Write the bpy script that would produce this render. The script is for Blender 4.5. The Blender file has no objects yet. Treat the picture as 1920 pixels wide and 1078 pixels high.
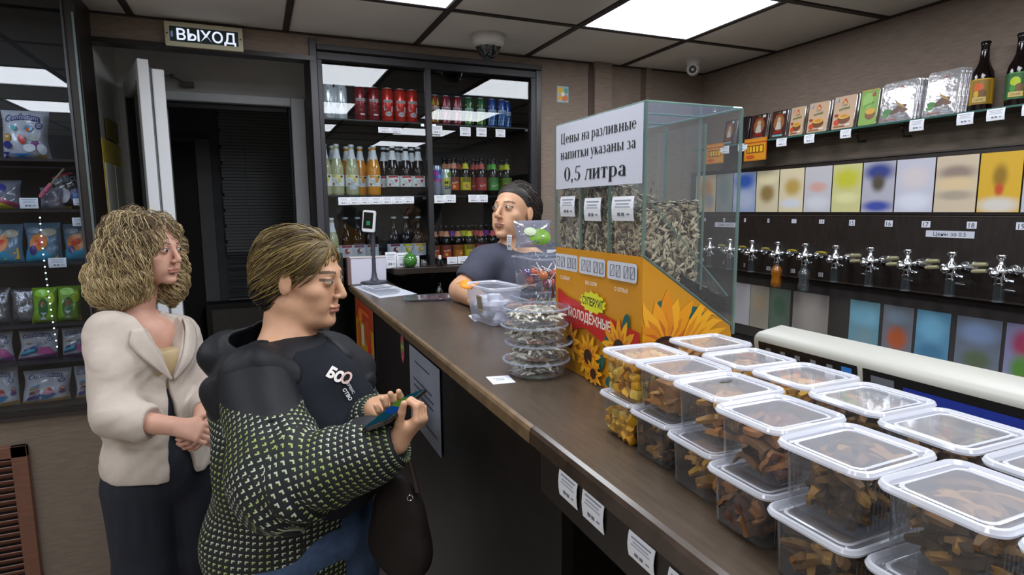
import bpy, bmesh, math, random
import numpy as np
from mathutils import Matrix, Vector, noise
random.seed(7); np.random.seed(7)
PI = math.pi
COL = bpy.context.scene.collection
sc = bpy.context.scene

# ------------------------------------------------------------------ camera
CAM = np.array([-2.5491, -2.9929, 1.65])
YAW, PITCH, ROLL, FPX = 0.40333, -0.130347, -0.0069736, 1115.135
def cam_axes():
    f = np.array([math.sin(YAW)*math.cos(PITCH), math.cos(YAW)*math.cos(PITCH), math.sin(PITCH)])
    r = np.array([math.cos(YAW), -math.sin(YAW), 0.0]); u = np.cross(r, f)
    c, s = math.cos(ROLL), math.sin(ROLL)
    return c*r+s*u, -s*r+c*u, f
RT, UP, FW = cam_axes()
cd = bpy.data.cameras.new('camera'); cam = bpy.data.objects.new('camera', cd); COL.objects.link(cam)
cd.sensor_width = 36; cd.lens = FPX/1920*36; cd.clip_start = 0.02
cam.matrix_world = Matrix(((RT[0], UP[0], -FW[0], CAM[0]), (RT[1], UP[1], -FW[1], CAM[1]), (RT[2], UP[2], -FW[2], CAM[2]), (0, 0, 0, 1)))
sc.camera = cam

# ------------------------------------------------------------------ world, exposure
w = bpy.data.worlds.new('world'); sc.world = w; w.use_nodes = True
w.node_tree.nodes['Background'].inputs[0].default_value = (0.5, 0.55, 0.6, 1)
w.node_tree.nodes['Background'].inputs[1].default_value = 0.15
sc.view_settings.view_transform = 'Standard'; sc.view_settings.look = 'None'
sc.view_settings.gamma = 1; sc.view_settings.use_curve_mapping = False
sc.view_settings.exposure = 0.0
LAMP = 13.5            # radiance of the ceiling panels

# ------------------------------------------------------------------ measuring helpers
def at(px, py, ax, v):
    """world point where the sight line of a pixel meets the real plane axis=v"""
    d = RT*(px-960)+UP*(539-py)+FW*FPX
    return CAM+d*((v-CAM[ax])/d[ax])
def pd(px, py, D):
    """world point on a pixel's sight line at depth D metres"""
    return CAM+(RT*(px-960)/FPX+UP*(539-py)/FPX+FW)*D

# ------------------------------------------------------------------ materials
def lin(c):
    if isinstance(c, str):
        c = c.lstrip('#'); c = [int(c[i:i+2], 16)/255 for i in (0, 2, 4)]
    return tuple((x/12.92 if x <= .04045 else ((x+.055)/1.055)**2.4) for x in c)
_mc = {}
def M(c, rough=.5, metal=0.0, spec=.5, emit=0, coat=0, noise_amt=0, nscale=30, bump=0, bscale=80, alpha=None, stretch=None, sheen=0):
    key = (c, rough, metal, spec, emit, coat, noise_amt, nscale, bump, bscale, alpha, stretch, sheen)
    if key in _mc: return _mc[key]
    m = bpy.data.materials.new('mat_%d' % len(_mc)); _mc[key] = m; m.use_nodes = True
    nt = m.node_tree; b = nt.nodes['Principled BSDF']
    col = lin(c); b.inputs['Base Color'].default_value = (*col, 1)
    b.inputs['Roughness'].default_value = rough; b.inputs['Metallic'].default_value = metal
    b.inputs['Specular IOR Level'].default_value = spec; b.inputs['Coat Weight'].default_value = coat
    if coat: b.inputs['Coat Roughness'].default_value = .08
    if sheen: b.inputs['Sheen Weight'].default_value = sheen
    if emit:
        b.inputs['Emission Color'].default_value = (*col, 1); b.inputs['Emission Strength'].default_value = emit
    if noise_amt or bump:
        tc = nt.nodes.new('ShaderNodeTexCoord'); mp = nt.nodes.new('ShaderNodeMapping')
        nt.links.new(tc.outputs['Object'], mp.inputs[0])
        if stretch: mp.inputs['Scale'].default_value = stretch
    if noise_amt:
        n = nt.nodes.new('ShaderNodeTexNoise'); n.inputs['Scale'].default_value = nscale; n.inputs['Detail'].default_value = 6
        nt.links.new(mp.outputs[0], n.inputs['Vector'])
        r = nt.nodes.new('ShaderNodeMapRange'); r.inputs['From Min'].default_value = .3; r.inputs['From Max'].default_value = .7
        r.inputs['To Min'].default_value = 1-noise_amt; r.inputs['To Max'].default_value = 1+noise_amt
        nt.links.new(n.outputs[0], r.inputs[0])
        x = nt.nodes.new('ShaderNodeVectorMath'); x.operation = 'SCALE'; x.inputs[0].default_value = col
        nt.links.new(r.outputs[0], x.inputs['Scale']); nt.links.new(x.outputs[0], b.inputs['Base Color'])
    if bump:
        n2 = nt.nodes.new('ShaderNodeTexNoise'); n2.inputs['Scale'].default_value = bscale; n2.inputs['Detail'].default_value = 4
        nt.links.new(mp.outputs[0], n2.inputs['Vector'])
        bp = nt.nodes.new('ShaderNodeBump'); bp.inputs['Strength'].default_value = bump; bp.inputs['Distance'].default_value = .004
        nt.links.new(n2.outputs[0], bp.inputs['Height']); nt.links.new(bp.outputs[0], b.inputs['Normal'])
    return m
def thin(c='#ffffff', tint=1.0, haze=0.0, hazec='#ffffff', ior=1.45, rough=0.0, key2=0):
    """thin clear sheet: lets light straight through, reflects by fresnel, optional milky haze"""
    key = ('thin', c, tint, haze, hazec, ior, rough, key2)
    if key in _mc: return _mc[key]
    m = bpy.data.materials.new('mat_%d' % len(_mc)); _mc[key] = m; m.use_nodes = True
    nt = m.node_tree; nt.nodes.clear(); N = nt.nodes.new; L = nt.links.new
    out = N('ShaderNodeOutputMaterial'); tr = N('ShaderNodeBsdfTransparent'); gl = N('ShaderNodeBsdfGlossy')
    tc = lin(c); tr.inputs[0].default_value = (tc[0]*tint, tc[1]*tint, tc[2]*tint, 1)
    gl.inputs['Roughness'].default_value = rough; gl.inputs[0].default_value = (1, 1, 1, 1)
    fr = N('ShaderNodeFresnel'); ge = N('ShaderNodeNewGeometry'); mr = N('ShaderNodeMapRange'); L(ge.outputs['Backfacing'], mr.inputs[0])
    mr.inputs[3].default_value = ior; mr.inputs[4].default_value = 1/ior; L(mr.outputs[0], fr.inputs[0])   # same mirror strength from both sides of the sheet
    a = N('ShaderNodeMixShader'); L(fr.outputs[0], a.inputs[0])
    if haze:
        df = N('ShaderNodeBsdfDiffuse'); df.inputs[0].default_value = (*lin(hazec), 1)
        tl = N('ShaderNodeBsdfTranslucent'); tl.inputs[0].default_value = (*lin(hazec), 1)
        dm = N('ShaderNodeMixShader'); dm.inputs[0].default_value = .35; L(df.outputs[0], dm.inputs[1]); L(tl.outputs[0], dm.inputs[2])
        h = N('ShaderNodeMixShader'); h.inputs[0].default_value = haze; L(tr.outputs[0], h.inputs[1]); L(dm.outputs[0], h.inputs[2])
        L(h.outputs[0], a.inputs[1])
    else: L(tr.outputs[0], a.inputs[1])
    L(gl.outputs[0], a.inputs[2]); L(a.outputs[0], out.inputs[0])
    return m
def soft_print(base, blobs):
    """soft edged printed colour patches on a flat sheet; blobs = (u, v, ru, rv, colour) about the sheet's own centre"""
    m = bpy.data.materials.new('soft_print'); m.use_nodes = True; nt = m.node_tree; b = nt.nodes['Principled BSDF']; N = nt.nodes.new; L = nt.links.new
    tc = N('ShaderNodeTexCoord'); rgb = N('ShaderNodeRGB'); rgb.outputs[0].default_value = (*lin(base), 1); prev = rgb.outputs[0]
    for u, v, ru, rv, c in blobs:
        mp = N('ShaderNodeMapping'); mp.vector_type = 'TEXTURE'; mp.inputs['Location'].default_value = (0, -u, v); mp.inputs['Scale'].default_value = (1e3, ru, rv); L(tc.outputs['Object'], mp.inputs[0])
        ln = N('ShaderNodeVectorMath'); ln.operation = 'LENGTH'; L(mp.outputs[0], ln.inputs[0]); mr = N('ShaderNodeMapRange'); mr.interpolation_type = 'SMOOTHSTEP'
        mr.inputs[1].default_value = .35; mr.inputs[2].default_value = 1.25; mr.inputs[3].default_value = 1; mr.inputs[4].default_value = 0; L(ln.outputs['Value'], mr.inputs[0])
        mx = N('ShaderNodeMix'); mx.data_type = 'RGBA'; L(mr.outputs[0], mx.inputs['Factor']); L(prev, mx.inputs['A']); mx.inputs['B'].default_value = (*lin(c), 1); prev = mx.outputs['Result']
    L(prev, b.inputs['Base Color']); b.inputs['Roughness'].default_value = .5; return m
def glow(c, s):
    key = ('glow', c, s)
    if key in _mc: return _mc[key]
    m = bpy.data.materials.new('mat_%d' % len(_mc)); _mc[key] = m; m.use_nodes = True
    nt = m.node_tree; nt.nodes.clear(); e = nt.nodes.new('ShaderNodeEmission'); o = nt.nodes.new('ShaderNodeOutputMaterial')
    e.inputs[0].default_value = (*lin(c), 1); e.inputs[1].default_value = s; nt.links.new(e.outputs[0], o.inputs[0])
    return m
CHROME = M('#dfe3e8', .12, 1.0)

# ------------------------------------------------------------------ object helpers
def tag(o, label=None, cat=None, group=None, kind=None):
    if label: o['label'] = label
    if cat: o['category'] = cat
    if group: o['group'] = group
    if kind: o['kind'] = kind
    return o
def empty(name, loc=(0, 0, 0), rz=0, label=None, cat=None, group=None, kind=None, R=None):
    o = bpy.data.objects.new(name, None); COL.objects.link(o); o.empty_display_size = .05
    if R is not None:
        o.matrix_world = Matrix.Translation(Vector(loc)) @ R.to_4x4()
    else:
        o.location = loc; o.rotation_euler = (0, 0, rz)
    return tag(o, label, cat, group, kind)
def clone(root, loc=None, rz=None, label=None, group=None, name=None):
    r = root.copy(); COL.objects.link(r)
    if loc is not None: r.location = loc
    if rz is not None: r.rotation_euler = (0, 0, rz)
    if label: r['label'] = label
    if group: r['group'] = group
    for ch in list(root.children):
        c = ch.copy(); COL.objects.link(c); c.parent = r
        for g in ch.children:
            d = g.copy(); COL.objects.link(d); d.parent = c
    return r
I3 = np.eye(3)
def frame(ux, uy, uz):
    return np.array([ux, uy, uz], float).T
def rotz(a):
    c, s = math.cos(a), math.sin(a); return np.array([[c, -s, 0], [s, c, 0], [0, 0, 1.]])
def rotx(a):
    c, s = math.cos(a), math.sin(a); return np.array([[1., 0, 0], [0, c, -s], [0, s, c]])
def roty(a):
    c, s = math.cos(a), math.sin(a); return np.array([[c, 0, s], [0, 1., 0], [-s, 0, c]])
def unit(v):
    v = np.array(v, float); return v/np.linalg.norm(v)

class MB:
    def __init__(s): s.v = []; s.f = []; s.m = []; s.mats = []
    def mi(s, mat):
        if mat not in s.mats: s.mats.append(mat)
        return s.mats.index(mat)
    def add(s, V, F, mat, R=None, o=None):
        V = np.array(V, float)
        if R is not None: V = V@np.array(R).T
        if o is not None: V = V+np.array(o)
        n = len(s.v); s.v += [tuple(x) for x in V]; s.f += [tuple(i+n for i in f) for f in F]
        s.m += [s.mi(mat)]*len(F); return s
    def box(s, c, d, mat, R=None):
        x, y, z = d[0]/2, d[1]/2, d[2]/2
        V = [(-x, -y, -z), (x, -y, -z), (x, y, -z), (-x, y, -z), (-x, -y, z), (x, -y, z), (x, y, z), (-x, y, z)]
        return s.add(V, [(0, 3, 2, 1), (4, 5, 6, 7), (0, 1, 5, 4), (1, 2, 6, 5), (2, 3, 7, 6), (3, 0, 4, 7)], mat, R, c)
    def bx(s, x0, x1, y0, y1, z0, z1, mat):
        return s.box(((x0+x1)/2, (y0+y1)/2, (z0+z1)/2), (abs(x1-x0), abs(y1-y0), abs(z1-z0)), mat)
    def lathe(s, prof, mat, n=20, c=(0, 0, 0), R=None, sx=1, sy=1, cap=True):
        V = []; F = []
        for r, z in prof:
            for i in range(n):
                a = 2*PI*i/n; V.append((r*math.cos(a)*sx, r*math.sin(a)*sy, z))
        for j in range(len(prof)-1):
            for i in range(n):
                k = (i+1) % n; F.append((j*n+i, j*n+k, (j+1)*n+k, (j+1)*n+i))
        if cap:
            if prof[0][0] > 1e-6: F.append(tuple(reversed(range(n))))
            if prof[-1][0] > 1e-6: F.append(tuple(range((len(prof)-1)*n, len(prof)*n)))
        return s.add(V, F, mat, R, c)
    def tube(s, path, r, mat, n=8, closed=False):
        path = [np.array(p, float) for p in path]; m = len(path); V = []; F = []
        rr = r if hasattr(r, '__len__') else [r]*m
        ref = None
        for i, p in enumerate(path):
            t = unit(path[(i+1) % m if closed else min(i+1, m-1)]-path[i-1 if (closed or i > 0) else 0]+1e-9)
            if ref is None: ref = np.array([0, 0, 1.]) if abs(t[2]) < .9 else np.array([1., 0, 0])
            a = unit(np.cross(t, ref)); b = np.cross(a, t); ref = b
            for k in range(n):
                an = 2*PI*k/n; V.append(p+rr[i]*(math.cos(an)*a+math.sin(an)*b))
        for i in range(m if closed else m-1):
            j = (i+1) % m
            for k in range(n):
                l = (k+1) % n; F.append((i*n+k, i*n+l, j*n+l, j*n+k))
        if not closed: F += [tuple(reversed(range(n))), tuple(range((m-1)*n, m*n))]
        return s.add(V, F, mat)
    def prism(s, pts, z0, z1, mat, R=None, o=None):
        n = len(pts); V = [(x, y, z0) for x, y in pts]+[(x, y, z1) for x, y in pts]
        F = [tuple(reversed(range(n))), tuple(range(n, 2*n))]+[(i, (i+1) % n, n+(i+1) % n, n+i) for i in range(n)]
        return s.add(V, F, mat, R, o)
    def quad(s, a, b, c, d, mat): return s.add([a, b, c, d], [(0, 1, 2, 3)], mat)
    def rr(s, levels, mat, n=5, cap0=False, cap1=False, c=(0, 0, 0), R=None):
        """loft of rounded rectangles, levels = (width, depth, corner radius, z)"""
        V = []; F = []; k = 4*(n+1)
        for (wd, dp, r, z) in levels:
            for q, (sx, sy) in enumerate(((1, 1), (-1, 1), (-1, -1), (1, -1))):
                for i in range(n+1):
                    a = PI/2*(q+i/n); V.append((sx*(wd/2-r)+r*math.cos(a), sy*(dp/2-r)+r*math.sin(a), z))
        for j in range(len(levels)-1):
            for i in range(k): F.append((j*k+i, j*k+(i+1) % k, (j+1)*k+(i+1) % k, (j+1)*k+i))
        if cap0: F.append(tuple(reversed(range(k))))
        if cap1: F.append(tuple(range((len(levels)-1)*k, len(levels)*k)))
        return s.add(V, F, mat, R, c)
    def ball(s, c, r, mat, n=10, R=None):
        r = r if hasattr(r, '__len__') else (r, r, r); V = []; F = []; m = max(4, n//2)
        for j in range(1, m):
            ph = PI*j/m
            for i in range(n): a = 2*PI*i/n; V.append((r[0]*math.sin(ph)*math.cos(a), r[1]*math.sin(ph)*math.sin(a), -r[2]*math.cos(ph)))
        V += [(0, 0, -r[2]), (0, 0, r[2])]; b = len(V)-2
        for j in range(m-2):
            for i in range(n): k = (i+1) % n; F.append((j*n+i, j*n+k, (j+1)*n+k, (j+1)*n+i))
        for i in range(n): k = (i+1) % n; F += [(b, k, i), (b+1, (m-2)*n+i, (m-2)*n+k)]
        return s.add(V, F, mat, R, c)
    def mesh(s, name, smooth=40):
        me = bpy.data.meshes.new(name); me.from_pydata(s.v, [], s.f)
        for m in s.mats: me.materials.append(m)
        me.polygons.foreach_set('material_index', s.m)
        if smooth:
            me.polygons.foreach_set('use_smooth', [True]*len(s.f)); me.set_sharp_from_angle(angle=math.radians(smooth))
        me.update(); return me
    def build(s, name, parent=None, loc=None, smooth=40, bevel=0, label=None, cat=None, group=None, kind=None, rz=None):
        o = bpy.data.objects.new(name, s.mesh(name, smooth)); COL.objects.link(o)
        if parent: o.parent = parent
        if loc is not None: o.location = loc
        if rz: o.rotation_euler = (0, 0, rz)
        if bevel:
            b = o.modifiers.new('bevel', 'BEVEL'); b.width = bevel; b.segments = 2; b.limit_method = 'ANGLE'; b.angle_limit = math.radians(50)
        return tag(o, label, cat, group, kind)

# ------------------------------------------------------------------ flat print: lettering and label artwork
_tx = {}
def tmesh(s, bold=0):
    if (s, bold) in _tx: return _tx[(s, bold)]
    cu = bpy.data.curves.new('lettering', 'FONT'); cu.body = s; cu.resolution_u = 2; cu.offset = bold; cu.size = 1
    o = bpy.data.objects.new('lettering', cu); COL.objects.link(o)
    me = bpy.data.meshes.new_from_object(o.evaluated_get(bpy.context.evaluated_depsgraph_get()))
    V = np.array([v.co[:2] for v in me.vertices]) if len(me.vertices) else np.zeros((0, 2)); F = [tuple(p.vertices) for p in me.polygons]
    bpy.data.objects.remove(o); bpy.data.curves.remove(cu); bpy.data.meshes.remove(me)
    if len(V): V[:, 0] -= V[:, 0].min()
    _tx[(s, bold)] = (V, F); return V, F
GLY = {'Ц': (.72, [('s', .14, 0, .68), ('s', .5, 0, .68), ('h', .1, .62, .012), ('d', .61, .02, .61, -.14, .035)]),
 'е': (.46, [('r', .23, .23, .18, .22, 5, 320), ('h', .08, .40, .25)]), 'н': (.56, [('s', .13, 0, .46), ('s', .42, 0, .46), ('h', .13, .42, .24)]),
 'ы': (.70, [('s', .13, 0, .46), ('r', .24, .13, .14, .12, -90, 90), ('h', .13, .24, .25), ('h', .13, .24, .012), ('s', .56, 0, .46)]),
 'а': (.46, [('s2', .34, 0, .34), ('r', .23, .33, .13, .12, 0, 165), ('r', .2, .12, .13, .11, 60, 330), ('h', .34, .44, .015)]),
 'р': (.52, [('s', .13, -.2, .45), ('r', .27, .23, .18, .22, -150, 150)]), 'з': (.42, [('r', .18, .34, .13, .11, -90, 150), ('r', .18, .12, .16, .12, -155, 90)]),
 'л': (.54, [('d', .06, .01, .19, .45, .035), ('h', .13, .42, .447), ('s', .42, 0, .46), ('h', .01, .12, .012)]),
 'и': (.56, [('s', .13, 0, .46), ('s', .43, 0, .46), ('d', .14, .06, .42, .40, .035)]),
 'в': (.47, [('s', .13, 0, .46), ('r', .2, .345, .13, .10, -90, 90), ('r', .22, .125, .15, .12, -90, 90), ('h', .13, .22, .24), ('h', .13, .22, .447), ('h', .13, .22, .012)]),
 'п': (.56, [('s', .13, 0, .46), ('s', .43, 0, .46), ('h', .13, .43, .447)]), 'т': (.46, [('s', .23, 0, .46), ('h', .04, .42, .447), ('d', .05, .45, .05, .34, .025), ('d', .41, .45, .41, .34, .025)]),
 'к': (.50, [('s', .13, 0, .46), ('d', .15, .2, .38, .43, .035), ('d', .22, .27, .42, .01, .09), ('h', .36, .49, .012)]),
 'у': (.48, [('d', .09, .45, .26, .04, .085), ('d', .40, .45, .18, -.16, .03), ('r', .12, -.15, .07, .05, 180, 360), ('h', .02, .18, .447), ('h', .33, .46, .447)]),
 '0': (.5, [('r', .25, .34, .19, .33, 0, 360)]), '5': (.5, [('h', .12, .42, .65), ('d', .13, .65, .10, .36, .03), ('r', .2, .2, .19, .2, -150, 125)]),
 ',': (.25, [('r', .11, .04, .03, .03, 0, 360), ('d', .14, .04, .08, -.1, .04)]), ' ': (.25, [])}
def serif_text(s, bold=.12):
    V = []; F = []; x0 = 0
    def q(p): n = len(V); V.extend(p); F.append(tuple(range(n, n+len(p))))
    for ch in s:
        adv, pr = GLY[ch]
        for p in pr:
            if p[0] in ('s', 's2'):
                x, a, b = x0+p[1], p[2], p[3]; h = bold/2; q([(x-h, a), (x+h, a), (x+h, b), (x-h, b)])
                if p[0] == 's':
                    for y in (a, b-.026): q([(x-h-.045, y), (x+h+.045, y), (x+h+.045, y+.026), (x-h-.045, y+.026)])
            elif p[0] == 'h': q([(x0+p[1], p[3]-.02), (x0+p[2], p[3]-.02), (x0+p[2], p[3]+.02), (x0+p[1], p[3]+.02)])
            elif p[0] == 'd':
                a = np.array([x0+p[1], p[2]]); b = np.array([x0+p[3], p[4]]); t = (b-a)/np.linalg.norm(b-a); nn = np.array([-t[1], t[0]])*(p[5]*1.25)/2
                q([a-nn, b-nn, b+nn, a+nn])
            else:
                _, cx, cy, rx, ry, a0, a1 = p; st = 14; prev = None
                for i in range(st+1):
                    a = math.radians(a0+(a1-a0)*i/st); wd = .042+(bold-.042)*abs(math.cos(a))**1.3
                    pt = [(x0+cx+(rx+wd*.3)*math.cos(a), cy+(ry+.012)*math.sin(a)), (x0+cx+(rx-wd*.7)*math.cos(a), cy+(ry-.02)*math.sin(a))]
                    if prev: q([prev[1], prev[0], pt[0], pt[1]])
                    prev = pt
        x0 += adv
    return np.array([tuple(v) for v in V]), F, x0
class Print:
    """layers of flat shapes in (u, v) metres; put() wraps them on a surface"""
    def __init__(s): s.L = []
    def rect(s, x, y, w, h, c, n=1, m=1, skew=0):
        V = [(x+w*i/n+skew*(j/m), y+h*j/m) for j in range(m+1) for i in range(n+1)]
        F = [(j*(n+1)+i, j*(n+1)+i+1, (j+1)*(n+1)+i+1, (j+1)*(n+1)+i) for j in range(m) for i in range(n)]
        s.L.append((np.array(V), F, c)); return s
    def ell(s, x, y, rx, ry, c, n=14, rot=0):
        V = [(0, 0)]; ca, sa = math.cos(rot), math.sin(rot)
        for k in (.5, 1):
            for i in range(n): a = 2*PI*i/n; V.append((rx*k*math.cos(a), ry*k*math.sin(a)))
        F = [(0, 1+i, 1+(i+1) % n) for i in range(n)]+[(1+i, 1+n+i, 1+n+(i+1) % n, 1+(i+1) % n) for i in range(n)]
        V = [(x+a*ca-b*sa, y+a*sa+b*ca) for a, b in V]; s.L.append((np.array(V), F, c)); return s
    def poly(s, pts, c):
        pts = list(pts); a = sum(pts[i][0]*pts[(i+1) % len(pts)][1]-pts[(i+1) % len(pts)][0]*pts[i][1] for i in range(len(pts)))
        if a < 0: pts.reverse()
        s.L.append((np.array(pts, float), [tuple(range(len(pts)))], c)); return s
    def text(s, t, x, y, h, c, wx=1.0, bold=0, al='c', rot=0, maxw=None, arc=0):
        V, F = tmesh(t, bold)
        if not len(V): return s
        V = V.copy(); wd = V[:, 0].max(); sc_ = h/.72; sx = sc_*wx
        if maxw and wd*sx > maxw: sx = maxw/wd
        V[:, 0] *= sx; V[:, 1] *= sc_; wd *= sx
        if al == 'c': V[:, 0] -= wd/2
        elif al == 'r': V[:, 0] -= wd
        if arc: V[:, 1] -= arc*(V[:, 0]/max(wd/2, 1e-6))**2
        ca, sa = math.cos(rot), math.sin(rot); V = np.stack([x+V[:, 0]*ca-V[:, 1]*sa, y+V[:, 0]*sa+V[:, 1]*ca], 1)
        s.L.append((V, F, c)); return s
    def serif(s, t, x, y, h, c, wd, bold=.12):
        V, F, W_ = serif_text(t, bold); V = V*np.array([wd/W_, h/.68])+np.array([x, y]); s.L.append((V, F, c)); return s
    def bars(s, x, y, w, h, k, c, rnd=.3):
        for i in range(k):
            ww = w*(1-rnd*random.random()); yy = y+h-(i+.75)*h/k
            s.rect(x+(w-ww)/2, yy, ww, h/k*.38, c)
        return s
    def put(s, mb, mp, base=.0003, step=.00025, rough=.5, mats=None):
        for i, (V, F, c) in enumerate(s.L):
            P = np.array([mp(u, v, base+step*i) for u, v in V])
            mb.add(P, F, c if not isinstance(c, str) else M(c, rough))
        return mb
def planar(o, U, V, N=None):
    o, U, V = map(lambda a: np.array(a, float), (o, U, V)); N = np.cross(U, V) if N is None else np.array(N, float)
    return lambda u, v, d: o+U*u+V*v+N*d
def cyl_map(r, z0, face=-PI/2):
    return lambda u, v, d: np.array([(r+d)*math.cos(face+u/r), (r+d)*math.sin(face+u/r), z0+v])

# ------------------------------------------------------------------ blended solid shapes for figures (level sets)
import openvdb
class SDF:
    def __init__(s): s.ops = []
    def _a(s, fn, lo, hi, k, sub): s.ops.append((fn, np.array(lo), np.array(hi), k, sub)); return s
    def rc(s, a, b, ra, rb, k=.02, sub=False, fl=None):
        a = np.array(a, float); b = np.array(b, float); m = max(ra, rb)*1.15
        def fn(P):
            Q = P
            if fl is not None:
                n = fl[0]; Q = P+((P-a)@n*(1/fl[1]-1))[..., None]*n
                b2 = b+((b-a)@n*(1/fl[1]-1))*n
            else: b2 = b
            ab = b2-a; L2 = max(ab@ab, 1e-12); t = np.clip(((Q-a)@ab)/L2, 0, 1)
            return (np.linalg.norm(Q-a-t[..., None]*ab, axis=-1)-(ra+(rb-ra)*t))*(fl[1] if fl is not None and fl[1] < 1 else 1)
        return s._a(fn, np.minimum(a, b)-m, np.maximum(a, b)+m, k, sub)
    def el(s, c, r, R=None, k=.02, sub=False):
        c = np.array(c, float); r = np.array(r, float); m = r.max()
        def fn(P):
            Q = P-c
            if R is not None: Q = Q@R
            k0 = np.linalg.norm(Q/r, axis=-1); k1 = np.linalg.norm(Q/(r*r), axis=-1)+1e-9
            return k0*(k0-1)/k1
        return s._a(fn, c-m, c+m, k, sub)
    def hs(s, p, n, k=.004):
        p = np.array(p, float); n = unit(n)
        s.ops.append((lambda P: (P-p)@n, None, None, k, True)); return s
    def ev(s, P):
        d = np.full(P.shape[:-1], .2)
        for fn, lo, hi, k, sub in s.ops:
            e = fn(P)
            if sub: h = np.clip(.5-.5*(d+e)/k, 0, 1); d = d*(1-h)-e*h+k*h*(1-h)
            else: h = np.clip(.5+.5*(d-e)/k, 0, 1); d = d*(1-h)+e*h-k*h*(1-h)
        return d
    def grid(s, vox, disp=None):
        bs = [o for o in s.ops if o[1] is not None and not o[4]]
        lo = np.min([o[1] for o in bs], 0)-.03; hi = np.max([o[2] for o in bs], 0)+.03
        n = np.ceil((hi-lo)/vox).astype(int)+1
        d = np.full(n, .1, np.float32); ax = [lo[i]+vox*np.arange(n[i]) for i in range(3)]
        for fn, a, b, k, sub in s.ops:
            if a is None: sl = [slice(0, n[i]) for i in range(3)]
            else:
                mg = k+4*vox+.012
                sl = [slice(max(0, int((a[i]-mg-lo[i])/vox)), min(n[i], int((b[i]+mg-lo[i])/vox)+2)) for i in range(3)]
            if any(x.stop <= x.start for x in sl): continue
            P = np.stack(np.meshgrid(ax[0][sl[0]], ax[1][sl[1]], ax[2][sl[2]], indexing='ij'), -1)
            e = fn(P); dd = d[sl[0], sl[1], sl[2]]
            if sub: h = np.clip(.5-.5*(dd+e)/k, 0, 1); dd = dd*(1-h)-e*h+k*h*(1-h)
            else: h = np.clip(.5+.5*(dd-e)/k, 0, 1); dd = dd*(1-h)+e*h-k*h*(1-h)
            d[sl[0], sl[1], sl[2]] = dd
        if disp is not None:
            ix = np.argwhere(np.abs(d) < .02+2*vox); P = lo+ix*vox; d[ix[:, 0], ix[:, 1], ix[:, 2]] += disp(P).astype(np.float32)
        g = openvdb.FloatGrid(background=.1); g.copyFromArray(np.ascontiguousarray(d.astype(np.float32)))
        pts, quads = g.convertToQuads(isovalue=0.0)
        V = np.array(pts)*vox+lo; F = np.array(quads)
        v = V[F]; vol = np.einsum('ij,ij->i', v[:, 0], np.cross(v[:, 1], v[:, 2])).sum()
        if vol < 0: F = F[:, ::-1]
        return V, F
    def march(s, p, d, mx=.5):
        """walk from p along d to the surface"""
        p = np.array(p, float); d = unit(d); t = 0
        for _ in range(60):
            e = float(s.ev(p+d*t)[()]); t += e*.8
            if abs(e) < .0004 or t > mx: break
        return p+d*t
def skin_obj(name, V, F, mats, midx=None, parent=None, origin=None, uv=None):
    if origin is None and parent is not None: origin = np.array(parent.location)
    me = bpy.data.meshes.new(name); V = V-(0 if origin is None else np.array(origin))
    me.vertices.add(len(V)); me.vertices.foreach_set('co', V.astype(np.float32).ravel())
    me.loops.add(F.size); me.loops.foreach_set('vertex_index', F.astype(np.int32).ravel())
    me.polygons.add(len(F)); me.polygons.foreach_set('loop_start', np.arange(0, F.size, F.shape[1], dtype=np.int32))
    for m in mats: me.materials.append(m)
    if midx is not None: me.polygons.foreach_set('material_index', midx.astype(np.int32))
    me.polygons.foreach_set('use_smooth', np.ones(len(F), bool))
    if uv is not None:
        l = me.uv_layers.new(name='UVMap'); l.data.foreach_set('uv', uv.astype(np.float32).ravel())
    me.update(calc_edges=True); me.validate()
    o = bpy.data.objects.new(name, me); COL.objects.link(o)
    if parent: o.parent = parent
    elif origin is not None: o.location = origin
    return o

# ================================================================== THE ROOM
CZ = 2.458; XL, YN = -4.8, -5.6
WALLP = M('#7e7064', .75, noise_amt=.16, nscale=14, bump=.5, bscale=60, stretch=(1.2, 1.2, 9))
WALLG = M('#bdbdba', .7, noise_amt=.07, nscale=6, bump=.15, bscale=50)
DKW = M('#1c1714', .35, noise_amt=.25, nscale=20, stretch=(1, 1, 8), bump=.1)
DKW2 = M('#2a211c', .38, noise_amt=.25, nscale=18, stretch=(8, 1, 1), bump=.1)
ALU = M('#4c4e54', .35, .6)
BLACK = M('#0b0b0d', .6)
WHITE = M('#e8e8ea', .5)
PAPER = M('#dfe3ea', .7)
m = MB(); m.bx(XL, .0, YN, 2.4, -.1, 0, M('#b3aca2', .5, noise_amt=.1, nscale=5)); m.build('floor', kind='structure', smooth=0)
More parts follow.
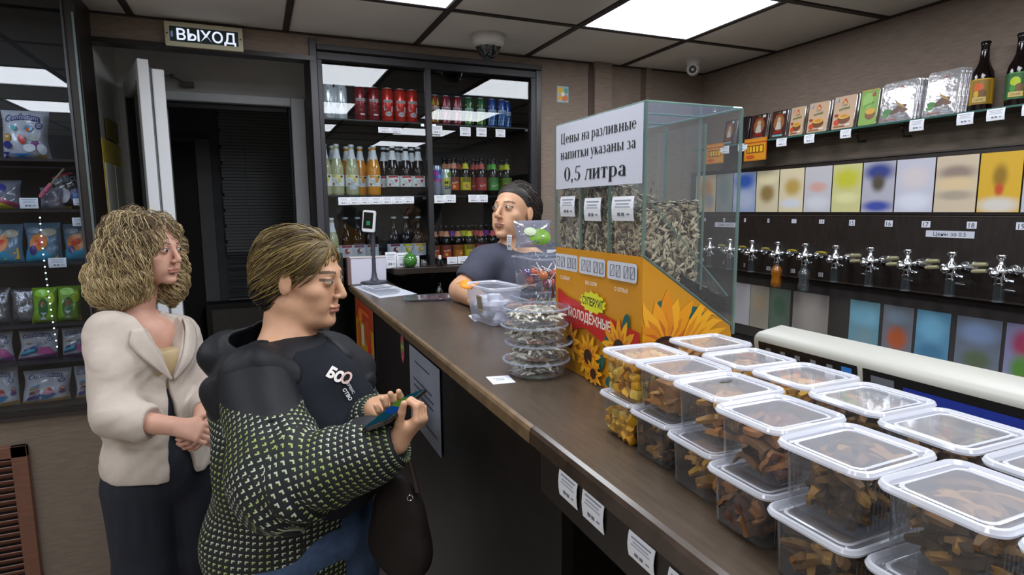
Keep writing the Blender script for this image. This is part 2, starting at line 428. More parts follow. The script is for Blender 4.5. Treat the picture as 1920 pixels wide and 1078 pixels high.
# suspended ceiling
m = MB(); m.bx(XL, .1, YN, .02, CZ+.03, CZ+.12, M('#3a3634', .9)); ceil = m.build('ceiling', kind='structure', smooth=0)
xs = [0.0]+[-.577-.6*k for k in range(8)]; ys = [0.0]+[-.553-.6*k for k in range(9)]
xs[-1] = max(xs[-1], XL); lights = {(2-1, 1), (4-1, 1), (6, 1), (1, 3), (3, 3), (6, 3), (1, 5), (3, 5), (6, 5), (1, 7), (3, 7)}
m = MB(); G = M('#2b2320', .6)
for x in xs[1:]: m.bx(x-.013, x+.013, YN, 0, CZ-.004, CZ+.03, G)
for y in ys[1:]: m.bx(XL, 0, y-.013, y+.013, CZ-.0035, CZ+.03, G)
m.build('ceiling_grid', ceil, smooth=0)
TILE = M('#cdc8c0', .85, noise_amt=.05, nscale=3, bump=.35, bscale=140)
tiles = {}
for i in range(len(xs)-1):
    for j in range(len(ys)-1):
        if (i, j) in lights: continue
        x1, x0 = xs[i]-(.013 if i else 0), xs[i+1]+.013; y1, y0 = ys[j]-(.013 if j else 0), ys[j+1]+.013
        k = (round(x1-x0, 3), round(y1-y0, 3))
        if k not in tiles:
            t = MB(); a, b = (x1-x0)/2, (y1-y0)/2
            t.rr([(2*a, 2*b, .002, .012), (2*a, 2*b, .002, .003), (2*a-.012, 2*b-.012, .002, 0)], TILE, 1, cap1=True); tiles[k] = t.mesh('ceiling_tile', 20)
        o = bpy.data.objects.new('ceiling_tile', tiles[k]); COL.objects.link(o); o.parent = ceil; o.location = ((x0+x1)/2, (y0+y1)/2, CZ+random.uniform(0, .002))
# ceiling lights
names = {(1, 1): 'square ceiling light panel above the counter in view', (3, 1): 'square ceiling light panel cut by the top edge of the photo'}
for n_, (i, j) in enumerate(sorted(lights)):
    cx, cy = (xs[i]+xs[i+1])/2, (ys[j]+ys[j+1])/2
    t = empty('ceiling_light', (cx, cy, CZ), label=names.get((i, j), 'square ceiling light panel behind the camera, seen only as a reflection in the glass doors'), cat='ceiling light', group='square ceiling light panels')
    m = MB(); m.rr([(.574, .574, .004, .02), (.574, .574, .004, -.002), (.556, .556, .004, -.002), (.556, .556, .004, .004)], M('#c9cbd0', .5), 1); m.build('frame', t)
    m = MB(); m.add([(-.279, -.279, .003), (.279, -.279, .003), (.279, .279, .003), (-.279, .279, .003)], [(3, 2, 1, 0)], glow('#f6f9ff', LAMP)); m.build('diffuser', t, smooth=0)
# walls
m = MB(); m.bx(0, .12, YN, .1, 0, 2.6, WALLP); m.build('wall_right', kind='structure', smooth=0)
m = MB(); m.bx(-1.13, .0, 0, .12, 0, 2.6, WALLP)                      # beside the cabinet
m.bx(-3.20, -1.13, 0, .10, 2.405, 2.6, WALLP)                          # band over cabinet and doorway
m.bx(-3.20, -2.27, -.004, .10, 2.352, 2.405, WALLP)
m.build('wall_back', kind='structure', smooth=0)
m = MB(); m.bx(-3.20, -2.26, -.02, .06, 2.336, 2.356, DKW); m.build('trim_1', kind='structure', smooth=0)
m = MB(); m.bx(-3.20, 0, -.008, 0, CZ-.008, CZ, G); m.bx(-.008, 0, YN, 0, CZ-.008, CZ, G); m.build('trim_2', kind='structure', smooth=0)
m = MB(); m.bx(-.80, -.775, -.006, .0, 0, CZ, M('#4a3a34', .7)); m.bx(-.775, -.665, -.03, 0, 0, CZ, WALLP); m.build('trim_3', kind='structure', smooth=0)
m = MB(); m.bx(-.42, -.385, -.012, 0, 0, CZ, WALLP); m.bx(-.45, -.42, -.004, 0, 0, CZ, M('#5b4b43', .7)); m.build('trim_4', kind='structure', smooth=0)
WALB = M('#b5aba0', .8, noise_amt=.06, nscale=6)
m = MB(); m.bx(XL-.1, XL, YN, -.25, 0, 2.6, WALB); m.build('wall_left', kind='structure', smooth=0)
m = MB(); m.bx(XL, .0, YN-.1, YN, 0, 2.6, WALB); m.build('wall_front', kind='structure', smooth=0)
m = MB(); m.bx(XL, -3.115, -.25, -.03, 0, .875, M('#72665a', .75, noise_amt=.12, nscale=14, bump=.4, bscale=60, stretch=(1.2, 1.2, 9)))
m.build('wall_under_display', kind='structure', smooth=0)
# vestibule behind the band: side wall, wall with the door opening, dark corridor
m = MB(); m.bx(-3.15, -3.13, -.02, .5, 0, 2.6, WALLG); m.build('wall_passage_left', kind='structure', smooth=0)
m = MB()
m.bx(-3.24, -2.93, .5, .58, 0, 2.6, WALLG); m.bx(-2.93, -2.34, .5, .58, 2.245, 2.6, WALLG); m.bx(-2.34, -2.2, .5, .58, 0, 2.6, WALLG)
m.bx(-3.24, -2.2, .02, .5, 2.52, 2.6, WALLG)
m.build('wall_passage', kind='structure', smooth=0)
FR = M('#b4b8bc', .4, noise_amt=.04, nscale=8)
m = MB(); m.bx(-2.96, -2.345, .455, .52, 2.2, 2.245, FR); m.bx(-2.345, -2.275, .455, .52, 0, 2.245, FR); m.bx(-2.99, -2.945, .455, .52, 0, 2.245, FR)
m.bx(-2.945, -2.36, .50, .53, 2.17, 2.2, BLACK); m.bx(-2.36, -2.345, .50, .53, 0, 2.2, BLACK)
m.build('door_1', kind='structure', bevel=.004)
CORR = M('#5e6165', .8, noise_amt=.1, nscale=8)
m = MB(); m.bx(-3.6, -1.2, 1.75, 1.8, 0, 2.6, CORR); m.bx(-3.62, -3.6, .58, 1.8, 0, 2.6, CORR); m.bx(-1.22, -1.2, .58, 1.8, 0, 2.6, CORR); m.bx(-3.62, -1.2, .5, 1.8, 2.55, 2.6, CORR)
m.build('wall_corridor', kind='structure', smooth=0)
# far dark doorway and its pale jamb, in the corridor wall
a = at(300, 265, 1, 1.75); b = at(366, 265, 1, 1.75); c = at(393, 265, 1, 1.75); zt = a[2]
m = MB(); m.bx(a[0]-.4, b[0], 1.72, 1.76, 0, zt, BLACK); m.bx(b[0], c[0], 1.70, 1.76, .9, zt+.02, M('#77797c', .6)); m.bx(a[0]-.4, b[0], 1.70, 1.76, zt, zt+.03, CORR)
m.build('door_2', kind='structure', smooth=0)
# venetian blind
x0 = at(412, 300, 1, 1.68)[0]; x1 = at(556, 300, 1, 1.68)[0]; z1 = at(470, 205, 1, 1.68)[2]; z0 = at(470, 566, 1, 1.68)[2]
bl = empty('window_blind', (x0, 1.68, z0), label='grey venetian blind with bent slats seen through the doorway', cat='blind')
SL = M('#8b8f93', .55)
nn = 62
for half, (k0, k1) in enumerate(((0, 20), (20, nn))):
    m = MB()
    for k in range(k0, k1):
        z = (z1-z0)*k/nn; tl = .9 if k > 16 or k < 2 else .25+.2*math.sin(k*1.7)
        w0 = 0 if k % 5 else .01; dz = .012 if k in (13, 19) else 0
        m.box(((x1-x0)/2+w0, 0, z), (x1-x0-.01, .0012, .0185), SL, roty(dz/3)@rotx(PI/2*(1-tl)*.9))
    m.build('slats', bl, smooth=0, kind='stuff')
m = MB(); m.tube([(.16, -.012, 0), (.16, -.012, z1-z0)], .0016, M('#8a8c8e', .6), 5); m.build('cord', bl)
m = MB(); m.bx(0, x1-x0, -.015, .015, z1-z0, z1-z0+.03, SL); m.build('head_rail', bl)
# low cabinet beneath the blind
a = at(385, 571, 1, 1.5); b = at(566, 571, 1, 1.5)
t = empty('low_cabinet', (a[0], 1.5, 0), label='low dark brown cabinet with a grey front under the blind', cat='cabinet')
m = MB(); m.bx(0, b[0]-a[0], 0, .15, 0, a[2], M('#2a2522', .6)); m.build('body', t, bevel=.004)
m = MB(); m.bx(.035, .5, -.008, 0, .3, a[2]-.04, M('#5b5752', .6, noise_amt=.1)); m.build('door', t, bevel=.003)
# entrance door leaf, standing open
far_, near_ = at(252, 300, 1, .44)[:2], at(283, 300, 1, -.12)[:2]
t = unit(near_-far_); nrm = np.array([t[1], -t[0]]); Ld = np.linalg.norm(near_-far_)
R = frame((t[0], t[1], 0), (nrm[0]*-1, -nrm[1], 0), (0, 0, 1))
dl = empty('open_door', (far_[0], far_[1], 0), label='white plastic door with glass standing open in the doorway', cat='door', R=Matrix(R.tolist()))
PVC = M('#d6dade', .35)
m = MB(); H = 2.262
m.bx(0, .07, -.02, .02, .02, H, PVC); m.bx(Ld-.075, Ld, -.02, .02, .02, H, PVC); m.bx(.07, Ld-.075, -.02, .02, H-.08, H, PVC); m.bx(.07, Ld-.075, -.02, .02, .02, .5, PVC)
m.build('leaf_frame', dl, bevel=.003)
m = MB(); m.bx(.07, Ld-.075, -.004, .004, .5, H-.08, thin('#8fa0a0', .55)); m.build('pane', dl, smooth=0)
m = MB(); m.bx(.072, Ld-.077, -.0215, -.0195, .49, H-.075, M('#0f1113', .5)) if False else m.bx(.068, .074, -.0215, .0215, .49, H-.075, BLACK); m.bx(Ld-.08, Ld-.074, -.0215, .0215, .49, H-.075, BLACK); m.build('seal', dl, smooth=0)
m = MB(); m.bx(Ld-.05, Ld+.01, .028, .072, .02, H-.035, PVC); m.bx(Ld-.03, Ld+.0, .02, .028, .02, H-.03, M('#6f757b', .4)); m.build('edge_profile', dl, bevel=.004)
# door closer on the wall above the opening
p = at(338, 158, 1, .47)
t = empty('door_closer', p, label='thin metal door closer arm above the doorway', cat='door closer')
q = at(287, 146, 1, .44)-p; e = at(322, 143, 1, .44)-p
m = MB(); m.tube([q, e], .006, M('#8a8c90', .4, .7), 8); m.tube([e, (0.03, -.01, 0)], .005, M('#5a5c60', .4, .7), 8); m.build('arm', t)
m = MB(); m.bx(-.0, .06, -.02, .015, -.012, .012, M('#55504c', .5)); m.ball(e, .012, M('#55504c', .5)); m.build('bracket', t, bevel=.002)
# yellow notice stand on the passage wall
t = empty('notice_board', (-3.129, .12, 1.5), label='yellow edged notice board of paper pockets on the passage wall', cat='notice board')
YL = M('#cdb94e', .6)
m = MB(); m.bx(0, .006, -.1, .3, -.35, .46, YL); m.bx(.006, .008, .0, .25, .47, .56, M('#8a7a3a', .6)); m.build('backing', t, smooth=0)
for r_ in range(2):
    for k in range(2):
        m = MB(); m.bx(.006, .009, -.08+.19*k, .08+.19*k, .06-.38*r_, .36-.38*r_, M('#d0d2ca', .7)); m.build('paper', t, smooth=0)
# exit sign
a = at(307, 40, 1, -.03); b = at(454, 54, 1, -.03); c = at(455, 97, 1, -.03); sw, sh = b[0]-a[0], b[2]-c[2]
t = empty('exit_sign', ((a[0]+b[0])/2, -.012, (a[2]+at(310, 83, 1, -.03)[2])/2), label='lit exit sign with Cyrillic lettering over the doorway', cat='exit sign')
m = MB(); m.rr([(sw, sh+.002, .004, 0), (sw, sh+.002, .004, .02), (sw-.016, sh-.014, .004, .024), (sw-.036, sh-.034, .002, .024), (sw-.036, sh-.034, .002, .016)], M('#c8c4a8', .5), 2, R=rotx(PI/2))
for sx in (-1, 1): m.ball((sx*(sw/2-.009), -.024, 0), .0035, M('#35322b', .5))
m.build('frame', t)
m = MB(); m.bx(-sw/2+.018, sw/2-.018, -.018, -.002, -sh/2+.016, sh/2-.016, M('#24403f', .4)); m.build('panel', t, smooth=0)
P = Print(); P.text('ВЫХОД', .008, -sh/2+.027, sh-.052, glow('#dfe6ff', 1.1), bold=.018, maxw=sw-.06)
P.poly([(-sw/2+.022, -.012), (-sw/2+.03, -.012), (-sw/2+.03, .014), (-sw/2+.022, .008)], glow('#8aa0d8', .35))
m = MB(); P.put(m, planar((0, -.0182, 0), (1, 0, 0), (0, 0, 1), (0, -1, 0))); m.build('lettering', t, smooth=0)
# ceiling cameras
p = at(915, 66, 2, CZ)
t = empty('dome_camera', p, label='white dome security camera with dark glass bulb on the ceiling', cat='security camera')
m = MB(); m.lathe([(.001, 0), (.078, 0), (.08, -.012), (.076, -.036), (.066, -.05), (.06, -.052)], M('#b5b2ac', .5), 28); m.build('housing', t)
m = MB(); m.lathe([(.058, -.045), (.056, -.065), (.045, -.088), (.024, -.104), (.001, -.108)], M('#10181a', .08, coat=1), 24)
m.build('dome', t); m = MB(); m.lathe([(.06, -.05), (.061, -.055), (.057, -.058)], CHROME, 24); m.build('ring', t)
p = at(1300, 112, 2, CZ)
t = empty('small_camera', p, label='small white ball security camera in the ceiling corner', cat='security camera')
m = MB(); m.lathe([(.001, 0), (.045, 0), (.045, -.008), (.036, -.014), (.033, -.035)], M('#c4c4c4', .5), 20); m.build('base', t)
dv = unit(np.array([-2.5, -2.6, 1.7])-p); R = frame(unit(np.cross((0, 0, 1), dv)), unit(np.cross(dv, np.cross((0, 0, 1), dv))), dv)
m = MB(); m.ball((0, 0, -.05), .036, M('#c4c4c4', .45), 18); m.lathe([(.026, .02), (.026, .034), (.022, .036)], M('#c4c4c4', .45), 18, (0, 0, -.05), R); m.build('ball', t)
m = MB(); m.lathe([(.021, .03), (.021, .037), (.012, .038), (.001, .034)], M('#08090b', .1, coat=1), 18, (0, 0, -.05), R); m.build('lens', t)
# little sticker and bag of clear plastic on the back wall
p = at(1055, 177, 1, 0)
P = Print(); w_, h_ = .07, .085; P.rect(-w_/2, -h_/2, w_, h_, '#8fb8c8'); P.ell(-.015, .02, .018, .02, '#d8b040'); P.ell(.012, -.02, .02, .018, '#c87040'); P.ell(.02, .02, .012, .016, '#5c9c8c'); P.ell(-.018, -.02, .013, .015, '#d9a13a'); P.ell(0, 0, .012, .012, '#e8dcc8')
m = MB(); P.put(m, planar((0, 0, 0), (1, 0, 0), (0, 0, 1), (0, -1, 0)), .0015); m.bx(-w_/2, w_/2, -.0015, 0, -h_/2, h_, WHITE) if False else m.bx(-w_/2, w_/2, -.0013, 0, -h_/2, h_/2, WHITE)
m.build('wall_sticker', loc=p, smooth=0, label='small colourful sticker on the back wall by the cabinet', cat='sticker')
# louvred grille under the display case
a = at(0, 835, 1, -.25); b = at(52, 831, 1, -.25)
t = empty('vent_grille', (b[0], -.25, .2), label='reddish brown wooden louvred grille low on the left wall', cat='grille')
BR = M('#6b4636', .5, noise_amt=.15, nscale=20, stretch=(1, 1, 6)); hh = b[2]-.2; W_ = .5
m = MB(); m.bx(-.05, 0, -.022, 0, 0, hh, BR); m.bx(-W_, -W_+.05, -.022, 0, 0, hh, BR); m.bx(-W_, 0, -.022, 0, hh-.045, hh, BR); m.bx(-W_, 0, -.022, 0, 0, .04, BR); m.build('frame', t, bevel=.002)
m = MB(); m.bx(-W_+.03, -.03, -.003, 0, .03, hh-.03, BLACK); m.build('backing', t, smooth=0)
s0 = MB(); s0.box((0, 0, 0), (W_-.098, .004, .024), BR, rotx(.65)); sm = s0.mesh('slat', 0)
z = hh-.062
while z > .05:
    o = bpy.data.objects.new('slat', sm); COL.objects.link(o); o.parent = t; o.location = (-W_/2, -.012, z); z -= .0262

# ================================================================== GLAZED SHELVES WITH DRINKS (back wall)
GLS = thin('#c8d0d4', .93, ior=1.75)
GLE = thin('#c4e0d8', .92, .38, '#a4b8b4')
def price_card(name, p0, w_, h_, label, tilt=0, parent=None, group=None, face='y', lines=3, cat='price tag'):
    """small printed card; p0 = centre of its top edge, facing -Y ('y') or -X ('x')"""
    t = MB(); R = rotx(tilt) if face == 'y' else roty(tilt)
    U = (1, 0, 0) if face == 'y' else (0, -1, 0); N = (0, -1, 0) if face == 'y' else (-1, 0, 0)
    Rf = frame(U, N, (0, 0, 1)) if face != 'y' else frame(U, (0, -1, 0), (0, 0, 1))
    n = 4; V = []; F = []
    cv = .0025
    for j in range(n+1):
        for i in range(2):
            V.append((-w_/2+w_*i, cv*math.sin(j/n*PI)+.0008, -h_*j/n))
    F = [(2*j, 2*j+1, 2*j+3, 2*j+2) for j in range(n)]
    k = len(V); V2 = V+[(x, y-.0006, z) for x, y, z in V]; F2 = F+[tuple(k+i for i in reversed(f)) for f in F]
    for a_, b_ in ((0, 1), (2*n, 2*n+1)): F2.append((a_, b_, k+b_, k+a_))
    t.add(V2, F2, PAPER, Rf)
    P = Print(); rs = random.random()
    P.rect(-w_*.38, -h_*.2, w_*.76, h_*.06, '#8a8f9c'); P.rect(-w_*.3, -h_*.33, w_*.6, h_*.05, '#a0a6b4')
    if lines > 2: P.rect(-w_*.36, -h_*.45, w_*.72, h_*.05, '#aab0be')
    P.rect(-w_*.22, -h_*.80, w_*.14, h_*.13, '#6c7280'); P.rect(-w_*.03, -h_*.80, w_*.13, h_*.13, '#6c7280'); P.rect(w_*.2, -h_*.76, w_*.14, h_*.06, '#7d8290')
    mp = lambda u, v, d: Rf@np.array([u, cv*math.sin(-v/h_*PI)+.0008+d, v])
    P.put(t, mp, .0002, .0001)
    o = t.build(name, parent, p0, smooth=0)
    if parent is None: tag(o, label, cat, group)
    return o
XC0, XC1 = -2.249, -1.13; Z1, Z2, Z3 = 2.087, 1.724, 1.368; ZB, ZT = 1.30, 2.405
cab = empty('drinks_cabinet', (XC0, 0, 0), label='dark glazed wall cabinet full of cans and bottles', cat='cabinet')
def wd(x): return x-XC0
m = MB(); m.bx(-.03, 0, -.015, .34, .02, ZT+.03, M('#1f1c1e', .5, noise_amt=.2)); m.bx(-.032, .0, -.018, -.008, .02, ZT+.03, M('#3c3c42', .45, .2)); m.build('side_panel', cab, bevel=.002)
m = MB(); m.bx(wd(XC1), wd(XC1)+.03, -.015, .34, .02, ZT, DKW); m.build('side_panel', cab, bevel=.002)
m = MB(); m.bx(0, wd(XC1), .32, .34, .02, ZT, M('#15120f', .6, noise_amt=.3)); m.build('back_panel', cab, smooth=0)
m = MB(); m.bx(0, wd(XC1), -.01, .32, ZT-.022, ZT, DKW); m.bx(0, wd(XC1)+.03, -.03, .0, ZT-.02, ZT+.004, M('#2d2a2d', .5)); m.build('top_board', cab, bevel=.002)
xm = wd(at(804, 220, 1, -.012)[0])
m = MB(); CF = M('#26262b', .45, .2); m.bx(0, wd(XC1), -.014, .012, ZT-.06, ZT-.025, CF); m.bx(0, .022, -.014, .012, ZB, ZT-.06, CF); m.bx(wd(XC1)-.03, wd(XC1), -.014, .012, ZB, ZT-.06, CF)
m.bx(xm-.014, xm+.014, -.02, .014, ZB, ZT-.06, M('#232226', .45)); m.build('door_frame', cab, bevel=.002)
GD = thin('#f0f4f6', .98, ior=1.42)
for x0_, x1_, y_ in ((.02, xm-.012, -.006), (xm+.012, wd(XC1)-.028, .004)):
    m = MB(); m.bx(x0_, x1_, y_, y_+.004, ZB+.02, ZT-.058, GD); m.build('glass_door', cab, smooth=0)
for z in (Z1, Z2):
    m = MB(); m.bx(0, wd(XC1), .022, .32, z-.006, z, thin('#b0b8b8', .8, .04, '#889090')); m.bx(0, wd(XC1), .02, .022, z-.006, z, M('#1c2426', .3)); m.build('shelf', cab, smooth=0)
m = MB(); m.bx(0, wd(XC1), .014, .32, Z3-.03, Z3, DKW2); m.bx(wd(-1.945), wd(XC1), -.12, .014, Z3-.03, Z3, DKW2); m.build('shelf', cab, bevel=.002)
for x_ in (xm-.03, xm+.03, wd(XC1)-.05):
    for z in (Z1, Z2):
        m = MB(); m.bx(x_-.008, x_+.008, .0, .02, z-.02, z-.008, CHROME); m.build('bracket', cab)
# lower worktop behind the bar
m = MB(); m.bx(wd(-1.94), wd(XC1), -.16, .30, 0.3, 1.20, M('#120f0e', .5)); m.build('lower_body', cab, smooth=0)
# ---- cans
def can(r, h, body, art, label, loc, group, top='#9a9da0'):
    t = empty('drink_can', loc, label=label, cat='can', group=group)
    m = MB(); B = M(body, .25, .35, coat=.6) if isinstance(body, str) else body
    m.lathe([(r*.72, 0), (r*.8, .002), (r, .012), (r, h-.016), (r*.82, h-.003)], B, 22); bo = m.build('body', t)
    m = MB(); m.lathe([(r*.82, h-.004), (r*.85, h-.001), (r*.85, h+.001), (r*.80, h+.001), (r*.78, h-.003), (.0001, h-.003)], M(top, .3, .8), 22); m.build('lid', t)
    P = Print(); art(P, r, h); m = MB(); P.put(m, cyl_map(r, 0), rough=.3); m.build('print', bo, smooth=0)
    return t
def art_silver(P, r, h):
    K = '#1c1d22'
    P.ell(0, h*.86, .003, .007, K)
    for s_, dy in ((-1, 0), (1, .0)):
        P.poly([(s_*.002, h*.52), (s_*.018, h*.44), (s_*.010, h*.40), (s_*.024, h*.30), (s_*.012, h*.35), (s_*.006, h*.40)], K)
    P.poly([(-.024, h*.44), (-.014, h*.43), (-.02, h*.32)], K); P.rect(.006, h*.18, .014, .004, '#5a5c62'); P.rect(.008, h*.14, .01, .003, '#5a5c62')
def art_cola(dark):
    def f(P, r, h):
        G_ = '#b9b3b6'
        P.rect(-.024, h*.57, .048, .014, G_, 6); P.poly([(-.02, h*.60), (0, h*.68), (.02, h*.60)], G_); P.text('ENERGY', 0, h*.585, .006, '#7a1018', wx=1.1)
        if dark: P.rect(-.004, h*.17, .022, .008, '#d9d4d2', 3); P.text('0,45', 0, h*.3, .007, '#c98a8c')
        else:
            P.poly([(-.026, h*.52), (-.006, h*.36), (-.022, h*.34)], G_); P.poly([(.022, h*.5), (0, h*.3), (.02, h*.3)], G_); P.ell(0, h*.24, .016, .012, G_); P.text('MAX', 0, h*.22, .008, '#8a1820')
    return f
def art_wave(c1, c2, c3):
    def f(P, r, h):
        for i in range(6):
            y = h*(.12+.12*i); P.rect(-.028, y, .056, .006, [c1, c2][i % 2], 8, skew=0)
        for i in range(5): P.poly([(-.028+.011*i, h*.1), (-.02+.011*i, h*.1), (-.012+.011*i, h*.46), (-.018+.011*i, h*.46)], [c2, c3][i % 2])
        P.rect(-.026, h*.5, .052, .018, '#c9ccd2', 6); P.text('FRESH', 0, h*.515, .011, c1, wx=.9, bold=.02)
        P.poly([(-.02, h*.66), (-.01, h*.9), (-.004, h*.66)], c3); P.poly([(.004, h*.66), (.012, h*.92), (.02, h*.66)], c3)
    return f
YC = .085
def cx_(px, y=YC, py=225): return float(at(px, py, 1, y)[0])
pos = 'top shelf of the drinks cabinet'
for i, px in enumerate((616, 640)):
    can(.0315, .166, '#eef1f5', art_silver, 'tall silver can with black claw marks, %s from the left on the top shelf' % ('first', 'second')[i], (cx_(px), YC, Z1), 'silver cans on the top shelf')
for i, px in enumerate((676, 701)):
    can(.030, .166, '#8c1a24', art_cola(1), 'dark red can with grey emblem, %s the other dark red one' % ('left of', 'right of')[i], (cx_(px), YC, Z1), 'red cans on the top shelf')
for i, px in enumerate((727, 751, 773)):
    can(.030, .166, '#d42818', art_cola(0), 'bright red can with grey figure, %s of three on the top shelf' % ('leftmost', 'middle', 'rightmost')[i], (cx_(px), YC, Z1), 'red cans on the top shelf')
sp = [(815, '#a0401c', ('#e08a20', '#3a6b2a', '#f0c040'), 'orange and red patterned slim can next to the cabinet divider'),
      (836, '#a01830', ('#c83048', '#7a1020', '#e0a0a8'), 'crimson slim can, left one of the two'), (857, '#a01830', ('#c83048', '#7a1020', '#e0a0a8'), 'crimson slim can, right one of the two'),
      (879, '#1c6e38', ('#3a9c4a', '#a8c83c', '#12502a'), 'green slim can with a white sticker on it'), (901, '#1c6e38', ('#3a9c4a', '#a8c83c', '#12502a'), 'green slim can beside the blue cans'),
      (922, '#1c50a8', ('#3a78d0', '#70a8c8', '#143c80'), 'blue slim can, first of the three blue ones'), (940, '#1c50a8', ('#3a78d0', '#70a8c8', '#143c80'), 'blue slim can, middle of the three blue ones'), (954, '#1c50a8', ('#3a78d0', '#70a8c8', '#143c80'), 'blue slim can, last at the cabinet side')]
for px, c, a3, lb in sp:
    t = can(.0235, .150, c, art_wave(*a3), lb, (cx_(px, YC, 235), YC+(.035 if px == 954 else 0), Z1), 'slim cans on the top shelf')
    if px == 879:
        m = MB(); P = Print(); P.rect(-.002, .105, .014, .018, '#d8d8d8', 3); P.put(m, cyl_map(.0245, 0)); m.build('sticker', t)
# ---- bottles
def bottle(prof, glass, cap, label, loc, group, art=None, lab=None, neck=None, cat='bottle', liquid=None, name='glass_bottle', n=20, rz=0):
    t = empty(name, loc, rz, label=label, cat=cat, group=group)
    m = MB(); m.lathe(prof, glass, n); m.build('body', t)
    h = prof[-1][1]; r0 = max(p[0] for p in prof)
    if cap:
        cr, ch, cc = cap; m = MB(); m.lathe([(cr*1.05, h-ch*.55), (cr*1.08, h-ch*.5), (cr, h+ch*.25), (cr*.9, h+ch*.4), (.0001, h+ch*.42)], cc, 14, cap=False); m.build('cap', t)
    if lab:
        z0, z1, c = lab; m = MB(); m.lathe([(r0+.0006, z0), (r0+.0006, z1)], M(c, .6), n, cap=False)
        P = Print()
        if art: art(P, r0, z0, z1)
        P.put(m, cyl_map(r0+.0007, 0)); m.build('label', t)
    if neck:
        z0, z1, c = neck
        def rad(z):
            for (ra, za), (rb, zb) in zip(prof, prof[1:]):
                if za <= z <= zb and zb > za: return ra+(rb-ra)*(z-za)/(zb-za)
            return prof[-1][0]
        m = MB(); m.lathe([(rad(z0+(z1-z0)*i/4)+.0007, z0+(z1-z0)*i/4) for i in range(5)], M(c, .6), n, cap=False); m.build('neck_label', t)
    return t
LEM = [(.026, 0), (.031, .004), (.033, .014), (.033, .125), (.031, .142), (.0255, .162), (.019, .183), (.0145, .203), (.0125, .222), (.012, .240), (.0125, .243)]
SML = [(.022, 0), (.027, .004), (.0285, .012), (.0285, .105), (.027, .12), (.021, .138), (.0145, .156), (.0125, .178), (.012, .192), (.0128, .196)]
GO = M('#d88a14', .12, coat=.8); GB = M('#100708', .1, spec=.35, coat=.35); GLQ = M('#b4b48a', .08, coat=.6)
CAPW = M('#cfd4d6', .4, .1)
def art_lem(a_, b_, x_):
    def f(P, r, z0, z1):
        h = z1-z0
        P.rect(-.03, z1-h*.22, .02, h*.2, a_, 3); P.ell(.0, z1-h*.14, .012, .006, b_); P.ell(.018, z1-h*.16, .007, .006, '#4a4a3a')
        P.ell(.008, z0+h*.58, .010, .013, b_); P.ell(.008, z0+h*.58, .006, .009, a_)
        P.text('ILYA', -.012, z0+h*.44, .009, '#9aa0a4', wx=.7); P.text('YO', -.001, z0+h*.12, .016, '#8a9096', wx=.8)
        P.rect(-.026, z0+h*.1, .010, .010, x_, 2); P.ell(.008, z0+h*.2, .0045, .0055, '#f0f0ee')
    return f
def art_red(P, r, z0, z1):
    h = z1-z0; P.rect(-.028, z1-h*.2, .050, h*.18, '#b03030', 6); P.ell(.01, z0+h*.58, .013, .014, '#f4ecec')
    P.poly([(.001, z0+h*.72), (.01, z0+h*.64), (.019, z0+h*.72), (.017, z0+h*.5), (.01, z0+h*.38), (.003, z0+h*.5)], '#c02430')
    P.text('ILYA', -.012, z0+h*.44, .009, '#8a9096', wx=.7); P.text('YO', -.001, z0+h*.12, .016, '#8a9096', wx=.8); P.rect(-.026, z0+h*.1, .010, .010, '#a03028', 2); P.ell(.008, z0+h*.2, .0045, .0055, '#f0f0ee')
LEMK = dict(clear=(GLQ, art_lem('#d8c860', '#e8dc80', '#b86a28'), 'pale yellow lemonade bottle'), orange=(GO, art_lem('#d89030', '#e0a838', '#a84828'), 'orange lemonade bottle'), dark=(GB, art_red, 'dark heart label lemonade bottle'))
front = [(610, 'clear', 'standing first at the left'), (633, 'clear', 'standing second from the left'), (661, 'clear', 'with a price card stuck to it'), (702, 'orange', 'at the front beside the dark ones'), (737, 'dark', 'leftmost at the front'), (762, 'dark', 'middle one at the front'), (785, 'dark', 'rightmost, by the cabinet divider')]
back = [(626, 'clear', 'half hidden in the second row'), (652, 'orange', 'hidden behind the one with the price card'), (677, 'orange', 'between the price card bottle and its neighbour'), (698, 'orange', 'in the second row behind its twin'), (721, 'dark', 'leftmost in the back row'), (729, 'dark', 'second in the back row'), (747, 'dark', 'third in the back row'), (756, 'dark', 'fourth in the back row'), (773, 'dark', 'last in the back row')]
for lst, y, dz in ((front, .07, 0), (back, .15, 0)):
    for px, kd, where in lst:
        g_, art, nm = LEMK[kd]
        yy = y+(.02 if px in (652, 729, 756) else 0)
        t = bottle(LEM, g_, (.0135, .012, CAPW), '%s %s on the middle shelf' % (nm, where), (cx_(px, yy, 350), yy, Z2), 'lemonade bottles on the middle shelf', art, (.045, .100, '#e6e8e6'), (.178, .224, '#dfe2e6'))
        if px == 661: m = MB(); P = Print(); P.rect(-.018, .028, .036, .034, '#c4ccd4', 5); P.bars(-.016, .032, .032, .024, 3, '#8a94a4'); P.put(m, cyl_map(.0345, 0)); m.build('price_sticker', t)
def art_tallcan(kind):
    def f(P, r, h):
        if kind:
            P.rect(-.026, h*.55, .052, .045, '#3060b8', 6); P.ell(-.008, h*.72, .014, .016, '#b040a0'); P.ell(.012, h*.62, .010, .012, '#70a8e0'); P.ell(-.012, h*.52, .011, .009, '#c03080'); P.ell(.012, h*.5, .010, .009, '#d05090'); P.bars(-.02, h*.18, .04, .04, 4, '#b070a0')
        else:
            P.ell(.012, h*.78, .013, .014, '#7a9a50'); P.ell(-.004, h*.5, .018, .022, '#d8c838'); P.text('MO', .004, h*.42, .018, '#26302c', bold=.03); P.text('DA', .004, h*.25, .018, '#26302c', bold=.03); P.bars(-.016, h*.08, .03, .015, 2, '#9aa09a')
    return f
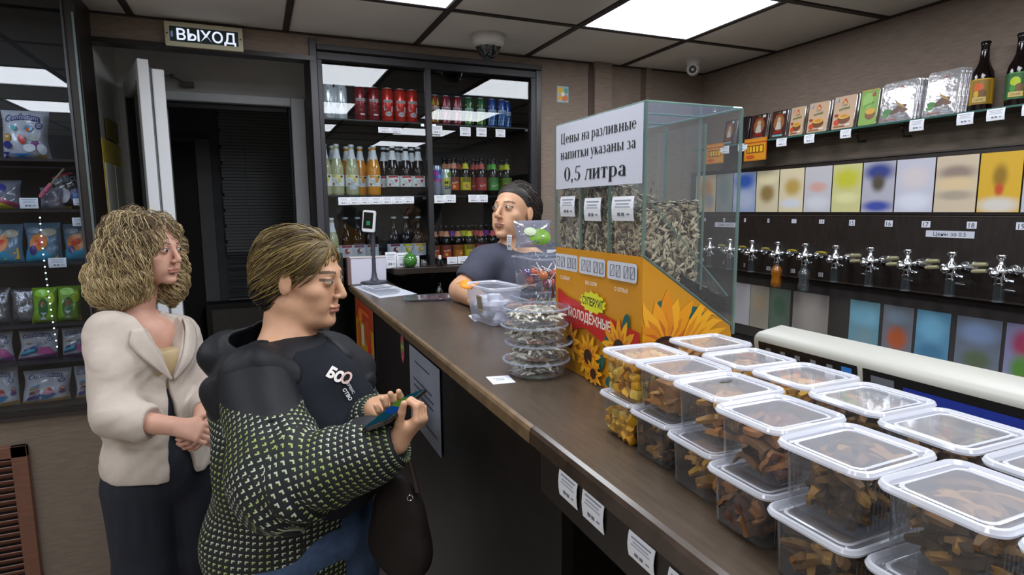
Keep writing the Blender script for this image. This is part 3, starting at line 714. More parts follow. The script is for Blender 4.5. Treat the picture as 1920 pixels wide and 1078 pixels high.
t = can(.0265, .158, '#a8acc0', art_tallcan(1), 'tall can with blue and pink print beside the divider', (cx_(819, .06, 365), .06, Z2), 'tall cans on the middle shelf', '#5a6470')
t = can(.0265, .138, '#c8d0c4', art_tallcan(0), 'pale green tall can lettered MO DA beside the blue pink can', (cx_(837, .04, 368), .04, Z2), 'tall cans on the middle shelf')
for ch in t.children: pass
def art_sml(kd, c1, c2):
    def f(P, r, z0, z1):
        h = z1-z0; P.rect(-.024, z0+h*.62, .048, h*.38, c1, 6)
        if kd == 0: P.rect(-.024, z0, .048, h*.62, c2, 6); P.ell(-.006, z0+h*.26, .008, .008, '#e8a860'); P.text('Kvass', 0, z0+h*.5, .012, '#e8d8c8', wx=.9, rot=.3)
        elif kd == 1: P.rect(-.024, z0+h*.05, .048, h*.55, c2, 6); P.ell(.002, z0+h*.32, .013, .010, '#c86848'); P.ell(.008, z0+h*.34, .006, .006, '#e8c070')
        else: P.rect(-.024, z0, .048, h*.6, c2, 6); P.text('Berry', 0, z0+h*.3, .012, '#e0c8c0', wx=.9, rot=.25)
    return f
SK = dict(brown=('#8a4a2c', art_sml(0, '#7a3a28', '#b8481c'), '#c88a6a', 'small bottle with brown orange label'), yellow=('#c0b018', art_sml(1, '#7a6a18', '#c8bc20'), '#c8c820', 'small bottle with yellow label'),
          red=('#a02c2c', art_sml(2, '#8a2828', '#a83028'), '#c0504c', 'small bottle with red label'), green=('#3c7a30', art_sml(2, '#3a7030', '#3f8a34'), '#58a83c', 'small bottle with green label'),
          lime=('#6e8420', art_sml(1, '#56701c', '#7a9020'), '#b8bc28', 'small bottle with lime label'), orange=('#a86018', art_sml(1, '#8a4c18', '#b87420'), '#c88858', 'small bottle with orange label'), violet=('#4c2c60', art_sml(2, '#402450', '#5a2c70'), '#7a3c98', 'small bottle with violet label'))
SG = M('#0d0806', .1, spec=.35, coat=.4); SC = M('#1a1614', .35, .4)
def small_row(lst, z, shelf):
    cnt = {}
    for px, kd, row in lst:
        lb, art, nk, nm = SK[kd]; y = .065+.062*row; cnt[(kd, row)] = cnt.get((kd, row), 0)+1
        ordn = ('first', 'second', 'third', 'fourth', 'fifth')[cnt[(kd, row)]-1]
        tot = sum(1 for q in lst if q[1] == kd and q[2] == row)
        where = ('front row' if row == 0 else 'second row' if row == 1 else 'rear row')+(', %s of its kind' % ordn if tot > 1 else '')
        bottle(SML, SG, (.0132, .010, SC), '%s, %s, %s shelf' % (nm, where, shelf), (cx_(px, y, 350 if z == Z2 else 480), y, z), 'small bottles on the %s shelf' % shelf, art, (.03, .098, lb), (.142, .170, nk))
small_row([(851, 'brown', 0), (873, 'yellow', 0), (903, 'red', 0), (925, 'green', 0), (950, 'lime', 0), (834, 'brown', 1), (843, 'brown', 1), (860, 'red', 1), (888, 'red', 1), (895, 'red', 1), (918, 'green', 1), (940, 'lime', 1)], Z2, 'middle')
small_row([(815, 'brown', 0), (837, 'brown', 0), (859, 'orange', 0), (880, 'yellow', 0), (902, 'red', 0), (924, 'red', 0), (946, 'violet', 0), (828, 'orange', 1), (848, 'violet', 1), (869, 'yellow', 1), (893, 'red', 1), (912, 'violet', 1), (932, 'violet', 1), (875, 'yellow', 2), (886, 'red', 2)], Z3, 'bottom')
# tall dark bottles, bottom shelf left
TALL = [(.028, 0), (.034, .004), (.036, .014), (.036, .13), (.034, .145), (.026, .168), (.018, .19), (.0135, .215), (.0125, .242), (.013, .246)]
def art_fruit(c):
    def f(P, r, z0, z1):
        h = z1-z0; P.rect(-.026, z1-h*.2, .052, h*.18, c, 5); P.ell(0, z0+h*.52, .013, .014, c); P.ell(.006, z0+h*.56, .006, .007, '#e8d8a0'); P.text('FRUIT', 0, z0+h*.18, .009, '#9a9aa0', wx=.9)
    return f
for px, c, nm in ((650, '#8a3a4a', 'tall black drink bottle behind the white paper box'), (673, '#6a3a5a', 'tall black drink bottle behind the payment terminal'), (697, '#8a4a2a', 'tall black drink bottle just right of the payment terminal'), (740, '#6a2440', 'tall black drink bottle with a plum label'), (763, '#c8b428', 'tall black drink bottle with a yellow label behind the green bulb'), (786, '#c8a828', 'tall black drink bottle with a yellow label by the divider')):
    bottle(TALL, GB, (.0135, .010, M('#a8b0b2', .4)), nm, (cx_(px, .07, 480), .07, Z3), 'tall dark bottles on the bottom shelf', art_fruit(c), (.05, .112, '#c8ccd4'))
for px, nm in ((617, 'left'), (624, 'right')):
    yy = .1 if px == 617 else .06
    bottle(LEM, GLQ, (.0135, .012, CAPW), 'pale lemonade bottle on the bottom shelf, %s one of the far pair' % nm, (cx_(px, yy, 480), yy, Z3), 'pale bottles on the bottom shelf', art_lem('#d8c860', '#e8dc80', '#b86a28'), (.045, .1, '#e6e8e6'), (.178, .224, '#dfe2e6'))
# price cards in the cabinet
def pc(px0, px1, py0, py1, lb, y=-.012, n=1, cat='price tag', group='price tags in the drinks cabinet'):
    a = at(px0, py0, 1, y); b = at(px1, py0, 1, y); c = at((px0+px1)/2, py1, 1, y)
    return price_card('price_tag', ((a[0]+b[0])/2, y, a[2]), b[0]-a[0], a[2]-c[2], lb, group=group, cat=cat)
pc(709, 731, 238, 249, 'white price tag under the red cans, left one'); pc(731, 753, 239, 250, 'white price tag under the red cans, right one')
pc(808, 829, 235, 252, 'white price tag under the orange patterned can'); pc(862, 882, 238, 255, 'white price tag under the crimson cans'); pc(893, 912, 239, 256, 'white price tag under the green cans'); pc(929, 947, 242, 257, 'white price tag under the blue cans')
for i in range(7): pc(634+20.3*i, 634+20.3*(i+1)-.3, 370-.3*i, 384.5-.5*i, 'white price tag, %s from the left in the strip under the lemonade bottles' % ('first', 'second', 'third', 'fourth', 'fifth', 'sixth', 'seventh')[i])
pc(814, 833, 366, 381, 'white price tag under the blue pink can'); pc(833, 854, 365, 380, 'white price tag under the pale green can')
pc(878, 896, 365, 379, 'white price tag under the red labelled bottles'); pc(896, 914, 365, 379, 'white price tag under the green labelled bottles')
for i in range(3): pc(838+20*i, 857+20*i, 482-1*i, 495-1*i, 'white price tag, %s on the bottom shelf right of the divider' % ('first', 'second', 'third')[i], y=-.06)
pc(722, 742, 473, 503, 'tall white price card, leftmost below the plum bottle', y=-.05); pc(743, 765, 474, 504, 'tall white price card just left of the green bulb', y=-.05); pc(767, 786, 480, 500, 'white price card behind the green bulb', y=-.045)
# green reed diffuser, little jars
p = at(769, 498, 1, -.075)
t = empty('reed_diffuser', (p[0], -.075, Z3), label='round green glass reed diffuser with black sticks', cat='diffuser')
m = MB(); m.lathe([(.012, 0), (.024, .006), (.034, .022), (.036, .036), (.031, .052), (.02, .064), (.009, .07), (.009, .078)], M('#3d7a2c', .08, coat=1), 24); m.build('bulb', t)
for k, (dx, dy) in enumerate(((-.03, 0), (.03, .01))):
    m = MB(); m.tube([(-dx*.35, 0, .03), (dx, dy, .125)], .0013, BLACK, 5); m.build('stick', t)
p = at(795, 500, 1, -.06); t = empty('glass_jar', (p[0], -.06, Z3), label='tiny clear glass jar beside the green diffuser', cat='jar')
m = MB(); m.lathe([(.012, 0), (.015, .004), (.015, .022), (.012, .027)], M('#6c6a6c', .1, .3, coat=1), 14); m.build('body', t)
m = MB(); m.lathe([(.013, .026), (.013, .034), (.0001, .035)], CHROME, 14); m.build('lid', t)
p = at(825, 498, 1, -.09); t = empty('dropper_bottle', (p[0], -.09, Z3), label='small dark bottle with a white cap standing right of the divider', cat='bottle')
m = MB(); m.lathe([(.012, 0), (.0155, .004), (.0155, .028), (.008, .036), (.007, .04)], M('#15181a', .08, coat=1), 16); m.build('body', t)
m = MB(); m.lathe([(.008, .038), (.008, .056), (.0001, .057)], WHITE, 12); m.build('cap', t)
p = at(824, 545, 1, -.13); t = empty('spray_bottle', (p[0], -.13, 1.2), label='small dark bottle with a metal cap below the cabinet ledge', cat='bottle')
m = MB(); m.lathe([(.016, 0), (.02, .006), (.02, .05), (.010, .066), (.008, .075)], M('#1c2022', .08, coat=1), 16); m.build('body', t)
m = MB(); m.lathe([(.009, .072), (.009, .09), (.0001, .092)], CHROME, 12); m.build('cap', t)

# ================================================================== BAR COUNTERS
HC = 1.296; XF = -2.155
TOPM = M('#4b4035', .27, noise_amt=.14, nscale=10, stretch=(10, 1, 1), bump=.08, bscale=90, spec=.6)
EDG = M('#6e5a42', .28, noise_amt=.3, nscale=25, spec=.6)
FRT = M('#15100e', .4, noise_amt=.3, nscale=16, stretch=(1, 1, 6), spec=.35)
ct = empty('bar_counter', (XF, -.54, 0), label='long dark wooden bar counter with a brown top', cat='counter')
EDG2 = M('#3d3128', .25, noise_amt=.3, nscale=25, spec=.7)
def slab(x0, x1, y0, y1, z, parent, name='worktop', th=.03):
    m = MB(); ox, oy = XF, parent.location.y
    pr = [(0, z-th), (.0, z-.009), (.003, z-.003), (.009, z), (x1-x0, z), (x1-x0, z-th)]
    V = []; 
    for yy in (y0, y1): V += [(x0-ox+p[0], yy-oy, p[1]) for p in pr]
    n = len(pr); F = [tuple(range(n)), tuple(reversed(range(n, 2*n)))]
    m.add(V, F+[(4, 3, n+3, n+4), (5, 4, n+4, n+5), (0, 5, n+5, n)], TOPM); m.add(V, [(1, 0, n, n+1), (2, 1, n+1, n+2), (3, 2, n+2, n+3)], EDG2 if y1 < -2.14 else EDG)
    return m.build(name, parent, smooth=0)
slab(XF, -1.955, -.545, -.02, HC, ct); slab(XF, -1.81, -1.12, -.5451, HC, ct); slab(XF, -1.64, -2.138, -1.1201, HC, ct)
m = MB(); m.bx(.025, .045, -1.597, .52, 0, HC-.03, FRT); m.bx(.045, .195, .50, .52, 0, HC-.03, FRT); m.build('front_panel', ct, smooth=0)
m = MB(); m.bx(.045, .49, -1.597, -1.577, 0, HC-.03, FRT); m.bx(.18, .20, .0, .5, 0, HC-.03, FRT); m.bx(.47, .49, -1.577, -.60, 0, HC-.03, FRT); m.bx(.32, .34, -.60, 0, 0, HC-.03, FRT); m.bx(.34, .47, -.62, -.60, 0, HC-.03, FRT); m.bx(.20, .32, -.02, 0, 0, HC-.03, FRT); m.build('side_panel', ct, smooth=0)
nc = empty('snack_counter', (XF, -2.14, 0), label='near bar counter carrying the snack boxes, open shelf below', cat='counter')
slab(XF, -1.42, -3.7, -2.1405, HC+.001, nc)
m = MB(); m.bx(.02, .04, -1.56, 0, HC-.115, HC-.03, M('#221c18', .4, noise_amt=.2, nscale=16, stretch=(1, 6, 1))); m.build('front_rail', nc, smooth=0)
m = MB(); m.bx(.04, .7, -.03, 0, 0, HC-.03, FRT); m.bx(.02, .04, -.075, 0, 0, HC-.115, FRT); m.bx(.68, .7, -1.56, -.03, 0, HC-.03, FRT); m.bx(.04, .68, -1.56, -.03, .0, .35, FRT); m.build('carcass', nc, smooth=0)
# chilled box under the near counter
t = empty('glass_cooler', (XF+.1, -2.75, .35), label='dark cooler with curved glass front under the near counter', cat='cooler')
m = MB(); m.bx(0, .5, -.45, .43, 0, .55, M('#0c0e11', .4)); m.build('body', t, bevel=.01)
m = MB(); pth = [(-.06+.13*math.sin(a)*.5, .40-.02*a, .25+.42*math.sin(a)) for a in np.linspace(0, 1.5, 9)]
V = []; 
for p_ in pth: V += [(p_[0], .40, p_[2]), (p_[0], -.42, p_[2])]
m.add(V, [(2*i, 2*i+1, 2*i+3, 2*i+2) for i in range(8)], thin('#5a6c80', .6, ior=1.8)); m.build('curved_glass', t)
m = MB(); m.tube([(p_[0], .40, p_[2]) for p_ in pth], .004, M('#8fb0b8', .2, .5), 6); m.build('glass_edge', t)
# price tags hanging on the rail of the near counter
for i, (c4, nm) in enumerate((([(1047, 880), (1081, 902), (1079, 953), (1046, 926)], 'leftmost under the seam'), ([(1091, 914), (1131, 945), (1128, 1001), (1088, 966)], 'second from the seam'), ([(1177, 992), (1226, 1035), (1224, 1085), (1174, 1046)], 'third from the seam'), ([(1252, 1062), (1300, 1105), (1300, 1160), (1250, 1115)], 'cut off at the bottom'))):
    q = [at(*p, 0, XF+.016) for p in c4]
    price_card('price_tag', (XF+.019, (q[0][1]+q[1][1])/2, (q[0][2]+q[1][2])/2), abs(q[0][1]-q[1][1]), abs(q[1][2]-q[2][2]), 'curled white price tag on the counter rail, %s' % nm, face='x', group='price tags on the counter rail', tilt=.0)
# notices on the counter front (facing the customers)
def fplane(X): return planar((X, 0, 0), (0, 1, 0), (0, 0, 1), (-1, 0, 0))
def notice(name, c4, X, bg, draw, lb, cat, th=.0008):
    q = [at(*p, 0, X) for p in c4]; y0, y1 = (q[0][1]+q[3][1])/2, (q[1][1]+q[2][1])/2; z1 = (q[0][2]+q[1][2])/2; z0 = (q[2][2]+q[3][2])/2
    W_ = y0-y1; H_ = z1-z0; m = MB(); m.bx(-th, 0, -W_/2, W_/2, -H_/2, H_/2, bg)
    P = Print(); draw(P, W_, H_); P.put(m, lambda u, v, d: np.array([-th-d, -u, v]))
    return m.build(name, loc=(X, (y0+y1)/2, (z0+z1)/2), smooth=0, label=lb, cat=cat)
def d_orange(P, w, h):
    P.rect(-w/2, -h/2, w, h, '#b8860c'); P.rect(-w/2, h*.2, w, h*.3, '#a83c14'); P.ell(-w*.2, h*.28, w*.12, h*.1, '#d87828'); P.ell(w*.2, h*.1, w*.18, h*.2, '#b04a18'); P.ell(w*.28, -h*.1, w*.1, h*.12, '#c82c14')
    P.rect(-w*.15, -h*.15, w*.16, h*.32, '#c8bfa8'); P.ell(-w*.3, -h*.05, w*.1, h*.22, '#c05a1c'); P.ell(w*.1, -h*.3, w*.2, h*.08, '#d8b020'); P.ell(-w*.25, -h*.32, w*.12, h*.1, '#c09a1c'); P.ell(w*.3, -h*.36, w*.1, h*.06, '#d0a010'); P.ell(w*.05, h*.38, w*.3, h*.03, '#d0602c')
notice('beer_poster', [(665, 557), (700, 583), (703, 718), (672, 672)], -2.134, M('#c0bab0', .5), d_orange, 'orange and yellow printed poster on the counter front', 'poster')
def d_oval(P, w, h):
    P.L.clear(); P.ell(0, 0, w/2, h/2, '#8c2c3c', 24); P.ell(0, 0, w*.44, h*.44, '#b04858', 24); P.rect(-w*.4, -h*.14, w*.8, h*.34, '#6a8a30'); P.rect(-w*.3, 0, w*.6, h*.03, '#c8d890'); P.rect(-w*.3, .06*h, w*.6, h*.03, '#c8d890'); P.text('24', 0, -h*.36, h*.12, '#e0c0c0')
q = at(753, 653, 0, -2.134); m = MB(); P = Print(); d_oval(P, .058, .10); P.put(m, lambda u, v, d: np.array([-d, -u, v]), .0006)
m.build('oval_sticker', loc=(-2.1305, q[1], q[2]), smooth=0, label='oval pink and green sticker on the counter front', cat='sticker')
def d_note(P, w, h):
    P.rect(-w/2, -h/2, w, h, '#9fa6b8')
    for y_, x_, ww in ((.33, -.3, .5), (.10, -.36, .62), (.02, -.34, .66), (-.06, -.3, .6), (-.14, -.25, .35), (-.34, .05, .35)): P.rect(w*x_, h*y_, w*ww, h*.022, '#4a4c58'); 
notice('paper_notice', [(769, 650), (826, 690), (826, 848), (771, 790)], -2.134, M('#a8adba', .7), d_note, 'white printed notice sheet taped to the counter front', 'notice')

# ================================================================== ON THE COUNTER
def poly_sheet(name, c4, z, art, lb, cat, th=.0006, col='#c4cad6'):
    q = [at(*p, 2, z) for p in c4]; o = sum(q)/4; V = [x-o for x in q]; m = MB()
    m.add([(a[0], a[1], 0) for a in V]+[(a[0], a[1], th) for a in V], [(4, 5, 6, 7), (0, 1, 5, 4), (1, 2, 6, 5), (2, 3, 7, 6), (3, 0, 4, 7), (3, 2, 1, 0)], M(col, .6))
    ux = V[1]-V[0]; uy = V[3]-V[0]
    P = Print(); art(P); P.put(m, lambda u, v, d: np.array([*(V[0]+ux*u+uy*v)[:2], th+d]))
    f = m.build(name, loc=o, smooth=0, label=lb, cat=cat)
    return f
def a_lines(n):
    def f(P):
        for i in range(n):
            P.rect(.08, .08+.84*i/n, .84-.3*random.random(), .84/n*.35, '#7d8494')
    return f
poly_sheet('price_list', [(663, 538), (722, 531), (782, 551), (712, 559)], HC, a_lines(14), 'white printed price list lying on the far end of the counter', 'paper')
poly_sheet('price_list', [(676, 534), (716, 530), (748, 539), (704, 544)], HC+.0012, a_lines(5), 'second white sheet lying on top of the price list', 'paper', col='#d0d4de')
poly_sheet('note_card', [(911, 707), (953, 704), (967, 717), (925, 721)], HC, lambda P: (P.rect(.2, .3, .5, .06, '#8a90a0'), P.rect(.25, .5, .4, .06, '#8a90a0')), 'small white card lying alone on the counter', 'card', col='#dde2ee')
poly_sheet('note_card', [(878, 592), (893, 588), (906, 600), (890, 603)], HC, lambda P: P.rect(.2, .3, .5, .06, '#8a90a0'), 'small white card tucked under the sugar tub', 'card', col='#d4d8e2')
# sealed flat tray of sliced meat
p = at(803, 561, 2, HC)
t = empty('flat_food_tray', p, -.25, label='flat clear tray of dark red meat slices lying on the counter', cat='food tray')
m = MB(); m.rr([(.15, .105, .02, .001), (.165, .115, .025, .006), (.19, .135, .03, .008), (.19, .135, .03, .009)], thin('#d8dcec', .95, .16, '#c8cce0'), 5, cap0=True, cap1=True); m.build('tray', t)
m = MB(); m.rr([(.13, .09, .02, .002), (.14, .10, .02, .006)], M('#7a2c30', .35, noise_amt=.3, nscale=60), 4, cap1=True, cap0=True)
P = Print(); P.ell(0, 0, .035, .018, '#b07838'); P.text('MEAT', 0, -.006, .012, '#4a1818'); P.put(m, lambda u, v, d: np.array([u, v, .0062+d])); m.build('meat', t)
# payment terminal on a round foot
p = np.array([*at(697, 529, 2, HC)[:2], HC]); p[1] = -.085
t = empty('payment_terminal', p, label='white payment terminal on a grey pole with round foot', cat='payment terminal')
GR = M('#3a3c46', .4)
m = MB(); m.lathe([(.066, 0), (.068, .006), (.066, .014), (.055, .017), (.02, .019)], GR, 32); m.lathe([(.024, .018), (.016, .03), (.0115, .06), (.0105, .12), (.0105, .27)], GR, 18); m.build('stand', t)
hd = at(692, 415, 1, p[1]-.02)-p; R = roty(.10)@rotz(-.25)
m = MB(); m.rr([(.058, .100, .008, -.006), (.062, .104, .010, -.004), (.062, .104, .010, .012), (.056, .098, .008, .016)], M('#cfd2d6', .35), 4, cap0=True, cap1=True, c=hd, R=R@rotx(PI/2)); hdo = m.build('head', t)
m = MB(); m.box(hd+R@np.array([-.003, -.0168, .004]), (.044, .001, .076), M('#0a0f10', .15, coat=1), R); P = Print(); P.rect(-.01, -.018, .016, .02, glow('#2c8a5a', .8)); P.put(m, lambda u, v, d: hd+R@np.array([u, -.0176-d, v])); m.build('screen', hdo, smooth=0)
m = MB(); m.tube([hd+np.array([.01, .012, 0]), (0, 0, .262)], .008, GR, 8); m.build('arm', t)
# white paper box
p = at(656, 520, 1, -.05); q = at(722, 520, 1, -.05)
bw = q[0]-p[0]; t = empty('paper_box', ((p[0]+q[0])/2, -.062, HC), label='white box covered with paper at the far end of the counter', cat='box')
m = MB(); m.box((0, 0, .065), (bw, .055, .13), M('#c3c3d2', .6, bump=.3, bscale=15)); m.build('body', t, bevel=.004)
m = MB(); m.box((0, 0, .131), (bw+.006, .062, .004), M('#d8d0cc', .5)); m.build('lid', t); m = MB(); m.bx(-bw/2-.015, -bw/2-.001, -.03, .03, 0, .13, M('#6a4c4c', .5)); m.build('side', t)
p = at(618, 530, 1, -.05)
t = empty('glass_case', (p[0]+.012, -.055, HC), label='low clear glass case left of the white paper box', cat='glass case')
m = MB(); m.bx(-.07, .05, -.03, .03, 0, .155, thin('#b0b8b0', .75, .12, '#8a9088')); m.build('glass', t, smooth=0); m = MB(); m.bx(-.06, .04, -.022, .022, .001, .05, M('#6a4a40', .6)); m.build('contents', t)
# sugar tub: translucent square tub, orange flap, white lumps
HZ = thin('#eef2fa', .97, .42, '#d4d8e6', rough=.1)
p = at(918, 608, 2, HC); TX, TY = -1.872, -1.255
t = empty('plastic_tub', (TX, TY, HC), .12, label='open translucent square tub holding white lumps with an orange ticket', cat='tub')
m = MB(); m.rr([(.085, .15, .012, .002), (.09, .155, .016, .006), (.112, .19, .02, .112)], HZ, 5, cap0=True); m.build('body', t)
m = MB(); m.rr([(.112, .19, .02, .110), (.126, .204, .024, .112), (.126, .204, .024, .119), (.121, .199, .022, .121), (.111, .189, .02, .116)], thin('#ffffff', .95, .62, '#e8ecf8', rough=.1), 5); m.build('rim', t)
m = MB(); P = Print(); P.rect(-.028, .04, .038, .05, '#a8a08c'); P.text('125', -.009, .05, .018, '#4a4030', bold=.02); P.bars(-.025, .07, .032, .016, 2, '#5a4a38'); P.put(m, lambda u, v, d: np.array([-.047-.11*v-d, -u-.02, v])); m.build('label', t, smooth=0)
m = MB(); V = []; 
for i in range(11):
    a = i/10; V += [(-.075+.012*math.sin(a*9)-.0, .115-.10*a, .113+.008*math.sin(a*6)), (-.05+.010*math.sin(a*8), .118-.10*a, .123+.006*math.sin(a*7))]
F = [(2*i, 2*i+1, 2*i+3, 2*i+2) for i in range(10)]; m.add(V, F, M('#e88c10', .6)); o = m.build('orange_flap', t); sd = o.modifiers.new('solid', 'SOLIDIFY'); sd.thickness = .0015
m = MB(); WL = M('#e4e6ee', .45, bump=.3, bscale=40)
for i in range(48): m.ball((random.uniform(-.03, .03), random.uniform(-.065, .065), .018+.05*random.random()), (random.uniform(.014, .022),)*3, WL, 9, rotz(random.random()*3))
m.build('white_lumps', loc=(TX, TY, HC), label='white lumps piled inside the translucent tub', cat='sweets', kind='stuff')
m = MB(); m.lathe([(.018, 0), (.021, .006), (.022, .022), (.02, .026), (.0001, .027)], WL, 18); m.build('white_sweet', loc=(TX-.005, TY-.02, HC+.066), label='large round white sweet on top of the lumps in the tub', cat='sweet', rz=.3)
# candy boxes, two stacked clear bowls
CL = thin('#f2f5f8', 1.0, .07, '#dde3ea', ior=1.42, rough=.03); CLE = thin('#e0e8f4', .95, .45, '#cfd8ea', ior=1.6, rough=.05)
WB1, WB2, HB1, HB2 = .185, .178, .122, .118
def candy_box(loc, nm, wide, hh):
    t = empty('candy_box', loc, .05, label=nm, cat='candy box', group='stacked clear candy boxes')
    a = wide; m = MB(); m.rr([(a*.72, a*.86, .02, .002), (a*.8, a*.92, .03, hh*.35), (a*.84, a*.96, .03, hh*.75), (a*.72, a*.86, .03, hh)], CL, 5, cap0=True); m.build('body', t)
    m = MB(); m.rr([(a*.84, a*.96, .03, hh*.73), (a*.90, a*1.02, .03, hh*.75), (a*.90, a*1.02, .03, hh*.78), (a*.84, a*.96, .03, hh*.79)], CLE, 5); m.build('rim', t); return t
B0 = np.array([-1.765, -1.41, HC])
candy_box(B0, 'lower clear box of round lollipops beside the round tubs', WB1, HB1); candy_box(B0+np.array([0, 0, HB1+.001]), 'upper clear box of wrapped lollipops with sticks', WB2, HB2)
cols = ['#b8501c', '#5a2c1c', '#8a9a20', '#c8701c', '#3c2a1c', '#6a1c20', '#90a828', '#b02818']
def lolly(nm, c, wrap, loc, k, g):
    t = empty('lollipop', loc, random.uniform(0, 6), label=nm, cat='lollipop', group=g)
    m = MB(); m.ball((0, 0, 0), (.015, .015, .014), M(c, .12, coat=1), 10); m.build('candy', t)
    an = random.uniform(.5, 1.6); d = np.array([math.sin(an), 0, math.cos(an)]); m = MB(); m.tube([d*.013, d*.045], .0018, M('#d8d8dc', .5), 6); m.build('stick', t)
    if wrap:
        m = MB(); m.add([(0, 0, -.016), (.02, .006, -.02), (.026, -.012, -.016), (-.02, .01, -.018), (-.024, -.008, -.02)], [(0, 1, 2), (0, 3, 4)], M(wrap, .2, .3)); m.build('wrapper', t, smooth=0)
k = 0
for j in range(3):
    for i in range(16):
        loc = B0+np.array([random.uniform(-.052, .052), random.uniform(-.065, .065), .018+.027*j]); lolly('round %s lollipop in the lower candy box' % ('orange', 'brown', 'olive green', 'amber', 'black brown', 'dark red', 'bright green', 'red')[k % 8], cols[k % 8], None, loc, k, 'lollipops in the lower candy box'); k += 1
wr = ['#d8581c', '#7a2040', '#2c8a4c', '#c8b8c0', '#5a3c7a', '#d8701c', '#1c2418', '#b83c20']
for j in range(2):
    for i in range(15):
        loc = B0+np.array([random.uniform(-.05, .05), random.uniform(-.06, .06), HB1+.018+.024*j]); lolly('lollipop with %s candy in the upper candy box' % ('orange', 'wine red', 'green', 'pale pink', 'violet', 'amber', 'black', 'red')[(k*3) % 8], wr[(k*3) % 8], wr[(k*5+1) % 8], loc, k, 'lollipops in the upper candy box'); k += 1
q = at(966, 440, 0, -1.845); price_card('price_tag', (-1.862, q[1], q[2]), .035, .045, 'tilted white price tag on the upper candy box', face='x', tilt=-.5)
poly_sheet('green_paper', [(955, 532), (985, 522), (1000, 545), (975, 565)], HC+.004, lambda P: None, 'mint green slip inside the lower candy box', 'paper', col='#6fb898')
# dried fish in four round clear tubs
def rstuff(n, gen): 
    m = MB()
    for i in range(n): gen(m, i)
    return m
FISH = [M('#e2d9c6', .6), M('#beb4a2', .6), M('#f2ecde', .55), M('#958c7c', .6)]
def stick(m, c, L, w_, h_, mat, R, bend=.25):
    V = []; n = 3
    for i in range(n+1):
        s = -.5+i/n; z = bend*L*(1-4*s*s)*.5; k = 1-.45*abs(2*s)**2
        V += [(s*L, -w_/2*k, z-h_/2*k), (s*L, w_/2*k, z-h_/2*k), (s*L, w_/2*k, z+h_/2*k), (s*L, -w_/2*k, z+h_/2*k)]
    F = [(0, 3, 2, 1), (4*n, 4*n+1, 4*n+2, 4*n+3)]+[(4*i+a, 4*i+(a+1) % 4, 4*i+4+(a+1) % 4, 4*i+4+a) for i in range(n) for a in range(4)]
    m.add(V, F, mat, R, c)
def rndR(tilt=1.0): return rotz(random.uniform(0, 2*PI))@rotx(random.uniform(-tilt, tilt))@roty(random.uniform(-tilt, tilt)*.5)
RC = np.array([-2.006, -1.852, HC])
ordn4 = ['bottom', 'second from the bottom', 'third from the bottom', 'top']
for k in range(4):
    z = HC+.0375*k+(.0005 if k else 0); off = np.array([(.0, .004, -.003, .0)[k], (.0, -.003, .003, .0)[k]])
    t = empty('round_tub', (RC[0]+off[0], RC[1]+off[1], z), .3*k, label='round clear plastic tub of dried fish, %s of the stack of four' % ordn4[k], cat='food tub', group='round fish tubs')
    m = MB(); m.lathe([(.001, .0005), (.053, .0005), (.060, .004), (.0650, .030), (.0655, .033)], CL, 36, cap=False); m.build('bowl', t)
    m = MB(); m.lathe([(.062, .0315), (.072, .0325), (.0725, .0345), (.068, .0355), (.065, .037), (.060, .0365), (.001, .0365)], CL, 36, cap=False); m.lathe([(.0695, .0320), (.0740, .0325), (.0740, .0345), (.0695, .0352)], CLE, 36, cap=False); m.build('lid', t)
    m = MB(); m.bx(-.0035, .0035, .070, .086, .032, .0342, CLE); m.build('tab', t)
    m = MB()
    for i in range(190):
        a = random.uniform(0, 2*PI); r = .054*math.sqrt(random.random()); zz = .006+random.random()*.024
        if k == 3 and zz > .018: r *= .8
        stick(m, (r*math.cos(a), r*math.sin(a), zz), random.uniform(.016, .034), random.uniform(.004, .008), .0035, FISH[(i+k) % 4 if k > 1 or i % 3 else 3], rndR(.35))
    m.build('dried_fish', loc=(RC[0]+off[0], RC[1]+off[1], z), label='strips of dried fish inside the %s round tub' % ordn4[k], cat='dried fish', kind='stuff')
# ---- rectangular snack boxes
def mat_box(): pass
LIDC = thin('#f4f6fb', .98, .40, '#d9dce6', ior=1.6, rough=.04); LIDR = thin('#ffffff', .95, .80, '#e6e9f2', ior=1.5, rough=.12); BOXC = thin('#eef0f2', .97, .07, '#c8ccd2', ior=1.45, rough=.03)
H1 = .066
def snack_proto():
    t = empty('snack_box', (0, 0, 0)); w_, d_ = .092, .078
    m = MB(); m.rr([(w_-.006, d_-.006, .010, .001), (w_, d_, .014, .004), (w_+.004, d_+.004, .015, .050), (w_+.006, d_+.006, .016, .0585)], BOXC, 5, cap0=True)
    for i in range(13):
        for s_ in (-1, 1): m.box((-w_/2+.012+(w_-.024)*i/12, s_*(d_/2+.0014), .028), (.0009, .0006, .040), BOXC)
    m.build('tray', t)
    m = MB(); m.rr([(w_+.004, d_+.004, .015, .0585), (w_+.016, d_+.016, .015, .0595), (w_+.018, d_+.018, .016, .0620), (w_+.015, d_+.015, .015, .0652), (w_+.010, d_+.010, .013, .0658), (w_+.005, d_+.005, .012, .0625)], LIDR, 6); m.build('rim', t)
    m = MB(); m.rr([(w_+.006, d_+.006, .012, .0630), (w_+.000, d_-.000, .010, .0605), (w_-.006, d_-.006, .009, .0605), (w_-.010, d_-.010, .008, .0628), (w_-.013, d_-.013, .008, .0628)], LIDC, 6, cap1=True); m.rr([(w_-.007, d_-.007, .009, .0625), (w_-.010, d_-.010, .009, .0634), (w_-.013, d_-.013, .008, .0629)], LIDR, 6); m.build('lid', t)
    return t
proto = snack_proto()
CORN = [M('#d8a428', .5), M('#e6c45c', .5), M('#c4881c', .55)]
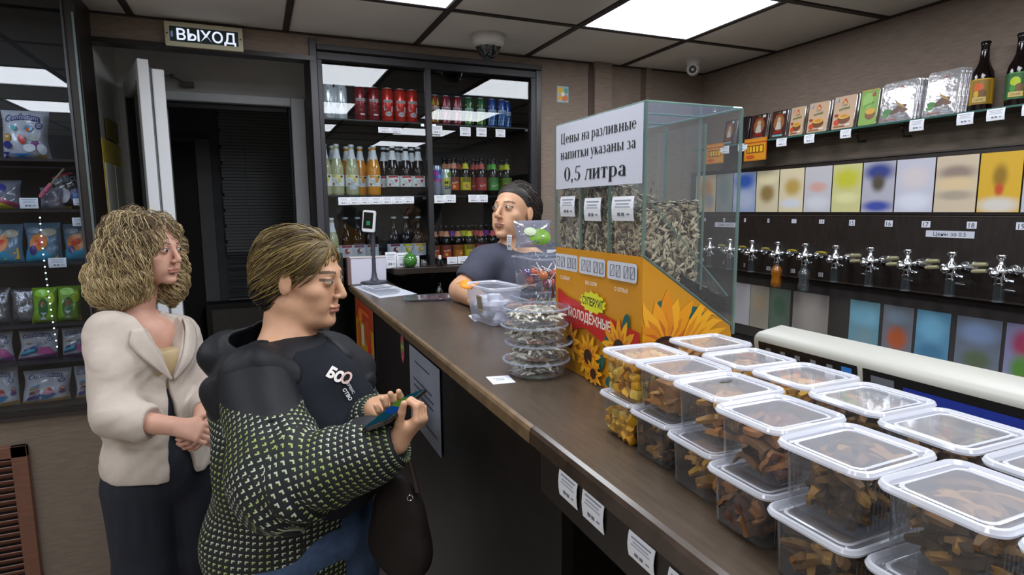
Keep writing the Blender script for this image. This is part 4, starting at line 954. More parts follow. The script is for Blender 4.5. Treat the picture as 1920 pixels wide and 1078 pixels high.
BRD = [M('#755122', .7, noise_amt=.35, nscale=90), M('#a0752c', .7, noise_amt=.3, nscale=90), M('#432d14', .75, noise_amt=.3, nscale=90)]
CHP = [M('#bc7e34', .6, noise_amt=.2, nscale=70), M('#966630', .6, noise_amt=.3, nscale=70), M('#c8964e', .6)]
BIG = [M('#6e4a28', .6, noise_amt=.35, nscale=40), M('#98602a', .55, noise_amt=.35, nscale=40), M('#4c2c18', .7, noise_amt=.3, nscale=40)]
def chunk(m, c, s, mat, R, jag=.25):
    V = []
    for sx in (-1, 1):
        for sy in (-1, 1):
            for sz in (-1, 1):
                for ax in range(3):
                    v = np.array([sx, sy, sz], float); v[ax] *= .62
                    V.append(v*s/2*(1+random.uniform(-jag, jag)*.4))
    import itertools
    F = []
    idx = {}
    k = 0
    for sx in (-1, 1):
        for sy in (-1, 1):
            for sz in (-1, 1):
                for ax in range(3): idx[(sx, sy, sz, ax)] = k; k += 1
    for s_ in (-1, 1):
        def loop(seq):
            F.append(tuple(idx[i] for i in seq))
        # faces of the cube: octagon of points whose cut axis is not the face axis
        loop([(s_, -1, -1, 1), (s_, 1, -1, 1), (s_, 1, -1, 2), (s_, 1, 1, 2), (s_, 1, 1, 1), (s_, -1, 1, 1), (s_, -1, 1, 2), (s_, -1, -1, 2)][::s_])
        loop([(-1, s_, -1, 0), (1, s_, -1, 0), (1, s_, -1, 2), (1, s_, 1, 2), (1, s_, 1, 0), (-1, s_, 1, 0), (-1, s_, 1, 2), (-1, s_, -1, 2)][::-s_])
        loop([(-1, -1, s_, 0), (1, -1, s_, 0), (1, -1, s_, 1), (1, 1, s_, 1), (1, 1, s_, 0), (-1, 1, s_, 0), (-1, 1, s_, 1), (-1, -1, s_, 1)][::s_])
    for sx in (-1, 1):
        for sy in (-1, 1):
            for sz in (-1, 1):
                f = [idx[(sx, sy, sz, a)] for a in range(3)]; F.append(tuple(f if sx*sy*sz > 0 else f[::-1]))
    m.add(V, F, mat, R, c)
def flake(m, c, L, w_, mat, R, th=.0022):
    n = 4; V = []
    cv = random.uniform(.3, 1.2); tw = random.uniform(-1, 1)
    jit = [[random.uniform(.75, 1.1) for _ in range(n+1)] for _ in range(n+1)]
    for s in (1, -1):
        for i in range(n+1):
            for j in range(n+1):
                u, v = -1+2*i/n, -1+2*j/n; k = jit[i][j]*(1-.18*u*u*v*v)
                V.append((u*L/2*k, v*w_/2*k, -cv*L*.22*u*u+tw*.15*L*u*v+th*s/2))
    N = (n+1)**2; F = []
    for i in range(n):
        for j in range(n):
            a = i*(n+1)+j; F += [(a, a+n+1, a+n+2, a+1), (N+a, N+a+1, N+a+n+2, N+a+n+1)]
    for i in range(n):
        for a, b in ((i*(n+1), (i+1)*(n+1)), ((i+1)*(n+1)+n, i*(n+1)+n), (i+1, i), (n*(n+1)+i, n*(n+1)+i+1)): F.append((a, b, N+b, N+a)[::-1])
    m.add(V, F, mat, R, c)
def fill(kind, loc, nm, seed, full=.92):
    random.seed(seed); m = MB(); w_, d_, h_ = .088, .074, .055*full
    if kind == 'corn':
        for z in np.arange(.009, h_, .0135):
            for x in np.arange(-w_/2+.004, w_/2, .0145):
                for y in np.arange(-d_/2+.003, d_/2, .0145):
                    chunk(m, (x+random.uniform(-.002, .002), y+random.uniform(-.002, .002), z+random.uniform(-.002, .002)), np.array([.0125, .0125, .0125])*random.uniform(.85, 1.08), random.choice(CORN), rndR(1.2))
    elif kind == 'bread':
        for z in np.arange(.008, h_, .0075):
            for i in range(17):
                x, y = random.uniform(-w_/2+.010, w_/2-.010), random.uniform(-d_/2+.008, d_/2-.008)
                stick(m, (x, y, z), random.uniform(.022, .034), random.uniform(.007, .010), random.uniform(.006, .009), random.choice(BRD), rndR(.5), .12)
    elif kind == 'sticks':
        for z in np.arange(.008, h_, .010):
            for i in range(9): stick(m, (random.uniform(-.022, .022), random.uniform(-.026, .026), z), random.uniform(.04, .055), .009, .009, random.choice(CORN[:1]+CHP[::2]+BRD[:2]), rndR(.6), .1)
    elif kind == 'chips':
        for i in range(56):
            x, y = random.uniform(-w_/2+.010, w_/2-.010), random.uniform(-d_/2+.010, d_/2-.010)
            flake(m, (x, y, .010+(h_-.016)*random.random()), random.uniform(.026, .038), random.uniform(.02, .03), random.choice(CHP), rndR(1.1))
        chunk(m, (0, 0, h_*.45), np.array([w_*.8, d_*.8, h_*.7]), CHP[1], I3)
    elif kind == 'big':
        for i in range(40):
            x, y = random.uniform(-w_/2+.013, w_/2-.013), random.uniform(-d_/2+.012, d_/2-.012)
            flake(m, (x, y, .012+(h_-.02)*random.random()), random.uniform(.034, .046), random.uniform(.026, .036), random.choice(BIG), rndR(1.3), .005)
    return m.build({'corn': 'corn_cubes', 'bread': 'rye_croutons', 'sticks': 'bread_sticks', 'chips': 'crisp_flakes', 'big': 'jerky_slices'}[kind], loc=loc, smooth=60, label=nm, cat='snacks', kind='stuff')
KN = dict(corn='yellow corn cubes', bread='dark rye croutons', sticks='pale bread sticks', chips='golden crisp flakes', big='large brown dried slices')
rowsF = [('corn', 'corn'), ('chips', 'bread'), ('sticks', 'sticks'), ('big', 'big'), ('bread', 'bread'), ('bread', 'bread'), ('bread', 'bread'), ('bread', 'bread')]
rowsB = [('chips', 'bread'), ('sticks', 'bread'), ('sticks', 'bread'), ('bread', 'bread'), ('bread', 'bread'), ('bread', 'bread'), ('bread', 'bread')]
fy = [-2.240, -2.333, -2.432, -2.530, -2.630, -2.730, -2.83]; by = [-2.225, -2.335, -2.435, -2.537, -2.637, -2.738, -2.838]
fx = [-2.003, -2.006, -2.016, -2.035, -2.048, -2.045, -2.048]; bxx = [-1.862, -1.886, -1.886, -1.898, -1.915, -1.92, -1.925]
ordn = ['first', 'second', 'third', 'fourth', 'fifth', 'sixth', 'seventh']; first = True; sd = 100
for side, ys_, xs_, rows in (('front', fy, fx, rowsF), ('back', by, bxx, rowsB)):
    for i in range(7):
        for lvl in (1, 0):
            kind = rows[i][0 if lvl else 1]
            z = HC+.0012+lvl*.0675; dx = random.uniform(-.003, .003) if not lvl else 0
            nm = 'snack box of %s, %s from the dispenser, %s side, %s layer' % (KN[kind], ordn[i], 'customer' if side == 'front' else 'inner', 'upper' if lvl else 'lower')
            rz = random.uniform(-.04, .04)
            loc = (xs_[i]+dx-(0 if lvl else .006), ys_[i], z)
            if first: proto.location = loc; proto.rotation_euler = (0, 0, rz); tag(proto, nm, 'snack box', 'clear snack boxes'); t = proto; first = False; tag(proto, cat='snack box')
            else: t = clone(proto, loc, rz, nm, 'clear snack boxes')
            if side == 'front' or lvl:
                sd += 1; fill(kind, (loc[0], loc[1], loc[2]), '%s inside the %s %s side box, %s layer' % (KN[kind], ordn[i], 'customer' if side == 'front' else 'inner', 'upper' if lvl else 'lower'), sd, 1.0 if lvl else .9)
            if side == 'front' and i == 2 and lvl:
                P = Print(); P.ell(.0, .004, .010, .004, '#5a5c68'); P.text('12.07', .004, .000, .007, '#2c2e3a', rot=.1); P.text('24', .006, -.010, .006, '#3c3e4a'); m = MB(); P.put(m, lambda u, v, d: np.array([u+.012, v+.012, .0642+d])); m.build('date_stamp', t, smooth=0)
random.seed(11)
# ---- white scale unit at the back of the near counter
t = empty('price_scale', (-1.60, -2.075, HC), label='long off-white electronic scale behind the snack boxes', cat='scale')
WS = M('#a6a69e', .45); Ls = 1.0
m = MB(); pr = [(0, 0), (-.0136, .085), (-.010, .093), (-.002, .099), (.060, .108), (.085, .100), (.10, 0)]
V = [(x, 0, z) for x, z in pr]+[(x, -Ls, z) for x, z in pr]; n = len(pr)
m.add(V, [tuple(reversed(range(n))), tuple(range(n, 2*n))]+[(i, (i+1) % n, n+(i+1) % n, n+i) for i in range(n)], WS); m.build('housing', t, bevel=.004)
def fs(y0, y1, z0, z1, mat, d=0): return [(-.012*(z/.075)-.0012-d, y, z) for y, z in ((y0, z0), (y1, z0), (y1, z1), (y0, z1))]
m = MB()
for y0, y1 in ((-.015, -.235), (-.245, -.95)): m.add(fs(y0, y1, .030, .083, 0), [(0, 1, 2, 3)], M('#14171c', .25))
m.build('dark_band', t, smooth=0)
m = MB()
for k in range(5): m.add(fs(-.035-.035*k, -.047-.035*k, .064, .073, 0, .0006), [(0, 1, 2, 3)], M('#7d838c', .5))
m.add(fs(-.26, -.30, .062, .074, 0, .0006), [(0, 1, 2, 3)], M('#6a707a', .5)); m.build('legend', t, smooth=0)
m = MB(); m.add(fs(-.205, -.225, .060, .076, 0, .0008), [(0, 1, 2, 3)], glow('#3c78c8', .6)); m.add(fs(-.315, -.50, .046, .068, 0, .0008), [(0, 1, 2, 3)], M('#2038a0', .4)); m.build('blue_strip', t, smooth=0)

# ================================================================== SEED DISPENSER
DX, DY0, DY1 = -1.929, -1.794, -2.126
t = empty('seed_dispenser', (0, 0, 0), label='orange sunflower seed dispenser with clear bins on the counter', cat='dispenser')
prof = [(-1.929, HC+.001), (-1.929, 1.566), (-1.726, 1.427), (-1.721, 1.405), (-1.721, HC+.001)]
OR = M('#c88a1c', .4)
m = MB(); n = len(prof); V = [(x, DY0, z) for x, z in prof]+[(x, DY1, z) for x, z in prof]
m.add(V, [tuple(range(n)), tuple(reversed(range(n, 2*n)))]+[(i, n+i, n+(i+1) % n, (i+1) % n) for i in range(n)], OR); m.build('cardboard_body', t, smooth=0)
def fv(px, py): q = at(px, py, 0, DX-.0005); return (DY0-q[1], q[2])          # u towards the camera, v height
def sv(px, py): q = at(px, py, 1, DY1-.0005); return (q[0]-DX, q[2])
mf = lambda u, v, d: np.array([DX-d, DY0-u, v]); ms = lambda u, v, d: np.array([DX+u, DY1-d, v])
def petal(P, c, an, L, w_, col, tip):
    d = np.array([math.cos(an), math.sin(an)]); nn = np.array([-d[1], d[0]]); c = np.array(c)
    P.poly([c-nn*w_*.3, c+d*L*.45-nn*w_, c+d*L*.8-nn*w_*.6, c+d*L, c+d*L*.8+nn*w_*.6, c+d*L*.45+nn*w_, c+nn*w_*.3], col)
    P.poly([c-nn*w_*.2, c+d*L*.38-nn*w_*.5, c+d*L*.62, c+d*L*.38+nn*w_*.5, c+nn*w_*.2], tip)
def clip_pts(P, lo_u, hi_u, lo_v, hi_v, top=None):
    for i, (V, F, c) in enumerate(P.L):
        V[:, 0] = np.clip(V[:, 0], lo_u, hi_u); V[:, 1] = np.clip(V[:, 1], lo_v, hi_v if top is None else 9)
        if top is not None: V[:, 1] = np.minimum(V[:, 1], np.array([top(u) for u in V[:, 0]]))
P = Print()
for px, py, r1, r2, ro in ((1305, 590, .022, .014, -.5), (1322, 632, .024, .014, -.2), (1238, 572, .007, .008, 0)): u, v = sv(px, py); P.ell(u, v, r1, r2, '#1c5a54', 12, ro)
c0 = sv(1247, 650)
for i, an in enumerate(np.linspace(-.1, PI+.1, 11)):                   # big flower on the side
    petal(P, c0, an+.05*math.sin(i*5), .098+.012*math.sin(i*3), .0165, ['#e0940c', '#e8a418', '#d8860c'][i % 3], ['#c8641c', '#d07814'][i % 2])
c1 = sv(1275, 650)
for i, an in enumerate(np.linspace(.25, 1.0, 4)): petal(P, c1, an, .11, .011, '#eaa81c', '#d88818')
P.ell(c0[0], c0[1], .030, .020, '#2a1810', 20); P.ell(c0[0], c0[1], .020, .012, '#4a2c14', 16)
clip_pts(P, 0.001, .207, HC+.002, 9, lambda u: 1.566-(u*.685)-.002)
m = MB(); P.put(m, ms, .0004, .00006); m.build('side_print', t, smooth=0)
P = Print()
for a_, b_, c_, d_ in ((1040, 1083, 473, 510), (1087, 1136, 479, 520), (1141, 1197, 484, 528)):
    u0, v1 = fv(a_, c_); u1, _ = fv(b_, c_); _, v0 = fv(a_, d_-2); v0 = 1.517; v1 = 1.552
    w_ = u1-u0; P.poly([(u0+.004, v0), (u1-.004, v0), (u1, v0+.004), (u1, v1-.004), (u1-.004, v1), (u0+.004, v1), (u0, v1-.004), (u0, v0+.004)], '#c8ccd6')
    for k in range(4):
        x0_ = u0+w_*(.10+.21*k+(.06 if k > 1 else 0)); ww = w_*.15; hh = .022; y0_ = (v0+v1)/2-hh/2
        for rx, ry, rw, rh in ((0, 0, ww, .0012), (0, hh-.0012, ww, .0012), (0, 0, .0016, hh), (ww-.0016, 0, .0016, hh)): P.rect(x0_+rx, y0_+ry, rw, rh, '#5a6070')
        P.poly([(x0_, y0_), (x0_+.0016, y0_), (x0_+ww, y0_+hh), (x0_+ww-.0016, y0_+hh)], '#6a7080')
for s_, px, py in (('С СОЛЬЮ', 1062, 522), ('БЕЗ СОЛИ', 1111, 530), ('С СОЛЬЮ', 1168, 541)):
    u, v = fv(px, py); P.text(s_, u, 1.497, .007, '#e8e0d0', maxw=.045, bold=.02)
    P.text('^', u, 1.500 if s_[0] == 'С' else 1.482, .006, '#e8e0d0')
# red band
uL, uR = .0, DY0-DY1
P.poly([(0.02, 1.476), (.06, 1.462), (uR, 1.430), (uR, 1.395), (uR*.62, 1.388), (.14, 1.405), (.08, 1.39), (.02, 1.43)], '#b82018')
u, v = fv(1114, 567); bp = []
for k in range(26): r_ = (.046 if k % 2 else .038); a = 2*PI*k/26; bp.append((u+r_*1.15*math.cos(a), 1.462+r_*.5*math.sin(a)))
P.poly(bp, '#d8d820'); P.text('СУПЕРХИТ', u, 1.4545, .016, '#2a3a14', maxw=.082, bold=.03, rot=-.03)
u, v = fv(1120, 595); P.text('МОЛОДЁЖНЫЕ', u-.03, 1.4175, .019, '#e8dcd0', maxw=.17, bold=.03, rot=-.04)
for px, py, ro in ((1177, 607, 1.3), (1143, 640, .8), (1130, 680, 1.1), (1148, 715, .4)): u, v = fv(px, py); P.ell(u, v, .020, .011, '#1c5a54', 12, ro)
for cc, r_, n_ in ((fv(1165, 655), .062, 13), (fv(1108, 668), .050, 13), (fv(1075, 640), .045, 10), (fv(1120, 700), .035, 9)):
    for i in range(n_): petal(P, cc, 2*PI*i/n_+.2, r_, r_*.16, ['#e8a818', '#d89410'][i % 2], '#c87018')
    P.ell(cc[0], cc[1], r_*.32, r_*.32, '#3a2010', 14)
P.ell(.004, 1.462, .01, .012, '#5a1814')
clip_pts(P, 0.001, uR-.001, HC+.002, 1.563)
m = MB(); P.put(m, mf, .0004, .00006); m.build('front_print', t, smooth=0)
# clear bins
GP = thin('#fafcfc', 1.0, .055, '#d4d6d8', ior=1.35)
def gl(name, V, F, mat=None): m = MB(); m.add(V, F, mat or GP); m.build(name, t, smooth=0)
zt = 1.831
gl('glass_front', [(DX, DY0, 1.567), (DX, DY1, 1.567), (DX, DY1, zt), (DX, DY0, zt)], [(0, 1, 2, 3)])
for y in (DY1, -2.015, -1.905, DY0):
    gl('glass_side', [(DX, y, 1.567), (-1.726, y, 1.43), (-1.718, y, 1.41), (-1.718, y, zt), (DX, y, zt)], [(0, 1, 2, 3, 4)])
gl('glass_back', [(-1.718, DY0, 1.41), (-1.718, DY1, 1.41), (-1.718, DY1, zt), (-1.718, DY0, zt)], [(3, 2, 1, 0)])
gl('glass_top', [(DX, DY0, zt), (DX, DY1, zt), (-1.718, DY1, zt), (-1.718, DY0, zt)], [(0, 1, 2, 3)], thin('#e4ecf8', .97, .35, '#b0bcdc', ior=1.6))
gl('glass_inner', [(-1.80, DY0, 1.50), (-1.80, DY1, 1.50), (-1.80, DY1, 1.80), (-1.80, DY0, 1.80)], [(0, 1, 2, 3)])
gl('glass_chute', [(DX+.003, DY0, 1.672), (DX+.003, DY1, 1.672), (-1.735, DY1, 1.485), (-1.735, DY0, 1.485)], [(0, 1, 2, 3)])
m = MB(); e_ = .0022
for y in (DY1, -2.015, -1.905, DY0):
    for x, z0 in ((DX, 1.567), (-1.718, 1.41)): m.bx(x-e_, x+e_, y-e_, y+e_, z0, zt, GLE)
    m.tube([(DX, y, zt), (-1.718, y, zt)], e_, GLE, 4)
    if y in (DY1, DY0): m.tube([(DX, y, 1.568), (-1.726, y, 1.43)], .0028, GLE, 4); m.tube([(DX+.003, y, 1.672), (-1.735, y, 1.485)], .0015, GLE, 4)
for x in (DX, -1.718): m.tube([(x, DY0, zt), (x, DY1, zt)], e_, GLE, 4)
for y in (-2.015, DY1): m.bx(-1.80-.0015, -1.80+.0015, y-.0015, y+.0015, 1.50, 1.80, GLE)
m.build('glass_edges', t, smooth=0)
# seeds heaped in the bins
SEED = [M('#9c917a', .6), M('#696152', .6), M('#bcb197', .6), M('#3e3932', .65)]
def seed(m, c, R, L, mat):
    a, b, h = L/2, L*.17, L*.08
    m.add([(-a, 0, 0), (a, 0, 0), (.1*a, b, 0), (.1*a, -b, 0), (.1*a, 0, h), (.1*a, 0, -h)], [(0, 4, 2), (0, 3, 4), (1, 2, 4), (1, 4, 3), (0, 2, 5), (0, 5, 3), (1, 5, 2), (1, 3, 5)], mat, R, c)
bins = [(DY1+.004, -2.018, 1.642, 1.655), (-2.012, -1.908, 1.70, 1.66), (-1.902, DY0-.003, 1.70, 1.66)]
for bi, (y0, y1, zf, zb) in enumerate(bins):
    random.seed(50+bi); m = MB(); x0, x1 = DX+.004, -1.803
    fl = lambda x: 1.575-(x-DX)*.685
    m.add([(x0+.006, y0+.006, fl(x0)), (x1-.006, y0+.006, fl(x1)), (x1-.006, y1-.006, fl(x1)), (x0+.006, y1-.006, fl(x0)), (x0+.006, y0+.006, zf-.01), (x1-.006, y0+.006, zb-.01), (x1-.006, y1-.006, zb-.01), (x0+.006, y1-.006, zf-.01)], [(3, 2, 1, 0), (4, 5, 6, 7), (0, 1, 5, 4), (1, 2, 6, 5), (2, 3, 7, 6), (3, 0, 4, 7)], SEED[3])
    for i in range(1500):
        f = random.random(); x = random.uniform(x0+.003, x1-.003); y = random.uniform(y0+.003, y1-.003); zt_ = zf+(zb-zf)*(x-x0)/(x1-x0)+.008*math.sin(y*90+x*50)
        z = random.uniform(fl(x)+.004, zt_); 
        if f < .3: x = x0+.003+random.random()*.003; R = rotz(PI/2)@rotx(random.uniform(-.4, .4))@rotx(0); R = frame((0, math.cos(an := random.uniform(0, PI)), math.sin(an)), (0, -math.sin(an), math.cos(an)), (1, 0, 0))
        elif f < .65: y = y0+.003+random.random()*.003; an = random.uniform(0, PI); R = frame((math.cos(an), 0, math.sin(an)), (-math.sin(an), 0, math.cos(an)), (0, -1, 0))
        elif f < .72: x = x1-.004; an = random.uniform(0, PI); R = frame((0, math.cos(an), math.sin(an)), (0, -math.sin(an), math.cos(an)), (1, 0, 0))
        else: z = zt_-.003+random.random()*.008; R = rndR(.5)
        seed(m, (x, y, z), R@rotx(random.uniform(-.35, .35)), random.uniform(.014, .026), SEED[random.choice((0, 0, 1, 2, 2, 1, 3))])
    m.build('sunflower_seeds', smooth=0, label='striped sunflower seeds heaped in the %s clear bin' % ('nearest', 'middle', 'farthest')[bi], cat='seeds', kind='stuff')
m = MB(); DK = M('#2c2a2a', .75, noise_amt=.4, nscale=300, bump=1, bscale=300)
m.add([(-1.84, DY1+.005, 1.512), (-1.735, DY1+.005, 1.442), (-1.735, DY1+.005, 1.478), (-1.79, DY1+.005, 1.505), (-1.84, DY1+.005, 1.53)]+[(x, DY0-.003, z) for x, z in ((-1.84, 1.512), (-1.735, 1.442), (-1.735, 1.478), (-1.79, 1.505), (-1.84, 1.53))], [(0, 1, 2, 3, 4), (9, 8, 7, 6, 5)]+[(i, 5+i, 5+(i+1) % 5, (i+1) % 5) for i in range(5)], DK)
for i in range(260):
    x = random.uniform(-1.80, -1.737); seed(m, (x, random.uniform(DY1+.006, DY0-.005), 1.505-(x+1.79)*.49+.003), rndR(.5), .014, SEED[random.choice((0, 1, 3))])
m.build('dark_seeds', smooth=0, label='dark seeds lying in the sloping chute of the dispenser', cat='seeds', kind='stuff')
# paper sign on the dispenser
q = [at(*p, 0, DX-.006) for p in ((1043, 232), (1207.5, 193), (1207, 343), (1046, 353.5))]
y0, y1 = q[0][1], q[1][1]; W_ = y0-y1; z1, z0 = 1.829, 1.6935; H_ = z1-z0
so = empty('paper_sign', (DX-.006, y0, z0), label='white paper sign in black serif Cyrillic print taped to the dispenser', cat='sign')
cu = lambda u, v: .003*math.sin(u/W_*PI)*(1-v/H_)+.0012*math.sin(u*40)
m = MB(); n = 16; V = [(-cu(W_*i/n, H_*j/4), -W_*i/n, H_*j/4) for j in range(5) for i in range(n+1)]; F = [(j*(n+1)+i, j*(n+1)+i+1, (j+1)*(n+1)+i+1, (j+1)*(n+1)+i) for j in range(4) for i in range(n)]
m.add(V, F, M('#c6cad8', .65)); o = m.build('sheet', so)
P = Print(); K = '#17181c'
P.serif('Цены на разливные', W_*.075, H_*.70, H_*.155, K, W_*.86); P.serif('напитки указаны за', W_*.075, H_*.455, H_*.155, K, W_*.86); P.serif('0,5 литра', W_*.13, H_*.115, H_*.215, K, W_*.72, bold=.13)
m = MB(); P.put(m, lambda u, v, d: np.array([-cu(u, v)-d-.0004, -u, v]), .0002, .0001); m.build('lettering', so, smooth=0)
for c4, nm in (((1052, 1079, 368, 406), 'left'), ((1097, 1128, 371, 414), 'middle'), ((1149, 1190, 368, 414), 'right')):
    a = at(c4[0], c4[2], 0, DX-.004); b = at(c4[1], c4[2], 0, DX-.004); c = at((c4[0]+c4[1])/2, c4[3], 0, DX-.004)
    price_card('price_tag', (DX-.0035, (a[1]+b[1])/2, (a[2]+b[2])/2), a[1]-b[1], (a[2]+b[2])/2-c[2], 'white price tag on the dispenser glass, %s one of three' % nm, face='x', group='price tags on the dispenser')

# ================================================================== RIGHT WALL
def fr(px, py, X): q = at(px, py, 0, X); return q
PX = -.0835
t = empty('tap_panel', (-.003, -.02, 1.306), label='dark wooden tap panel along the right wall', cat='panel')
TP = M('#1d1612', .42, noise_amt=.35, nscale=10, stretch=(1, 6, 1.2), bump=.15, bscale=60)
m = MB(); m.bx(-.08, 0, -3.6, 0, 0, .31, TP); m.bx(-.078, 0, -3.6, 0, .312, .555, TP); m.build('board', t, smooth=0)
m = MB(); m.bx(-.084, 0, -3.6, 0, .555, .562, M('#3a332e', .5)); m.bx(-.083, -.08, -3.6, 0, .3045, .3065, M('#4a443e', .4)); m.bx(PX-.004, PX, -3.6, 0, -.003, .003, M('#3a3430', .3)); m.build('edging', t, smooth=0)
edges = [1305, 1343, 1375, 1418, 1461, 1508, 1560, 1616, 1678, 1752, 1833, 1916]
arts = [('#b8a890', [(.0, .1, .3, .25, '#b08050'), (.2, -.2, .2, .2, '#8a8c90')]), ('#7f8586', [(0, .1, .3, .3, '#6a7a78')]), ('#8f9fc0', [(0, .28, .4, .18, '#2f55a8'), (0, -.2, .4, .2, '#a8b4cc')]),
        ('#c9bfa0', [(0, -.05, .3, .2, '#8a7340'), (0, .3, .4, .12, '#d8d0a8')]), ('#cfc4a4', [(.05, .08, .3, .18, '#b0944c'), (0, -.3, .4, .1, '#c8ccd4')]), ('#b7b6bc', [(0, .05, .3, .1, '#c49a90'), (0, -.3, .4, .14, '#c4c8d0')]),
        ('#c0be86', [(0, .2, .42, .2, '#b8b832'), (0, -.2, .38, .1, '#d0cf9a')]), ('#a8a8b4', [(0, .3, .42, .16, '#2c3a80'), (0, .08, .2, .16, '#4a4438'), (0, -.38, .42, .1, '#3a489a')]), ('#b8bac8', [(0, .15, .35, .2, '#c8c0c4'), (0, -.3, .4, .15, '#ccd0de')]),
        ('#c2b49c', [(0, .2, .4, .12, '#8a7a70'), (0, 0, .42, .12, '#cfb890'), (0, -.2, .4, .08, '#a09484')]), ('#c8a028', [(.0, .1, .16, .18, '#8a6a14'), (0, -.12, .1, .1, '#b84820'), (0, -.38, .46, .12, '#c8c4bc')]), ('#b0b0b8', [(0, .2, .3, .2, '#8a90a8')])]
nmA = ['tan and orange', 'plain grey green', 'blue topped', 'cream with a brown patch', 'cream with a gold patch', 'pale grey and pink', 'yellow green', 'navy and white', 'plain pale grey', 'beige and brown', 'bright yellow with a red spot', 'grey']
for i in range(12):
    y0 = fr(edges[i], 360, PX)[1]-.003; y1 = (fr(edges[i+1], 360, PX)[1] if i < 11 else y0-.155)+.003
    z0, z1 = 1.628, 1.842; W_, H_ = y0-y1, z1-z0
    m = MB(); m.bx(-.0015, 0, -W_/2, W_/2, -H_/2, H_/2, soft_print(arts[i][0], [(cx*W_, cz*H_, rx*W_*1.3, rz_*H_*1.3, c) for cx, cz, rx, rz_, c in arts[i][1]]))
    m.build('drink_poster', loc=(PX-.001, (y0+y1)/2, (z0+z1)/2), smooth=0, label='%s drink poster above the taps' % nmA[i], cat='poster', group='posters above the taps')
# numbers
nums = [(1322, '5'), (1358, '6'), (1397, '7'), (1441, '9'), (1489, '11'), (1541, '13'), (1598, '15'), (1667, '16'), (1737, '17'), (1823, '18'), (1917, '19')]
ORD = ('first', 'second', 'third', 'fourth', 'fifth', 'sixth', 'seventh', 'eighth', 'ninth', 'tenth', 'eleventh')
for ni, (px, s_) in enumerate(nums):
    q = fr(px, 415, PX); w_ = .013 if len(s_) == 1 else .028
    if px > 1600: w_ = .034
    h_ = .020 if px < 1560 else .026
    m = MB(); m.bx(-.0008, 0, -w_/2, w_/2, -h_/2, h_/2, M('#c4c8d4', .6)); P = Print(); P.text(s_, 0, -h_*.36, h_*.72, '#33353c'); P.put(m, lambda u, v, d: np.array([-.0009-d, -u, v]))
    m.build('number_label', loc=(PX-.0006, q[1], 1.583 if px < 1560 else 1.580), smooth=0, label='small white number label in the upper row, %s from the far corner' % ORD[ni], cat='label', group='tap number labels')
for ni, (px, py, s_) in enumerate(((1319, 487, '6'), (1357, 492, '4'), (1396, 497, '8'), (1441, 503, '10'), (1487, 508, '12'), (1539, 515, '14'))):
    q = fr(px, py, PX); w_ = .011 if len(s_) == 1 else .026; h_ = .02
    m = MB(); m.bx(-.0008, 0, -w_/2, w_/2, -h_/2, h_/2, M('#a8acb4', .6)); P = Print(); P.text(s_, 0, -h_*.36, h_*.72, '#33353c'); P.put(m, lambda u, v, d: np.array([-.0009-d, -u, v]))
    m.build('number_label', loc=(PX-.0006, q[1], q[2]), smooth=0, label='small white number label in the lower row, %s from the far corner' % ORD[ni], cat='label', group='lower tap number labels')
for (a_, b_, nm) in (((1737, 431), (1827, 448), 'right'), ((1341, 416), (1382, 427), 'left')):
    q0 = fr(*a_, PX); q1 = fr(*b_, PX); W_, H_ = q0[1]-q1[1], .026
    m = MB(); m.bx(-.001, 0, -W_/2, W_/2, -H_/2, H_/2, M('#b9bdca', .6)); P = Print(); P.text('Цены за 0.5', 0, -H_*.28, H_*.62, '#3a3c48', maxw=W_*.95); P.put(m, lambda u, v, d: np.array([-.0011-d, -u, v]))
    m.build('price_strip', loc=(PX-.0008, (q0[1]+q1[1])/2, (q0[2]+q1[2])/2), smooth=0, label='white paper strip with Cyrillic words and 0.5 on the tap panel, %s one' % nm, cat='label')
